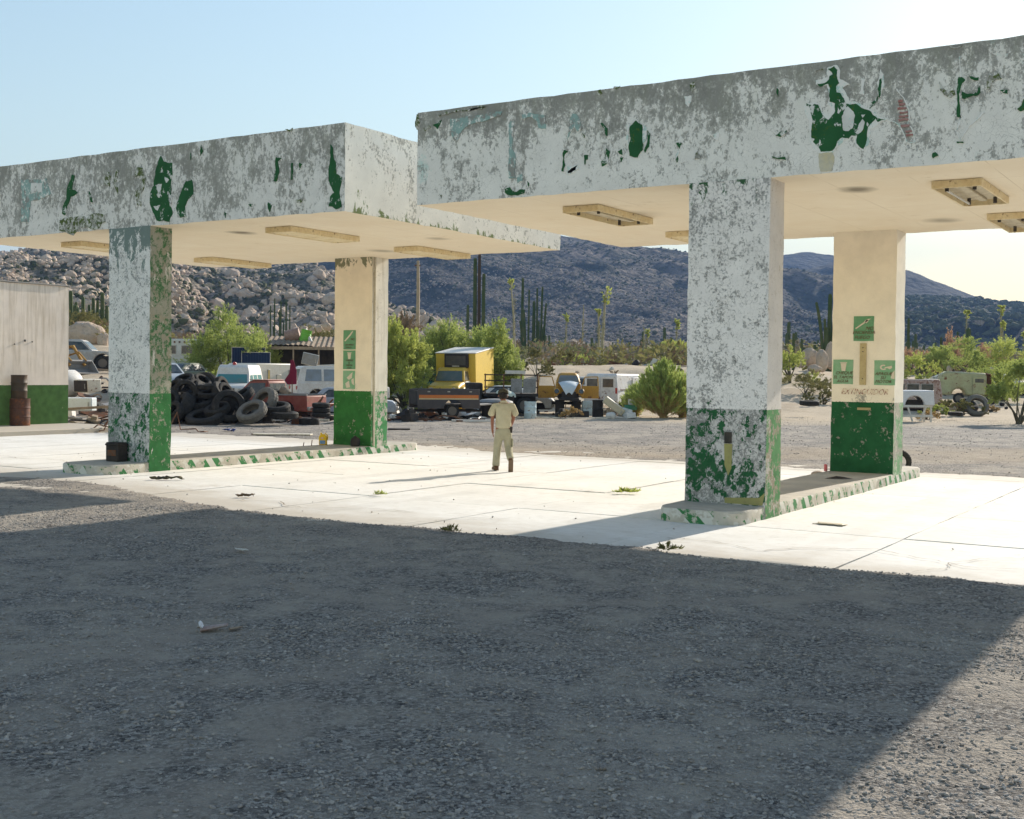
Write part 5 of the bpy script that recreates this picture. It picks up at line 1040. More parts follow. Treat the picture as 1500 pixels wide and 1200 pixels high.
hd = thing('car_hood', 'dull curved car bonnet with a pale edge, just left of the man', 'car bonnet', (*gpt(725, 56)[:2], gpt(725, 56)[2] + .75), RZ(3)); MB().at((0, 0, 0), (0, 0, 0), (1, .8, .5)).lathe([(.85, 0), (.8, .12), (.6, .25), (.3, .33), (.02, .35)], 20).build('panel_skin', M_GREY, hd, smooth=True); MB().box(-.6, .6, -.3, .3, -.75, -.05).build('engine_block', M_BLK, hd, bevel=.05)
um = thing('canvas_cover', 'pale rounded cloth cover seen above the walking man head', 'cover', (*gpt(741, 58)[:2], gpt(741, 58)[2] + 1.05), RZ(0)); MB().at((0, 0, 0), (0, 12, 0), (1, .8, .8)).lathe([(.5, 0), (.46, .15), (.3, .28), (.02, .33)], 16).build('cover_skin', worn('mint_white_canvas', (.60, .68, .60)), um, smooth=True); MB().box(-.4, .4, -.3, .3, -1.05, 0).build('load', M_BLK, um, bevel=.05)
cylthing('plastic_barrel', 'upright pale blue barrel standing on the lot right of the man', 'barrel', 777, 56.3, .28, .80, M_LB_, bands=2)
vehicle('old_car', 'wheel-less white car with rusty wheel arch behind the pale blue barrel', 'car', 752, 62.5, -8, car_spec(M_WHT, L=4.2, wheels=False, arches=[1.35, -1.3]), dz=.02)
# beetle-shaped car on a stand with its doors open
M_OCH = worn('ochre_paint', (.52, .27, .035), (.35, .2, .06), .5, 2, .55, rust=.15)
x, y, z = gpt(832, 61); be = thing('small_car', 'rounded ochre car shell with white bonnet and both doors open, raised on a stand', 'car', (x, y, z + .72), RZ(-91), 'wrecked vehicles in the scrap yard')
def dome(poly, half, mat, name, par, bev=.1): return MB().prism(poly, half).build(name, mat, par, bevel=bev)
dome([(.6, .3), (.62, .9), (-.4, 1.0), (-1.5, .75), (-1.75, .4), (-1.7, .25)], .62, M_OCH, 'body', be)
cb = MB().prism([(.72, .88), (.42, 1.28), (.2, 1.42), (-.25, 1.44), (-.8, 1.3), (-1.3, .9)], lambda zz: .62 - .16 * max(0, (zz - .9) / .5) ** 1.5).build('cab', M_OCH, be, bevel=.12)
MB().slabpoly([(.755, -.52, .92), (.755, .52, .92), (.60, .47, 1.20), (.45, .40, 1.30), (.45, -.40, 1.30), (.60, -.47, 1.20)], (.82, 0, .57), .03).build('windscreen', glass_mat('hazy_windscreen', (.16, .17, .17)), cb)
hv = []; n1, n2 = 9, 9
for i in range(n1):
    a = i / (n1 - 1); w_ = .50 - .36 * a ** 1.6; xx = .72 + 1.02 * math.sin(a * math.pi / 2); zz = .93 - .58 * (1 - math.cos(a * math.pi / 2))
    for k in range(n2): v_ = k / (n2 - 1) * 2 - 1; hv.append((xx - .0 * abs(v_), v_ * w_, zz + .11 * (1 - v_ * v_)))
MB().add(hv, [(i * n2 + k, (i + 1) * n2 + k, (i + 1) * n2 + k + 1, i * n2 + k + 1) for i in range(n1 - 1) for k in range(n2 - 1)]).build('bonnet', worn('bluish_white_primer', (.58, .64, .68), (.45, .42, .38), .3, 2), be, smooth=True)
for sg in (1, -1):
    vs = []; n1, n2 = 10, 8
    for i in range(n1):
        a = i / (n1 - 1) * math.pi
        for k in range(n2): b = k / (n2 - 1) * math.pi; vs.append((1.18 + .50 * math.cos(a) * (1 - .1 * math.sin(b)), sg * (.58 + .17 * math.sin(b) - .0), .30 + .44 * math.sin(a) * (.75 + .25 * math.sin(b)) - .03 * k / 7))
    MB().add(vs, [(i * n2 + k, (i + 1) * n2 + k, (i + 1) * n2 + k + 1, i * n2 + k + 1) for i in range(n1 - 1) for k in range(n2 - 1)]).build('fender', M_OCH, be, smooth=True)
    hl = MB().at((1.62, sg * .60, .50), (0, -12, 0)).lathe([(.155, -.12), (.155, .06), (.13, .09), (.02, .10)], 16, 0, 'x').build('headlight', M_OCH, be, smooth=True, ang=40)
    MB().at((1.62, sg * .60, .50), (0, -12, 0)).lathe([(.12, .095), (.10, .12), (.01, .125)], 16, 0, 'x').build('lens', glass_mat('lamp_glass', (.03, .04, .05)), hl, smooth=True)
    dr = thing('door', '', ''); del dr['label']; del dr['category']; dr.parent = be; dr.location = (.48, sg * .66, .0); dr.rotation_euler = (0, 0, math.radians(-4) if sg > 0 else math.radians(4))
    s_ = sg
    MB().box(-.03, .03, min(0, s_ * .86), max(0, s_ * .86), .16, .78).build('door_panel', M_OCH, dr, bevel=.02)
    for a, b in (((0, s_ * .03, .78), (0, s_ * .16, 1.22)), ((0, s_ * .16, 1.22), (0, s_ * .8, 1.24)), ((0, s_ * .8, 1.24), (0, s_ * .83, .78))): MB().tube([a, b], .028, 6).build('window_frame', M_OCH, dr)
MB().box(1.0, 1.6, -.35, .35, .1, .5).box(-1.5, .9, -.5, .5, .12, .4).build('floor_pan', M_BLK, be); MB().box(1.55, 1.75, -.5, .5, .06, .2).build('bumper', M_BLK, be, bevel=.03)
sd_ = thing('timber_stand', 'dark block stand holding up the ochre car shell', 'stand', gpt(832, 61), RZ(0)); MB().box(-.62, -.2, -.6, .6, 0, .78).box(.2, .62, -.6, .6, 0, .80).box(-.8, .8, -.1, .1, .55, .7).build('block', M_BLK, sd_); MB().tube([(-.1, -.6, 0), (-.15, -.6, .6), (.3, -.65, .85)], .02, 6).build('cable', M_WOOD, sd_)
# white panel van, rear doors to us
M_VAN = worn('scratched_white_paint', (.68, .68, .68), (.35, .3, .26), .45, 3, .5, rust=.12)
x, y, z = gpt(905, 66.5); vn = thing('panel_van', 'white panel van seen from its rear corner, right of the ochre car', 'van', (x, y, z + .1), RZ(62), 'wrecked vehicles in the scrap yard')
MB().prism([(2.3, .45), (2.3, 1.0), (1.7, 1.25), (1.15, 1.85), (.9, 1.98), (-2.2, 2.0), (-2.32, 1.88), (-2.38, 1.1), (-2.38, .45)] + arch(-1.35, .42, .45) + arch(1.45, .42, .45), lambda zz: .98 - .12 * max(0, (zz - 1.2) / .8)).build('body', M_VAN, vn, bevel=.07)
for k, (y0, y1) in enumerate(((-.90, -.015), (.015, .90))):
    d = MB().box(-2.42, -2.385, y0, y1, .52, 1.84).build('rear_door', M_VAN, vn, bevel=.012)
    MB().box(-2.435, -2.422, y0 + .14, y1 - .14, 1.28, 1.72).build('window', M_GL, d); MB().box(-2.44, -2.42, y0 + .1 if k else y1 - .2, y0 + .2 if k else y1 - .1, 1.0, 1.05).build('handle', M_CHR, d)
for sg in (-1, 1):
    MB().box(-2.43, -2.40, sg * .93 - .05, sg * .93 + .05, .95, 1.25).build('tail_light', M_TAIL, vn); MB().box(-.3, .85, sg * .985 - .02, sg * .985 + .02, .6, 1.8).build('sliding_door', M_VAN, vn, bevel=.01)
    MB().box(-2.0, 1.0, sg * .985 - .015, sg * .985 + .02, 1.14, 1.17).build('side_moulding', M_STEEL, vn)
    for xw in (-1.35, 1.45): w = bpy.data.objects.new('wheel', WHEEL); COL.objects.link(w); w.parent = vn; w.location = (xw, sg * .84, .34); w.scale = (.34, .3, .34)
MB().box(-2.5, -2.42, -.95, .95, .42, .55).build('bumper', M_STEEL, vn, bevel=.02); MB().box(-2.44, -2.42, -.5, -.3, .75, .80).build('plate_strip', M_YLS, vn)
vehicle('old_car', 'white rounded car body glimpsed between the ochre door and the van', 'car', 860, 70, 20, car_spec(M_WHT, L=4.0), dz=.35)
cylthing('steel_drum', 'tall black drum in front of the white panel van', 'drum', 876, 59, .27, .84, M_BLK, bands=1)
appliance('white cooler box tipped against the black drum', 897, 58.6, -10, (1.15, .5, .35), M_ENA, dz=.42, ry=36, name='cooler_box', cat='cooler', doormat=worn('cream_liner', (.6, .52, .36)))
appliance('squarish white plastic bin right of the tipped cooler', 915, 58.6, 25, (.5, .4, .42), M_FRI, ry=14, dz=.05, name='plastic_bin', cat='bin', door=False)
appliance('bluish white water container stacked behind the black drum, lower', 862, 60.5, 10, (.62, .4, .38), M_LB_, dz=.0, name='water_container', cat='container', door=False)
appliance('bluish white water container stacked behind the black drum, upper', 860, 60.5, 4, (.5, .35, .36), M_LB_, dz=.40, name='water_container', cat='container', door=False)
cylthing('bucket', 'white bucket hung at the van wheel over a green tub', 'bucket', 926, 60, .2, .28, M_WHT, dz=.62, bands=0); cylthing('tub', 'green plastic tub beside the van wheel', 'tub', 924, 60, .32, .25, worn('sea_green_plastic', (.04, .30, .20)), dz=.35, bands=0)
appliance('dark crate under the ochre car door', 850, 58.2, 0, (.85, .5, .32), M_BLK, name='crate', cat='crate', door=False)

# right-hand side
pw = vehicle('pickup_bed', 'white pickup rear end standing on a white trestle, right of right canopy', 'pickup bed', 1329, 58, 172, dict(W=1.8, zb=.95, wr=.36, paint=worn('clean_white_paint', (.70, .71, .74), (.45, .42, .4), .25, 2, .4), arches=[-.2], wheels=[], top=[(-.95 + 0, 1.0), (-.95, 1.62), (-.9, 1.66), (1.6 * -1 + 0, 1.66)][:0] + [(1.4, 1.0), (1.4, 1.64), (-1.05, 1.66), (-1.1, 1.0)]), dz=-.15)
x, y, z = gpt(1337, 57.6); ts = thing('trestle', 'white trestle frame supporting the white pickup rear', 'trestle', (x, y, z), RZ(0))
for xx in (-.75, .72):
    MB().box(xx - .04, xx + .04, -.5, -.42, 0, .85).build('leg', M_WHT, ts); MB().box(xx - .04, xx + .04, .42, .5, 0, .85).build('leg', M_WHT, ts)
MB().box(-.8, .8, -.52, -.44, .25, .36).build('beam', M_WHT, ts); MB().box(-.8, .8, -.52, -.44, .72, .82).build('beam', M_WHT, ts)
for a, b in (((-.4, -.48, .8), (-.15, -.48, .05)), ((.5, -.48, .8), (.2, -.48, .05))): MB().tube([a, b], .045, 6).build('brace', M_WHT, ts)
boxcar('bus', 'old white and brown bus body with dark windows behind the white pickup rear', 'bus', 1318, 72, 3, 4.3, 2.2, 2.25, .55, worn('rust_brown_bus', (.50, .42, .38), (.2, .07, .05), .7, 2, .6, rust=.3), [('R', -.9, -.1, 1.35, 2.0, M_GL), ('R', 0, .75, 1.35, 2.0, M_GL), ('R', .85, 1.6, 1.35, 2.0, M_GL), ('R', -1.9, -1.0, 1.35, 2.0, M_GL)], slope=.1, dz=-.4)
M_PGR = worn('pale_green_paint', (.40, .42, .24), (.3, .2, .12), .5, 2, .6, rust=.15)
x, y, z = gpt(1418, 77); gv = thing('panel_van', 'pale green windowless van with missing cab door and rusty roof edge', 'van', (x, y, z + .25), RZ(-14), 'wrecked vehicles in the scrap yard', ry=math.radians(1))
MB().prism([(.95, .3), (.98, 1.55), (.9, 1.72), (-1.45, 1.78), (-1.7, 1.62), (-1.8, 1.2), (-1.8, .3)] + arch(-.65, .42, .3), lambda zz: .9 - .12 * max(0, (zz - 1.1) / .7)).build('body', M_PGR, gv, bevel=.12)
MB().box(.96, 1.45, -.78, .78, .3, .42).box(1.0, 1.5, .6, .8, .3, 1.6).build('cab_floor', M_STEEL, gv); MB().tube([(.9, -.76, 1.70), (1.35, -.76, 1.62), (1.55, -.78, 1.2), (1.58, -.8, .5)], .05, 8).build('door_frame', M_STEEL, gv, smooth=True); MB().tube([(.9, .76, 1.70), (1.35, .76, 1.62), (1.55, .78, 1.2), (1.58, .8, .5)], .05, 8).build('door_frame', M_STEEL, gv, smooth=True)
MB().box(.9, 1.42, -.78, .78, 1.62, 1.68).build('cab_roof', M_STEEL, gv, bevel=.03); MB().box(1.55, 1.85, -.8, .8, .35, 1.0).build('nose', M_PGR, gv, bevel=.08)
dd_ = MB().box(.15, .88, -.95, -.915, .4, 1.5).build('side_door', M_PGR, gv, bevel=.015); MB().box(.28, .78, -.97, -.952, 1.12, 1.36).build('window', M_GL, dd_)
for xw in (-.65, 1.3): w = bpy.data.objects.new('wheel', WHEEL); COL.objects.link(w); w.parent = gv; w.location = (xw, -.74, .1); w.scale = (.34, .3, .34)
vehicle('old_car', 'white car with dark windows behind the pale green van', 'car', 1466, 84, 20, car_spec(M_WHT), dz=.0)
vehicle('old_car', 'cream car half buried left of the pale green van', 'car', 1388, 84, 170, car_spec(M_ENA), dz=.1)

# scrap strewn in front of the wrecks
def scrap(n, seed, pa, pb_, da, db, smin, smax, lab, grp, nm='scrap_piece', cat='scrap'):
    g = random.Random(seed); mats = [(M_BLK, 'black'), (M_STEEL, 'rust-brown'), (M_GREY, 'grey'), (M_WHT, 'white'), (M_WOOD, 'tan'), (M_BLK, 'dull-black'), (M_STEEL, 'rusty'), (M_BLK, 'deep-black')]  # black weighted up: extra dark pieces added to stand in for shadow gaps
    for i in range(n):
        px = g.uniform(pa, pb_); dd = g.uniform(da, db); x, y, z = gpt(px, dd); fs = g.random(); s_ = smin * (smax / smin) ** fs; k = g.randrange(5); m = MB()
        if k == 0: m.at((0, 0, s_ * .3), (g.uniform(-15, 15), g.uniform(-15, 15), 0)).box(-s_ * .5, s_ * .5, -s_ * .4, s_ * .4, -s_ * .3, s_ * .25).box(-s_ * .2, s_ * .25, -s_ * .25, s_ * .3, s_ * .2, s_ * .55)
        elif k == 1: m.at((0, 0, .06), (0, g.uniform(-8, 8), 0)).box(-s_ * 1.6, s_ * 1.6, -.07, .07, -.03, .03)
        elif k == 2: m.tube([(-s_, 0, .05), (-s_ * .3, s_ * .2, s_ * .35), (s_ * .5, 0, s_ * .3), (s_, -.2 * s_, .04)], .04, 6)
        elif k == 3: m.at((0, 0, s_ * .25), (g.uniform(-30, 30), g.uniform(-20, 20), 0)).box(-s_ * .7, s_ * .7, -s_ * .5, s_ * .5, -.015, .015)
        else: m.at((0, 0, s_ * .3), (g.uniform(60, 100), 0, 0)).lathe([(s_ * .3, -s_ * .4), (s_ * .34, -s_ * .3), (s_ * .34, s_ * .3), (s_ * .1, s_ * .4)], 10)
        mt, mn = g.choice(mats); o = m.build((('engine_part', 'bar', 'bent_pipe', 'sheet', 'canister')[k]), mt, None, bevel=.01 if k in (0,) else 0)
        side = ('far left', 'left', 'middle', 'right', 'far right')[min(4, int((px - pa) / (pb_ - pa) * 5))]
        tag(o, ('small', 'medium', 'large')[min(2, int(fs * 3))] + ' ' + mn + ' ' + ('stepped block', 'flat bar', 'bent pipe', 'tilted sheet', 'lying canister')[k] + ' ' + lab + ', ' + side, cat, grp, (x, y, z), (0, 0, RZ(g.uniform(-60, 60))))
scrap(80, 1, 560, 720, 51.5, 58.5, .15, .7, 'beneath the pickup bed', 'scrap parts under the wrecks')
scrap(50, 2, 720, 935, 57, 66, .12, .55, 'around the raised ochre car', 'scrap parts near the ochre car')
scrap(80, 3, 92, 235, 43.5, 61, .2, .8, 'in the building-side heap', 'scrap parts by the building')
scrap(40, 4, 385, 484, 47, 57, .12, .5, 'beside the red pickup', 'scrap parts by the red pickup')
scrap(34, 5, 800, 1010, 78, 104, .25, 1.0, 'on the slope behind the vans', 'scrap on the dirt slope')
scrap(26, 6, 1150, 1500, 63, 90, .12, .6, 'on the pale dirt at right', 'scrap right of the canopy')
scrap(44, 7, 395, 484, 72, 88, .3, 1.0, 'piled behind the shed', 'scrap behind the shed')
def plank(px, dd, L, rel, mat, lab, w=.2, th=.04, tilt=0, dz=.03): x, y, z = gpt(px, dd); tag(MB().box(-L / 2, L / 2, -w / 2, w / 2, 0, th).build('plank', mat, None, bevel=.005), lab, 'plank', None, (x, y, z + dz), (0, math.radians(tilt), RZ(rel)))
plank(414, 39.5, 1.9, 0, M_ENA, 'flat pale board lying on the gravel before the tyre heap', .5); plank(585, 44, .8, 5, M_BLK, 'dark flat piece on the gravel right of rear left pillar', .3)
plank(130, 46.5, 3.2, 8, M_WOOD, 'long pale timber across the scrap heap left of pillar', .12, .1, -4, .55); plank(140, 64, 3.0, -8, M_WOOD, 'long timber on the dirt bank below the white pickup', .15, .1, 4, .15)
plank(700, 51.5, 2.2, 4, M_WHT, 'pale plank on the ground before the yellow truck', .3, .08); plank(440, 50.6, 2.4, 3, M_ENA, 'pale board under the red pickup tail', .35, .08)
plank(1362, 66, 2.8, -20, M_WOOD, 'weathered beam lying above the white trestle', .2, .15, 12, .6); plank(820, 56.5, 4.5, 2, M_ENA, 'long pale edge board lying before the ochre car', .25, .05)
# bent iron and rebar tangle next to the building pavement
x, y, z = -31.6, 27.4, 0.0
for k in range(9):
    g = random.Random(k + 50); a0 = g.uniform(-.9, .9); m = MB(); P = [(a0, g.uniform(-.3, .3), .03)]
    for q in range(5): P.append((P[-1][0] + g.uniform(-.1, .5), P[-1][1] + g.uniform(-.2, .2), abs(g.uniform(.0, .75))))
    P.append((P[-1][0] + .2, 0, .02)); tag(m.tube(P, .022, 6).build('bent_iron_rod', M_STEEL, None, smooth=True), 'bent rusty iron rod in the tangle beside the front left pillar', 'iron rod', 'tangle of bent iron rods', (x, y, z), (0, 0, g.uniform(0, 6)))
# ------------------------------------------------------------------ plants
def leaf_mat(name, a, b, tr=.45, hi=None):
    t = NT(name); n = t.noise(1.6, 3, .6); n2 = t.noise(11, 2)
    c = t.mix(t.ramp(n, .3, .7), a, b); c = t.mix(t.ramp(n2, .35, .65, 0, .5), c, hi or tuple(min(1, x * 1.5) for x in b))
    tl = t.n('ShaderNodeBsdfTranslucent'); t.t.links.new(c, tl.inputs[0]); mx = t.n('ShaderNodeMixShader'); mx.inputs[0].default_value = tr
    t.t.links.new(t.b.outputs[0], mx.inputs[1]); t.t.links.new(tl.outputs[0], mx.inputs[2]); t.t.links.new(mx.outputs[0], t.out.inputs[0])
    return t.fin(c, .8, None, 0, .1)
M_PV1 = leaf_mat('feathery_green_leaves', (.20, .25, .065), (.34, .39, .12)); M_PV2 = leaf_mat('yellow_green_leaves', (.26, .31, .07), (.42, .45, .13)); M_DRY = leaf_mat('dry_twigs', (.15, .11, .07), (.26, .19, .12), .15)
M_OLV = leaf_mat('olive_scrub_leaves', (.12, .12, .045), (.22, .20, .08), .3); M_DRY2 = leaf_mat('grey_brush', (.12, .11, .085), (.20, .18, .14), .2); M_OLV2 = leaf_mat('dull_olive_brush', (.09, .10, .045), (.16, .17, .08), .25); M_PNK = leaf_mat('dry_blossom', (.34, .20, .13), (.46, .30, .20), .3); M_BROOM = leaf_mat('broom_leaves', (.22, .29, .07), (.42, .48, .15), .4); M_STRAW = leaf_mat('straw_stems', (.40, .28, .12), (.50, .36, .17), .3)
M_BARK = worn('green_grey_bark', (.13, .12, .08), (.07, .05, .04), .7, 5, .9); M_CACT = NT('cardon_skin'); t = M_CACT; c = t.mix(t.ramp(t.noise(1.2, 5), .35, .7), (.05, .085, .035), (.11, .12, .055)); M_CACT = t.fin(c, .8, t.bump(t.noise(14, 3), .4, .03), 0, .15)
M_CACB = worn('dark_brown_cactus', (.085, .055, .04), (.05, .04, .03), .5, 2, .9); M_CIR = worn('cirio_bark', (.40, .36, .24), (.22, .2, .12), .6, 3, .9); M_TUFT = leaf_mat('cirio_tuft', (.30, .34, .07), (.46, .48, .14), .4)
def leaves(n, lobes, size, up=.5, asp=.16, seed=0, shell=.55, droop=0.):
    """thin leaf and twig blades spread through lobes (cx,cy,cz,rx,ry,rz)"""
    g = np.random.default_rng(seed); L = np.array(lobes, float); w = L[:, 3] * L[:, 4] * L[:, 5]; w = w ** .7; k = g.choice(len(L), n, p=w / w.sum())
    ncl = max(24, n // 48); ck = g.choice(len(L), ncl, p=w / w.sum()); d = g.normal(size=(ncl, 3)) + np.array([0, 0, .25]); d /= np.linalg.norm(d, axis=1)[:, None]
    tip = L[ck, :3] + d * L[ck, 3:] * (g.uniform(.45, 1.38, ncl)[:, None] ** .8); bas = L[ck, :3] + d * L[ck, 3:] * .25 - np.array([0, 0, 1.]) * L[ck, 5:6] * .3
    ci = g.integers(0, ncl, n); rad = np.mean(L[:, 3:]) * .085; f = g.uniform(.25, 1.04, n)[:, None] ** .75
    ax = tip - bas; bow = np.array([0, 0, 1.]) * (f * (1 - f)) * np.linalg.norm(ax, axis=1)[ci, None] * .3
    P = bas[ci] + ax[ci] * f + bow + g.normal(size=(n, 3)) * rad * (1.5 - f)
    dirv = ax[ci] / (np.linalg.norm(ax, axis=1)[ci, None] + 1e-6); dirv = dirv * .8 + g.normal(size=(n, 3)) * .5 + np.array([0, 0, up]); dirv /= np.linalg.norm(dirv, axis=1)[:, None]
    s = np.cross(dirv, g.normal(size=(n, 3))); s /= np.linalg.norm(s, axis=1)[:, None]
    ln = size * g.uniform(.5, 1.5, n)[:, None]; q = s * ln * asp
    V = np.stack([P - dirv * ln * .5, P + q * .9, P + dirv * ln * .5, P - q * .9], 1).reshape(-1, 3); V[:, 2] = np.maximum(V[:, 2], .02)
    return V, np.arange(n * 4).reshape(-1, 4)
def tree(name, label, cat, px, dd, lobes, n, size, mat, trunk=None, seed=0, group=None, up=.5, asp=.16, bark=None, dz=0, shell=.55, limbs=9, crown='crown', loc=None, zs=1.):
    x, y, z = loc or gpt(px, dd); t_ = thing(name, label, cat, (x, y, z + dz), RZ(0), group); t_.scale = (1, 1, zs)
    V, F = leaves(n, lobes, size, up, asp, seed, shell); linkmesh(crown, npmesh(crown, V, F, mat), t_)
    g = random.Random(seed); m = MB()
    for i in range(limbs):
        lb = g.choice(lobes); tip = Vector((lb[0] + g.uniform(-.6, .6) * lb[3], lb[1] + g.uniform(-.6, .6) * lb[4], lb[2] + g.uniform(-.1, .7) * lb[5])); b0 = Vector((g.uniform(-.1, .1), g.uniform(-.1, .1), 0)); md = b0.lerp(tip, .5) + Vector((g.uniform(-.2, .2), g.uniform(-.2, .2), .1)) * lb[3] * .4
        r = (trunk or .05) * g.uniform(.5, 1); m.tube([b0, b0.lerp(md, .5) + Vector((0, 0, .1)), md, tip], [r, r * .8, r * .5, r * .15], 5)
    m.build('trunk' if trunk and trunk > .04 else 'stems', bark or M_BARK, t_, smooth=True); return t_
PVG = 'feathery palo verde trees'
def mass(w, h, seed, n=13, low=.25):
    """uneven lobes that fill a low wide crown from near the ground to a ragged top"""
    g = random.Random(seed); out = []
    for i in range(n):
        xx = g.uniform(-.5, .5) * w; topz = h * (1 - .55 * abs(xx / w * 2) ** 1.8) * g.uniform(.72, 1.0); r = g.uniform(.13, .23) * w; rz = g.uniform(.16, .26) * h
        out.append((xx, g.uniform(-.35, .35) * w, g.uniform(low * h, topz - rz * .6) if i % 2 else topz - rz * .8, r, r, rz))
    return out
tree('palo_verde_tree', 'feathery green tree behind the motorhome, left of rear left pillar', 'tree', 338, 72, mass(4.8, 5.7, 3), 56000, .125, M_PV1, .07, 1, PVG, limbs=16)
tree('palo_verde_tree', 'small pale green bush in front of motorhome, over the tyre heap', 'tree', 303, 64, mass(2.1, 1.9, 5, 9, .15), 18000, .09, M_PV2, .04, 2, PVG, limbs=12)
tree('palo_verde_tree', 'broad pale green tree between rear left pillar and yellow truck', 'tree', 594, 64, mass(3.5, 5.3, 8, 14, .10), 60000, .12, M_PV2, .06, 3, PVG, limbs=16)
tree('palo_verde_tree', 'tall bright green tree directly behind the yellow cargo box', 'tree', 672, 73, mass(5.4, 6.0, 13, 17, .25), 70000, .13, M_PV1, .09, 4, PVG, limbs=16)
tree('palo_verde_tree', 'green tree right of the yellow cargo box', 'tree', 731, 71, mass(3.3, 5.3, 12, 12, .10), 46000, .12, M_PV1, .06, 5, PVG, limbs=14)
tree('desert_scrub', 'brown leafless scrub at the pole foot right of rear left pillar', 'shrub', 592, 84, [(0, 0, 3.2, 1.3, 1, 1.2), (-.8, 0, 2.9, .7, .7, .9)], 5200, .24, M_DRY, .07, 6, 'dry scrub on the flats', asp=.09, limbs=16)
SG = 'desert shrubs behind the yard'
for i, (px, dd, w, h, mt, lb) in enumerate([(785, 84, 1.0, 1.9, M_OLV, 'brown-green twiggy shrub on the slope under the cardon cluster'), (826, 96, 1.0, 1.5, M_OLV, 'olive shrub right of the twiggy brown-green shrub'), (851, 112, 2.0, 1.6, M_PV2, 'low bright green shrub among the pale cirio stems'), (897, 108, 1.8, 1.5, M_DRY, 'grey dry brush patch on the slope above the white van'), (932, 110, 2.2, 1.6, M_DRY, 'wide grey dry brush behind the white van'),
        (892, 82, 1.0, .9, M_DRY, 'small grey dry bush just above the white van'), (962, 120, 2.2, 2.2, M_OLV, 'olive shrub high above the feathery bush'), (990, 100, 1.2, 1.8, M_DRY, 'dry shrub beside the near right pillar'), (980, 130, 2.6, 2.4, M_PV2, 'green shrub far behind, left of the near right pillar'),
        (640, 100, 2.6, 2.2, M_OLV, 'olive scrub behind the green trees'), (1156, 84, 1.4, 2.5, M_PV2, 'green shrub at the boulders right of the near right pillar'), (1178, 78, 2.0, 1.7, M_OLV, 'wide olive yellow shrub below the boulder pile'), (1208, 74, 1.2, 1.3, M_OLV, 'olive yellow shrub left of rear right pillar'),
        (1345, 86, 1.6, 2.6, M_PV2, 'bright green bushy tree behind the white bus'), (1402, 98, 2.3, 3.4, M_PV1, 'big green tree behind the pale green van'), (1425, 92, 1.8, 2.2, M_PV1, 'low green tree right behind the pale green van'), (1335, 102, 2.2, 2.5, M_PNK, 'pink-brown dry shrub above the bright green bushy tree'), (1442, 112, 1.9, 3.2, M_PNK, 'pinkish dry shrub right of the big green tree'),
        (1395, 110, 1.5, 4.6, M_PNK, 'pinkish dry shrub topping the big green tree'), (1470, 80, 1.9, 2.6, M_PV1, 'green tree behind the white car at the right'), (1490, 100, 3.0, 4.0, M_PV2, 'large pale green tree at the right frame edge'), (1370, 100, 1.6, 1.9, M_OLV, 'olive shrub between two green trees at right'),
        (1372, 64.5, .75, .75, M_PV2, 'yellow-green bush on the dirt right of the white trestle'), (1406, 66, 1.0, 1.1, M_OLV, 'olive yellow bush in front of the pale green van'), (1358, 61, .5, .6, M_STRAW, 'straw coloured tuft at the trestle right leg'), (1412, 68, .6, .8, M_DRY, 'dark dry bush beside the olive yellow bush'), (1452, 72, .4, .4, M_STRAW, 'tiny straw tuft on the dirt at right'),
        (135, 100, 3.2, 2.6, M_OLV, 'olive scrub round the big brown boulder'), (112, 94, 2.0, 2.2, M_OLV, 'olive scrub left of the big brown boulder'), (262, 104, 2.6, 2.2, M_DRY, 'brown scrub above the motorhome'), (398, 96, 2.5, 2.0, M_DRY, 'brown scrub under the left cardon cluster'), (430, 92, 2.0, 2.0, M_DRY, 'grey scrub between boulders behind the shed'), (468, 100, 2.4, 3.6, M_OLV, 'olive scrub above the boulders left of rear left pillar'), (840, 56.8, .5, .55, M_STRAW, 'dry grass tuft at the foot of the timber stand')]):
    lob = mass(w * 2.1, h * 1.05, i + 40, 9, .15)
    tree('desert_shrub' if h < 2.4 else 'desert_tree', lb, 'shrub' if h < 2.4 else 'tree', px, dd, lob, int(2600 + 3600 * w * h / 2), .08 + .014 * dd / 40, mt, .035 if h < 2.4 else .08, 100 + i, SG, asp=.12 if mt is M_DRY else .17, limbs=10, up=.4)
# slender tree at the right frame edge
tree('palo_verde_tree', 'slim trunked green tree at the right frame edge casting shade', 'tree', 1494, 56, [(a + .4, b, c + .9, d, e, f) for a, b, c, d, e, f in mass(3.3, 2.2, 17, 13, .2)], 36000, .095, M_PV1, .06, 77, PVG, limbs=12)
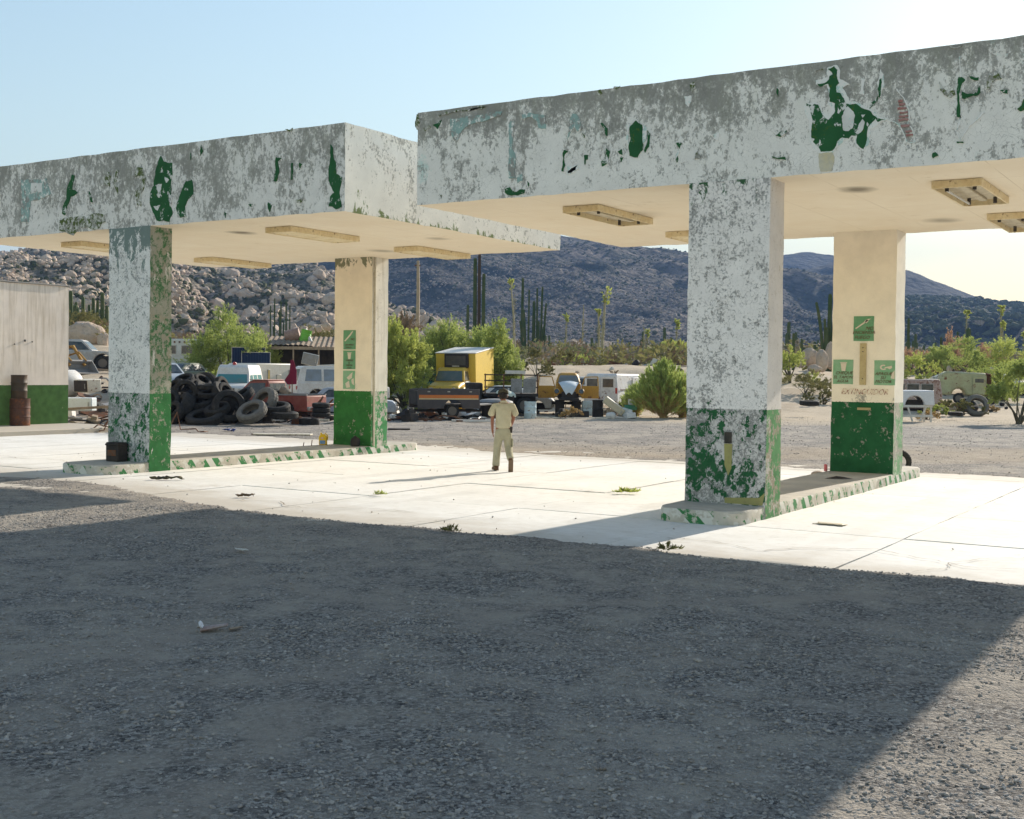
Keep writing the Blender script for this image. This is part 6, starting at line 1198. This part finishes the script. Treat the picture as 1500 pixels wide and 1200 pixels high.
# feathery broom by the near right pillar
def broom(px, dd, h, w, n, label, seed):
    """plumes of fine blades on many arching stems that rise from one foot"""
    x, y, z = gpt(px, dd); t_ = thing('broom_bush', label, 'bush', (x, y, z), RZ(0)); g = np.random.default_rng(seed)
    ns_ = int(240 * w); a = g.uniform(0, 2 * np.pi, ns_); tilt = np.clip(np.abs(g.normal(0, .52, ns_)), 0, 1.15); L = h * (1 - .30 * tilt) * g.uniform(.72, 1.1, ns_)
    m = MB(); stems = []
    for i in range(ns_):
        rr = math.sin(tilt[i]) * L[i] * w / 1.1; P = [np.array([0, 0, 0.]) + g.normal(0, .07, 3) * [1, 1, 0]]
        for f in (.3, .6, .85, 1.): P.append(np.array([math.cos(a[i]) * rr * f ** 1.1, math.sin(a[i]) * rr * .8 * f ** 1.1, math.cos(tilt[i]) * L[i] * f ** .92]) + g.normal(0, .03, 3))
        m.tube(P, [.014, .011, .008, .005, .002], 4); stems.append(P)
    kind(m.build('stems', M_STRAW, t_), 'stuff')
    k = g.integers(0, ns_, n); f = 1 - g.uniform(0, .78, n) ** 1.25; S_ = np.array(stems); seg = np.minimum((f * 4).astype(int), 3); u = (f * 4 - seg)[:, None]
    P = S_[k, seg] * (1 - u) + S_[k, seg + 1] * u + g.normal(0, .045, (n, 3)) * (1.6 - f[:, None]); ax = S_[k, 4] - S_[k, 2]; ax /= np.linalg.norm(ax, axis=1)[:, None]
    dv = ax * .9 + g.normal(size=(n, 3)) * .28 + np.array([0, 0, .5]); dv /= np.linalg.norm(dv, axis=1)[:, None]; ln = g.uniform(.10, .26, n)[:, None]
    s = np.cross(dv, g.normal(size=(n, 3))); s /= np.linalg.norm(s, axis=1)[:, None]; q = s * .014
    V = np.stack([P - q, P + q, P + dv * ln + q * .3, P + dv * ln - q * .3], 1).reshape(-1, 3); V[:, 2] = np.maximum(V[:, 2], .01)
    mi = (g.uniform(0, 1, n) > f * 1.25 - .05).astype(int)
    linkmesh('foliage', npmesh('foliage', V, np.arange(n * 4).reshape(-1, 4), [M_BROOM, M_STRAW], mi), t_)
broom(972, 59, 2.55, 1.25, 36000, 'large feathery yellow-green bush left of the near right pillar', 9)
broom(932, 60.5, 1.5, .9, 7000, 'smaller wispy green bush in front of the white van', 10)
broom(1000, 60, 2.1, 1.1, 9000, 'wispy green bush partly behind the near right pillar', 11)

def column(m, x, y, z0, h, r, lean=(0, 0), bend=0., ribs=9, taper=.82):
    n = ribs * 2; K = 9; vs = []
    for i in range(K + 3):
        f = min(i / K, 1); rr = r * (.8 + .2 * min(1, f * 4)) * (1 - (1 - taper) * f)
        zz = h * f
        if i == K: rr *= .93; zz = h * .985
        if i == K + 1: rr *= .7; zz = h
        if i == K + 2: rr *= .15; zz = h + r * .25
        ox = x + lean[0] * h * f + bend * h * f * f; oy = y + lean[1] * h * f
        for k in range(n):
            a = 2 * math.pi * k / n; q = rr * (1. if k % 2 else .80); vs.append((ox + q * math.cos(a), oy + q * math.sin(a), z0 + zz))
    m.add(vs, [(i * n + k, i * n + (k + 1) % n, (i + 1) * n + (k + 1) % n, (i + 1) * n + k) for i in range(K + 2) for k in range(n)] + [tuple(range((K + 2) * n, (K + 3) * n))])
def cardon(label, cols, depth, basepx, seed=0, mat=None, group='tall cardon cacti'):
    """cols: (px, top_py, width_px, base offset px) measured on the survey photograph"""
    x, y, z = gpt(basepx, depth); z -= .2; t_ = thing('cardon_cactus', label, 'cactus', (x, y, z), RZ(0), group); k = depth / FPX; g = random.Random(seed)
    for (px, top, wpx, off) in cols:
        m = MB(); ht = zat(px, top, depth) - z; bx = (px - basepx) * k * (1 - off); dx = (px - basepx) * k - bx
        if off: 
            column(m, bx, g.uniform(-.4, .4), 0, ht, wpx * k * .5, (0, 0), dx / ht)
        else: column(m, bx, g.uniform(-.5, .5), 0, ht, wpx * k * .5, (g.uniform(-.006, .006), 0))
        m.build('stem', mat[0] if mat and px in mat[1] else M_CACT, t_, smooth=True, ang=20)
    return t_
cardon('tallest cardon group rising under the left canopy corner, one stem brown', [(684, 447, 5, 0), (694.5, 378, 6.5, 0), (700.5, 372, 5.5, 0), (706.5, 401, 6, 0), (707.5, 422, 6, 0)], 120, 697, 1, (M_CACB, (700.5,)))
cardon('large cardon cluster of many stems left of the white ochre cars', [(763.5, 407, 4.6, 0), (765, 453, 6, .2), (773, 425, 3, 0), (781, 441, 5.5, .1), (785.5, 422, 3.2, 0), (793, 420, 3.6, .1), (798.5, 444, 3.6, .15), (761, 470, 5, .3), (795, 478, 3, .2), (788, 470, 4, 0)], 150, 778, 2)
cardon('cardon cluster of seven thin stems right of the green tree on the left', [(396, 448, 2.4, 0), (401.5, 437, 2.6, 0), (408.5, 454, 2.2, 0), (411.5, 442, 2.6, 0), (419, 442, 2.8, 0), (422.5, 447, 2.2, 0), (399, 478, 3, .2), (415, 470, 2.6, .2)], 135, 409, 3)
cardon('branching dark cardon just left of the rear right pillar', [(1193, 443, 5.2, .75), (1205, 467, 4.6, .6), (1213.5, 431, 7.2, .15), (1221, 445, 6, .35), (1208, 480, 7, .3)], 100, 1208, 4)
cardon('short single green cactus column by the boulders right of near right pillar', [(1161.5, 488, 4.6, 0)], 92, 1161.5, 5)
cardon('two thin cardon stems rising behind the left green tree', [(310, 458, 1.8, 0), (319.5, 451, 2.2, 0)], 140, 315, 6)
cardon('dark cardon immediately right of the rear right pillar', [(1328.5, 466, 4.4, 0)], 110, 1328.5, 7)
cardon('stout dark cardon above the white bus at right', [(1375.5, 494, 4., 0), (1378, 512, 3, .3)], 112, 1376, 8)
cardon('cardon column left of the big right green tree top', [(1401, 486, 3.4, 0)], 130, 1401, 9)
x, y, z = gpt(610, 92); po = thing('utility_pole', 'tall pale wooden pole rising behind the green trees to the left canopy', 'pole', (x, y, z - .3), RZ(0)); MB().tube([(0, 0, 0), (.06, 0, zat(610, 420, 92) - z), (.02, 0, zat(610, 376, 92) - z)], [.15, .13, .10], 10).build('shaft', worn('pale_pole_wood', (.42, .33, .22), (.2, .15, .1), .6, 3), po, smooth=True); MB().box(-.22, .22, -.03, .03, zat(610, 384, 92) - z, zat(610, 382, 92) - z).build('bracket', M_STEEL, po)
def cirio(label, px, top, base_w, depth, bend=0., tuft=1., bare=False, seed=0, group='slender cirio trees'):
    x, y, z = gpt(px, depth); z -= .2; k = depth / FPX; t_ = thing('cirio_tree', label, 'tree', (x, y, z), RZ(0), group); g = random.Random(seed); h = zat(px, top, depth) - z
    P = [(bend * h * (f ** 2) + g.uniform(-.03, .03), 0, h * f) for f in np.linspace(0, 1, 8)]
    MB().tube(P, [base_w * k * .5 * (1 - .55 * f) for f in np.linspace(0, 1, 8)], 7).build('trunk', M_CIR, t_, smooth=True)
    if not bare:
        r = .45 * tuft * depth / 110; V, F = leaves(260, [(P[-1][0], 0, h, r, r, r * .9), (P[-1][0] + .1, 0, h - r * 1.3, r * .6, r * .6, r)], .22 * depth / 110, .3, .22, seed); linkmesh('crown', npmesh('crown', V, F, M_TUFT), t_)
    V, F = leaves(240, [(P[4][0], 0, h * .55, .18, .18, h * .42)], .16, .1, .12, seed + 1, .2); kind(linkmesh('twigs', npmesh('twigs', V, F, M_OLV), t_), 'stuff')
for i, a in enumerate([('cirio with yellow tuft left of the large cardon cluster', 753, 413, 4.2, 115, -.05, .8), ('tallest cirio with a yellow-green tuft, centre of the flats', 881, 428, 6, 110, .04, 1.4), ('bare cirio stem beside the tallest tufted one', 877, 455, 4.5, 112, -.03, .5), ('thin cirio with small tuft behind the ochre car', 828, 463, 2.4, 150, 0, .6), ('thin bare cirio right of the ochre car column', 852, 446, 2.2, 150, .02, .5, True),
        ('cirio pair stem above the white van, left one', 942, 480, 2.8, 130, 0, .5, True), ('cirio with pale tuft above the white van', 947, 486, 2.2, 135, 0, .6), ('cirio with yellow tuft nearest the near right pillar', 990, 472, 2.6, 140, 0, .7),
        ('tall thin tufted cirio right of the rear right pillar', 1414, 457, 2.8, 130, 0, .7), ('tallest thin cirio at the right, tuft against the sky line', 1465, 451, 3., 130, -.01, .7), ('cirio standing beside the tallest right one', 1467.5, 475, 2.6, 125, 0, .6), ('thin cirio at the far right frame edge', 1499, 490, 2.2, 140, 0, .7)]): cirio(*a, seed=200 + i)
# many small cacti on the flats between yard and mountain
g = random.Random(12); protos = []
for k in range(3):
    t_ = thing('distant_cactus', 'small dark cactus column on the distant desert flat', 'cactus', (0, 0, -40), 0, 'small cacti on the distant flat'); m = MB(); column(m, 0, 0, 0, 3.9, .27, ribs=6)
    if k: column(m, .5, 0, 0, 2.7, .23, ribs=6)
    if k == 2: column(m, -.55, .1, 0, 3.2, .21, ribs=6)
    m.build('stem', M_CACT, t_); protos.append(t_)
def clabel(o, pk, sc_, px, dd):
    wh = 'between the building and front left pillar' if px < 200 else 'above the yellow truck trees' if px < 740 else 'behind the stake truck and ochre car' if px < 870 else 'behind the white van' if px < 950 else 'left of near right pillar' if px < 1010 else 'between the two right pillars' if px < 1230 else 'behind the white bus' if px < 1390 else 'behind the green van' if px < 1450 else 'at the right frame edge'
    o['label'] = ('tiny', 'very short', 'short', 'middling', 'tallish', 'tall')[min(5, int((sc_ - .45) / .12))] + ' ' + ('single', 'double', 'triple')[pk] + '-stem cactus ' + wh + (', nearest' if dd < 125 else '' if dd < 170 else ', farther off' if dd < 230 else ', farthest row')
for i in range(110):
    dd = g.uniform(120, 300); px = g.choice([g.uniform(565, 1005), g.uniform(800, 1005), g.uniform(1150, 1225), g.uniform(1325, 1500), g.uniform(1325, 1500), g.uniform(92, 160)]); x, y, z = gpt(px, dd); sc_ = g.uniform(.45, 1.15)
    pk = i if i < 3 else g.randrange(3); o = protos[pk] if i < 3 else dup(protos[pk]); clabel(o, pk, sc_, px, dd); o.location = (x, y, z - .2); o.rotation_euler = (0, 0, g.uniform(0, 6)); o.scale = (sc_, sc_, sc_ * g.uniform(.7, 1.2))
for i in range(46):
    dd = g.uniform(100, 150); px = g.uniform(92, 160); x, y, z = gpt(px, dd); sc_ = g.uniform(.5, .95); pk = g.randrange(3); o = dup(protos[pk]); clabel(o, pk, sc_, px, dd); o.location = (x, y, z + .5); o.scale = (sc_ * .8, sc_ * .8, sc_)
# low scrub covering the flats
def scrubfield(name, n, s0, s1, pa, pb_, mats, seed, hmin, hmax):
    gg = np.random.default_rng(seed); dd = gg.uniform(s0 ** .5, s1 ** .5, n) ** 2; px = gg.uniform(pa, pb_, n); l = (px - 750) / FPX * dd; x, y = xy(l, dd); z = terrain(x, y); h = gg.uniform(hmin, hmax, n)
    for j, mt in enumerate(mats):
        VV = []; sel = np.arange(n)[j::len(mats)]
        for i in sel:
            r = h[i] * .75; m_ = 46; d = gg.normal(size=(m_, 3)); d /= np.linalg.norm(d, axis=1)[:, None]; P = d * np.array([r, r, h[i] * .5]) * gg.uniform(.5, 1, (m_, 1)) + np.array([x[i], y[i], z[i] + h[i] * .45]); dv = d + gg.normal(size=(m_, 3)) * .5; dv /= np.linalg.norm(dv, axis=1)[:, None]
            s = np.cross(dv, gg.normal(size=(m_, 3))); s /= np.linalg.norm(s, axis=1)[:, None]; ln = h[i] * .30; q = s * ln * .22; VV.append(np.stack([P - dv * ln * .5, P + q, P + dv * ln * .5, P - q], 1).reshape(-1, 3))
        V = np.concatenate(VV); o = linkmesh(name, npmesh(name, V, np.arange(len(V)).reshape(-1, 4), mt)); kind(o, 'stuff')
scrubfield('desert_scrub_cover', 1500, 98, 420, 550, 1540, [M_OLV, M_DRY, M_DRY2, M_OLV2], 3, .7, 2.4)
scrubfield('desert_scrub_cover', 500, 86, 190, 60, 500, [M_OLV, M_DRY], 4, .6, 1.9)
# separate boulders one can pick out
def boulder(px, py, wpx, hpx, dd, label, seed, grp='granite boulders behind the yard'):
    k = dd / FPX; x, y = xy((px - 750) / FPX * dd, dd); g_ = np.random.default_rng(seed); bv, bf = ico(3)
    V = bv.copy(); n = fbm(bv[:, 0] * 1.7 + seed, bv[:, 1] * 1.7 + bv[:, 2] * 1.3, 4); V = V * (1 + (n[:, None] - .5) * .55) * np.array([wpx * k / 2, wpx * k / 2 * .8, hpx * k / 2])
    o = linkmesh('boulder', npmesh('boulder', V, bf, M_GRAN, smooth=True)); tag(o, label, 'boulder', grp, (x, y, zat(px, py, dd)), (0, 0, RZ(g_.uniform(-30, 30)))); return o
for i, a in enumerate([(124, 492, 56, 42, 88, 'big brown boulder behind the white pickup on the left'), (151, 500, 18, 26, 87, 'smaller boulder right of the big brown one'), (98, 488, 18, 16, 89, 'boulder peeking past the building corner'), (93, 500, 12, 16, 88, 'low boulder at the building edge'),
        (1186, 524, 26, 28, 95, 'large cracked boulder under the branching cardon'), (1204, 528, 20, 32, 93, 'boulder with vertical face under the cardon'), (1172, 530, 16, 18, 94, 'boulder left in the pile by the pillars'), (1215, 522, 18, 40, 98, 'boulder touching the rear right pillar outline'), (1193, 540, 22, 12, 90, 'flat boulder at the pile foot'),
        (466, 481, 10, 11, 90, 'round orange boulder above the shed, right one'), (456, 484, 9, 10, 90, 'round grey boulder above the shed'), (445, 482, 12, 10, 92, 'pale boulder left above the shed'), (424, 500, 22, 14, 84, 'grey hump boulder behind the shed roof'), (478, 478, 14, 12, 95, 'boulder beside the rear left pillar top scrub'), (448, 494, 14, 10, 86, 'low boulder on the shed heap'),
        (1390, 541, 9, 12, 92, 'grey boulder between shrubs above the green van'), (1452, 548, 10, 22, 88, 'tall grey boulder right of the green van'), (845, 545, 7, 4, 84, 'small grey rock on the pale dirt slope'), (740, 500, 22, 14, 105, 'boulder behind the green tree and cirio')]): boulder(*a, seed=300 + i)

# ------------------------------------------------------------------ the walking man
mx, my = -14.165, 22.357
man = thing('person', 'man in khaki shirt and trousers walking away across the concrete, head bowed', 'person', (mx, my, .012), RZ(0) + math.radians(6))
def skin(name, nodes, edges, mat, par, sub=2, root=0):
    me = bpy.data.meshes.new(name); me.from_pydata([n_[0] for n_ in nodes], edges, []); ob = bpy.data.objects.new('tmp_' + name, me); COL.objects.link(ob)
    md = ob.modifiers.new('s', 'SKIN'); md.use_smooth_shade = True
    for i, n_ in enumerate(nodes):
        v = me.skin_vertices[0].data[i]; r = n_[1]; v.radius = (r, r) if not hasattr(r, '__len__') else r; v.use_root = (i == root)
    sb = ob.modifiers.new('d', 'SUBSURF'); sb.levels = sub; sb.render_levels = sub
    dg = bpy.context.evaluated_depsgraph_get(); dg.update(); m2 = bpy.data.meshes.new_from_object(ob.evaluated_get(dg)); bpy.data.objects.remove(ob)
    m2.materials.clear(); m2.materials.append(mat); m2.polygons.foreach_set('use_smooth', [True] * len(m2.polygons)); m2.name = name
    o = bpy.data.objects.new(name, m2); COL.objects.link(o); o.parent = par; return o
M_SKIN = worn('tanned_skin', (.30, .13, .08), (.2, .08, .05), .3, 8, .55); M_KHS = NT('khaki_shirt_cloth'); t = M_KHS; M_KHS = t.fin(t.mix(t.ramp(t.noise(5, 4), .3, .7), (.43, .39, .27), (.54, .49, .35)), .9, t.bump(t.noise(9, 4, .6, None, 1.), .6, .03), 0, .1)
M_KHT = NT('khaki_trouser_cloth'); t = M_KHT; M_KHT = t.fin(t.mix(t.ramp(t.noise(4, 4), .3, .7), (.35, .325, .23), (.45, .42, .30)), .9, t.bump(t.noise(7, 4, .6, None, 1.), .8, .035), 0, .1)
M_HAIR = worn('black_hair', (.018, .014, .012), (.03, .02, .02), .4, 20, .7); M_SHOE = worn('brown_leather', (.13, .065, .03), (.07, .04, .02), .5, 9, .7)
# x right, y away from the camera (the way he walks), z up
hL, hR = (-.10, 0, .93), (.10, 0, .93); kL, kR = (-.125, .06, .50), (.12, .05, .50); aL, aR = (-.15, .04, .09), (.135, -.33, .25)
N = [((0, 0, .96), (.13, .10)), ((0, .0, 1.12), (.13, .095)), ((0, .01, 1.30), (.155, .105)), ((0, .02, 1.42), (.12, .085)), ((0, .05, 1.50), (.055, .055)), ((0, .085, 1.565), (.07, .075)), ((0, .11, 1.635), (.085, .095)), ((0, .10, 1.69), (.055, .065)),
     (hL, .09), (kL, .058), (aL, .042), ((-.155, .12, .05), .038), (hR, .09), (kR, .058), (aR, .042), ((.135, -.32, .14), .036),
     ((-.19, .02, 1.40), .058), ((-.245, .0, 1.14), .042), ((-.235, .05, .90), .030), ((-.225, .065, .85), (.036, .02)),
     ((.19, .02, 1.40), .058), ((.225, .03, 1.14), .042), ((.175, .16, .95), .030), ((.165, .19, .91), (.036, .02))]
E_ = [(0, 1), (1, 2), (2, 3), (3, 4), (4, 5), (5, 6), (6, 7), (0, 8), (8, 9), (9, 10), (10, 11), (0, 12), (12, 13), (13, 14), (14, 15), (3, 16), (16, 17), (17, 18), (18, 19), (3, 20), (20, 21), (21, 22), (22, 23)]
for base, sg in ((19, -1), (23, 1)):
    bx, by, bz = N[base][0]
    for q, (oy, ln) in enumerate([(-.028, .070), (-.010, .082), (.010, .080), (.028, .064)]):
        N.append(((bx, by + oy, bz - .045), .010)); E_.append((base, len(N) - 1)); N.append(((bx - sg * .008, by + oy + .004, bz - .045 - ln * .5), .0095)); E_.append((len(N) - 2, len(N) - 1)); N.append(((bx - sg * .022, by + oy + .010, bz - .045 - ln), .008)); E_.append((len(N) - 2, len(N) - 1))
    N.append(((bx - sg * .01, by + .045, bz - .02), .011)); E_.append((base, len(N) - 1)); N.append(((bx - sg * .015, by + .062, bz - .055), .009)); E_.append((len(N) - 2, len(N) - 1))
body = skin('body', N, E_, M_SKIN, man)
NS = [((0, 0, .90), (.195, .14)), ((0, -.01, .99), (.19, .135)), ((0, -.01, 1.14), (.185, .125)), ((0, -.005, 1.30), (.205, .125)), ((0, .02, 1.41), (.165, .10)), ((0, .035, 1.465), (.07, .068)), ((-.20, .015, 1.395), (.075, .08)), ((-.255, .0, 1.27), (.078, .085)), ((-.285, -.005, 1.17), (.075, .085)), ((.20, .015, 1.395), (.075, .08)), ((.25, .02, 1.27), (.078, .085)), ((.275, .025, 1.17), (.075, .085))]
skin('shirt', NS, [(0, 1), (1, 2), (2, 3), (3, 4), (4, 5), (4, 6), (6, 7), (7, 8), (4, 9), (9, 10), (10, 11)], M_KHS, man, 2)
NTR = [((0, 0, .99), (.172, .125)), ((0, -.005, .84), (.165, .125)), ((-.098, 0, .74), (.105, .11)), ((-.122, .055, .50), (.088, .092)), ((-.138, .05, .28), (.082, .086)), ((-.15, .04, .12), (.084, .09)), ((-.15, .04, .07), (.08, .088)),
      ((.098, .01, .74), (.105, .11)), ((.12, .04, .52), (.088, .092)), ((.125, -.11, .39), (.082, .084)), ((.133, -.26, .29), (.08, .08)), ((.135, -.31, .255), (.078, .078))]
skin('trousers', NTR, [(0, 1), (1, 2), (2, 3), (3, 4), (4, 5), (5, 6), (1, 7), (7, 8), (8, 9), (9, 10), (10, 11)], M_KHT, man, 2)
MB().at((.195, -.0, .62), (0, 0, 4)).box(-.012, .012, -.085, .085, -.10, .08).build('cargo_pocket', M_KHT, man, bevel=.01)
MB().at((.165, -.06, .90), (0, 6, 0)).box(-.03, .03, -.02, .025, -.075, .06).build('belt_pouch', M_BLK, man, bevel=.01)
MB().at((0, .005, 1.487), (-14, 0, 0)).lathe([(.078, -.02), (.082, .012), (.074, .026), (.066, .02)], 18).build('collar', M_KHS, man, smooth=True)
hv, hf_ = ico(3); hv = hv * np.array([.098, .112, .118]); nn_ = fbm(hv[:, 0] * 40, hv[:, 2] * 40 + hv[:, 1] * 30, 3); hv = hv * (1 + (nn_[:, None] - .5) * .12); keep = hv[:, 1] < .055 - .9 * (hv[:, 2] < -.03) * (hv[:, 2] + .03) * -1 * .5
hair = linkmesh('hair', npmesh('hair', hv, hf_[keep[hf_].all(1)], M_HAIR, smooth=True), man, (0, .10, 1.638))
MB().at((0, .098, 1.675), (-18, 0, 0)).lathe([(.116, 0), (.120, .02), (.112, .06), (.08, .095), (.03, .11), (.01, .112)], 20).build('cap', worn('dark_olive_cap', (.05, .045, .028), (.10, .085, .05), .5, 9, .9), man, smooth=True)
for sg in (-1, 1): MB().at((sg * .098, .115, 1.625)).lathe([(.02, -.012 * sg), (.028, 0), (.018, .012 * sg)], 10, 0, 'x').build('ear', M_SKIN, man, smooth=True)
MB().at((0, .215, 1.605), (-25, 0, 0)).box(-.014, .014, -.02, .018, -.02, .02).build('nose', M_SKIN, man, bevel=.008)
for sg in (-1, 1): MB().at((sg * .032, .198, 1.64)).lathe([(.012, -.006), (.013, 0), (.004, .006)], 8, 0, 'y').build('eye', M_WHT, man, smooth=True)
MB().at((0, .203, 1.572)).box(-.025, .025, -.006, .006, -.006, .006).build('mouth', worn('lips', (.25, .08, .06)), man, bevel=.004)
def shoe(loc, rot):
    pr = [(-.11, 0), (-.115, .07), (-.06, .095), (.03, .075), (.13, .05), (.17, .03), (.175, 0)]
    m = MB(); m.at(loc, rot); m.prism(pr, .048); m.prism([(-.12, -.022), (-.12, .004), (.18, .004), (.18, -.022)], .053, 1); return m.build('shoe', [M_SHOE, worn('worn_rubber_sole', (.16, .10, .06))], man, bevel=.014)
shoe((-.155, .055, .022), (0, 0, 98)); shoe((.137, -.345, .155), (0, 68, 86))

# ------------------------------------------------------------------ small things lying about
def jug(label, loc, rz, sc=1.):
    t_ = thing('oil_jug', label, 'jug', loc, rz, sc=sc); Y = worn('yellow_plastic', (.78, .50, .02), (.6, .4, .05), .2, 4, .35)
    m = MB(); m.prism([(-.11, 0), (-.115, .22), (-.08, .29), (-.03, .31), (.06, .30), (.115, .24), (.115, 0)], .06); m.build('bottle', Y, t_, bevel=.02)
    MB().tube([(.02, 0, .29), (.075, 0, .325), (.13, 0, .27), (.135, 0, .17), (.112, 0, .14)], .014, 6).build('handle', Y, t_, smooth=True); MB().tube([(-.055, 0, .30), (-.055, 0, .345)], .026, 12).build('cap', Y, t_, smooth=True, ang=40)
    lb = MB().box(-.08, .08, -.066, -.062, .03, .13).build('label', worn('blue_label', (.05, .20, .48), (.5, .55, .6), .6, 14), t_); MB().box(-.05, .03, -.068, -.0665, .17, .22).build('emblem', worn('white_red_emblem', (.7, .35, .2), (.8, .8, .75), .6, 20), t_)
    return t_
jug('yellow oil jug with blue label on kerb by rear left pillar', (-21.02, 24.35, .197), RZ(-6), .92)
def kit(name, label, cat, loc, rz, build, mats, bevel=0, smooth=False):
    m = MB(); build(m); o = m.build(name, mats, None, smooth=smooth, bevel=bevel); return tag(o, label, cat, None, loc, (0, 0, rz))
kit('small_pot', 'small black pot at the foot of the rear left pillar', 'pot', (-20.02, 24.45, .197), 0, lambda m: m.lathe([(.09, 0), (.12, .02), (.13, .12), (.11, .2), (.05, .24), (.02, .27)], 16), [M_BLK], smooth=True)
for k in range(2): kit('stub_rod', ['short rusty rod sticking up from the left kerb island', 'second shorter rod stub on the left kerb island'][k], 'rod', (-21.02 - .1 * k + .0, 23.9 - .2 * k, .195), 0, lambda m: m.tube([(0, 0, 0), (.02, .0, .15 - .06 * k)], .012, 6), [M_STEEL])
bb = thing('melted_bin', 'burnt black square bin against the foot of the front left pillar', 'bin', (-20.50, 17.20, .197), 0); m = MB(); m.box(-.19, .19, -.13, .13, 0, .40).box(-.205, .205, -.145, .145, .33, .375); m.build('bin_shell', M_BLK, bb, bevel=.02); MB().box(-.13, .13, -.137, -.131, .12, .24).build('side_panel', M_STEEL, bb)
kit('drink_can', 'crushed red drink can at the left foot of the rear right pillar', 'can', (-7.70, 24.55, .197), 0, lambda m: m.lathe([(.028, 0), (.035, .01), (.036, .13), (.028, .145)], 14), [worn('red_can', (.55, .03, .04), (.6, .6, .6), .5, 20, .35)], smooth=True)
kit('rag', 'dark oily rag with a red scrap on the right kerb island', 'rag', (-6.95, 22.9, .20), .4, lambda m: m.add([(-.25, -.05, .0), (.1, -.08, .01), (.3, .0, 0), (.12, .08, .03), (-.12, .06, .02), (-.02, 0, .05)], [(0, 1, 5), (1, 2, 5), (2, 3, 5), (3, 4, 5), (4, 0, 5)]), [M_BLK])
kit('stone', 'dark rock beside the drink can behind the right island', 'stone', (-8.1, 25.3, .05), 0, lambda m: m.add([tuple(v) for v in (ICO[1][0] * np.array([.16, .12, .09]))], [tuple(f) for f in ICO[1][1]]), [M_GRAN])
def crumple(name, label, cat, loc, L, W, H, mat, seed, rz=0):
    g = random.Random(seed); n1, n2 = 9, 5; vs = [((i / (n1 - 1) - .5) * L + g.uniform(-.03, .03), (k / (n2 - 1) - .5) * W * g.uniform(.7, 1.2), abs(g.uniform(0, H)) + .01) for i in range(n1) for k in range(n2)]
    fs = [(i * n2 + k, (i + 1) * n2 + k, (i + 1) * n2 + k + 1, i * n2 + k + 1) for i in range(n1 - 1) for k in range(n2 - 1)]; m = MB(); m.add(vs, fs); o = m.build(name, mat, None, smooth=True); so = o.modifiers.new('s', 'SOLIDIFY'); so.thickness = .008
    return tag(o, label, cat, None, loc, (0, 0, rz))
crumple('cloth_scrap', 'dark twisted rag on the concrete before the front left pillar', 'rag', (-18.0, 16.32, .01), .62, .12, .07, worn('dark_rag', (.05, .045, .03), (.14, .12, .05), .7, 8), 1, RZ(6))
crumple('cloth_scrap', 'small brown scrap on the concrete left of the man shadow', 'rag', (-14.6, 14.95, .01), .28, .1, .05, worn('brown_rag', (.16, .10, .05), (.08, .05, .03), .6, 8), 2, RZ(3))
pc = thing('crushed_cup', 'crushed paper cup with dark print on shaded gravel in the foreground', 'cup', (-7.3, 7.14, .015), RZ(6)); m = MB(); m.at((0, 0, .03), (0, 80, 0), (.45, 1, 1)).lathe([(.05, -.12), (.045, -.06), (.035, .03), (.028, .10)], 12); m.build('cup_wall', worn('brown_white_paper', (.26, .17, .15), (.5, .48, .46), .7, 14, .6), pc, smooth=True); m = MB(); m.at((-.12, 0, .045), (0, 62, 0), (.6, 1, 1)).lathe([(.054, 0), (.056, .012), (.01, .015)], 14); m.build('lid', worn('white_lid', (.66, .68, .72)), pc, smooth=True); m = MB(); m.at((.17, .01, .02), (0, 85, 20), (.3, 1, 1)).lathe([(.03, -.06), (.02, .05)], 8); m.build('torn_flap', M_WOOD, pc)
crumple('bottle_cap_foil', 'small flattened white litter on the gravel near the shadow edge', 'litter', tuple([*xy(-3.15, 14.2), .03]), .16, .07, .02, M_WHT, 5)
crumple('blue_litter', 'small blue litter on the gravel before the tyre heap', 'litter', (*gpt(336, 41)[:2], .04), .45, .2, .1, worn('blue_plastic', (.03, .06, .22)), 6)
crumple('flat_sheet', 'flat pale stain board on the concrete right of the near right pillar', 'board', (-5.35, 17.35, .008), .42, .22, .006, worn('tan_board', (.42, .36, .24)), 8)
def weed(label, loc, r, n, seed, mat=None):
    V, F = leaves(n, [(0, 0, .03, r, r * .6, .05)], .075, .5, .12, seed, .1); t_ = thing('weed', label, 'weed', loc, RZ(0), 'weeds in the concrete joints'); linkmesh('leaves', npmesh('leaves', V, F, mat or M_PV2), t_)
weed('green weed growing in the apron joint between man and near right pillar', (-9.8, 19.55, .01), .26, 420, 1)
weed('tiny weed in the apron joint by the first left crack', (-13.0, 16.55, .01), .1, 120, 2)
for k, (x, y, lb) in enumerate([(-6.15, 13.45, 'weed tuft at the shaded gravel edge below the near right pillar'), (-9.2, 13.3, 'dark weed clump at the gravel edge near the pillar shadow')]): weed(lb, (x, y, .02), .15, 150, 20 + k, M_OLV)
# pebbles scattered on the apron
g_ = np.random.default_rng(8); n_ = 130; X = g_.uniform(-30, 3, n_); Y = 13.9 + 13 * g_.uniform(0, 1, n_) ** 1.8; sz = g_.uniform(.006, .02, n_); V, F = scatter_rocks(np.stack([X, Y, sz * .4 + .006], 1), sz, 0, .7, .25, 5); kind(linkmesh('pebbles', npmesh('pebbles', V, F, M_STONE)), 'stuff')
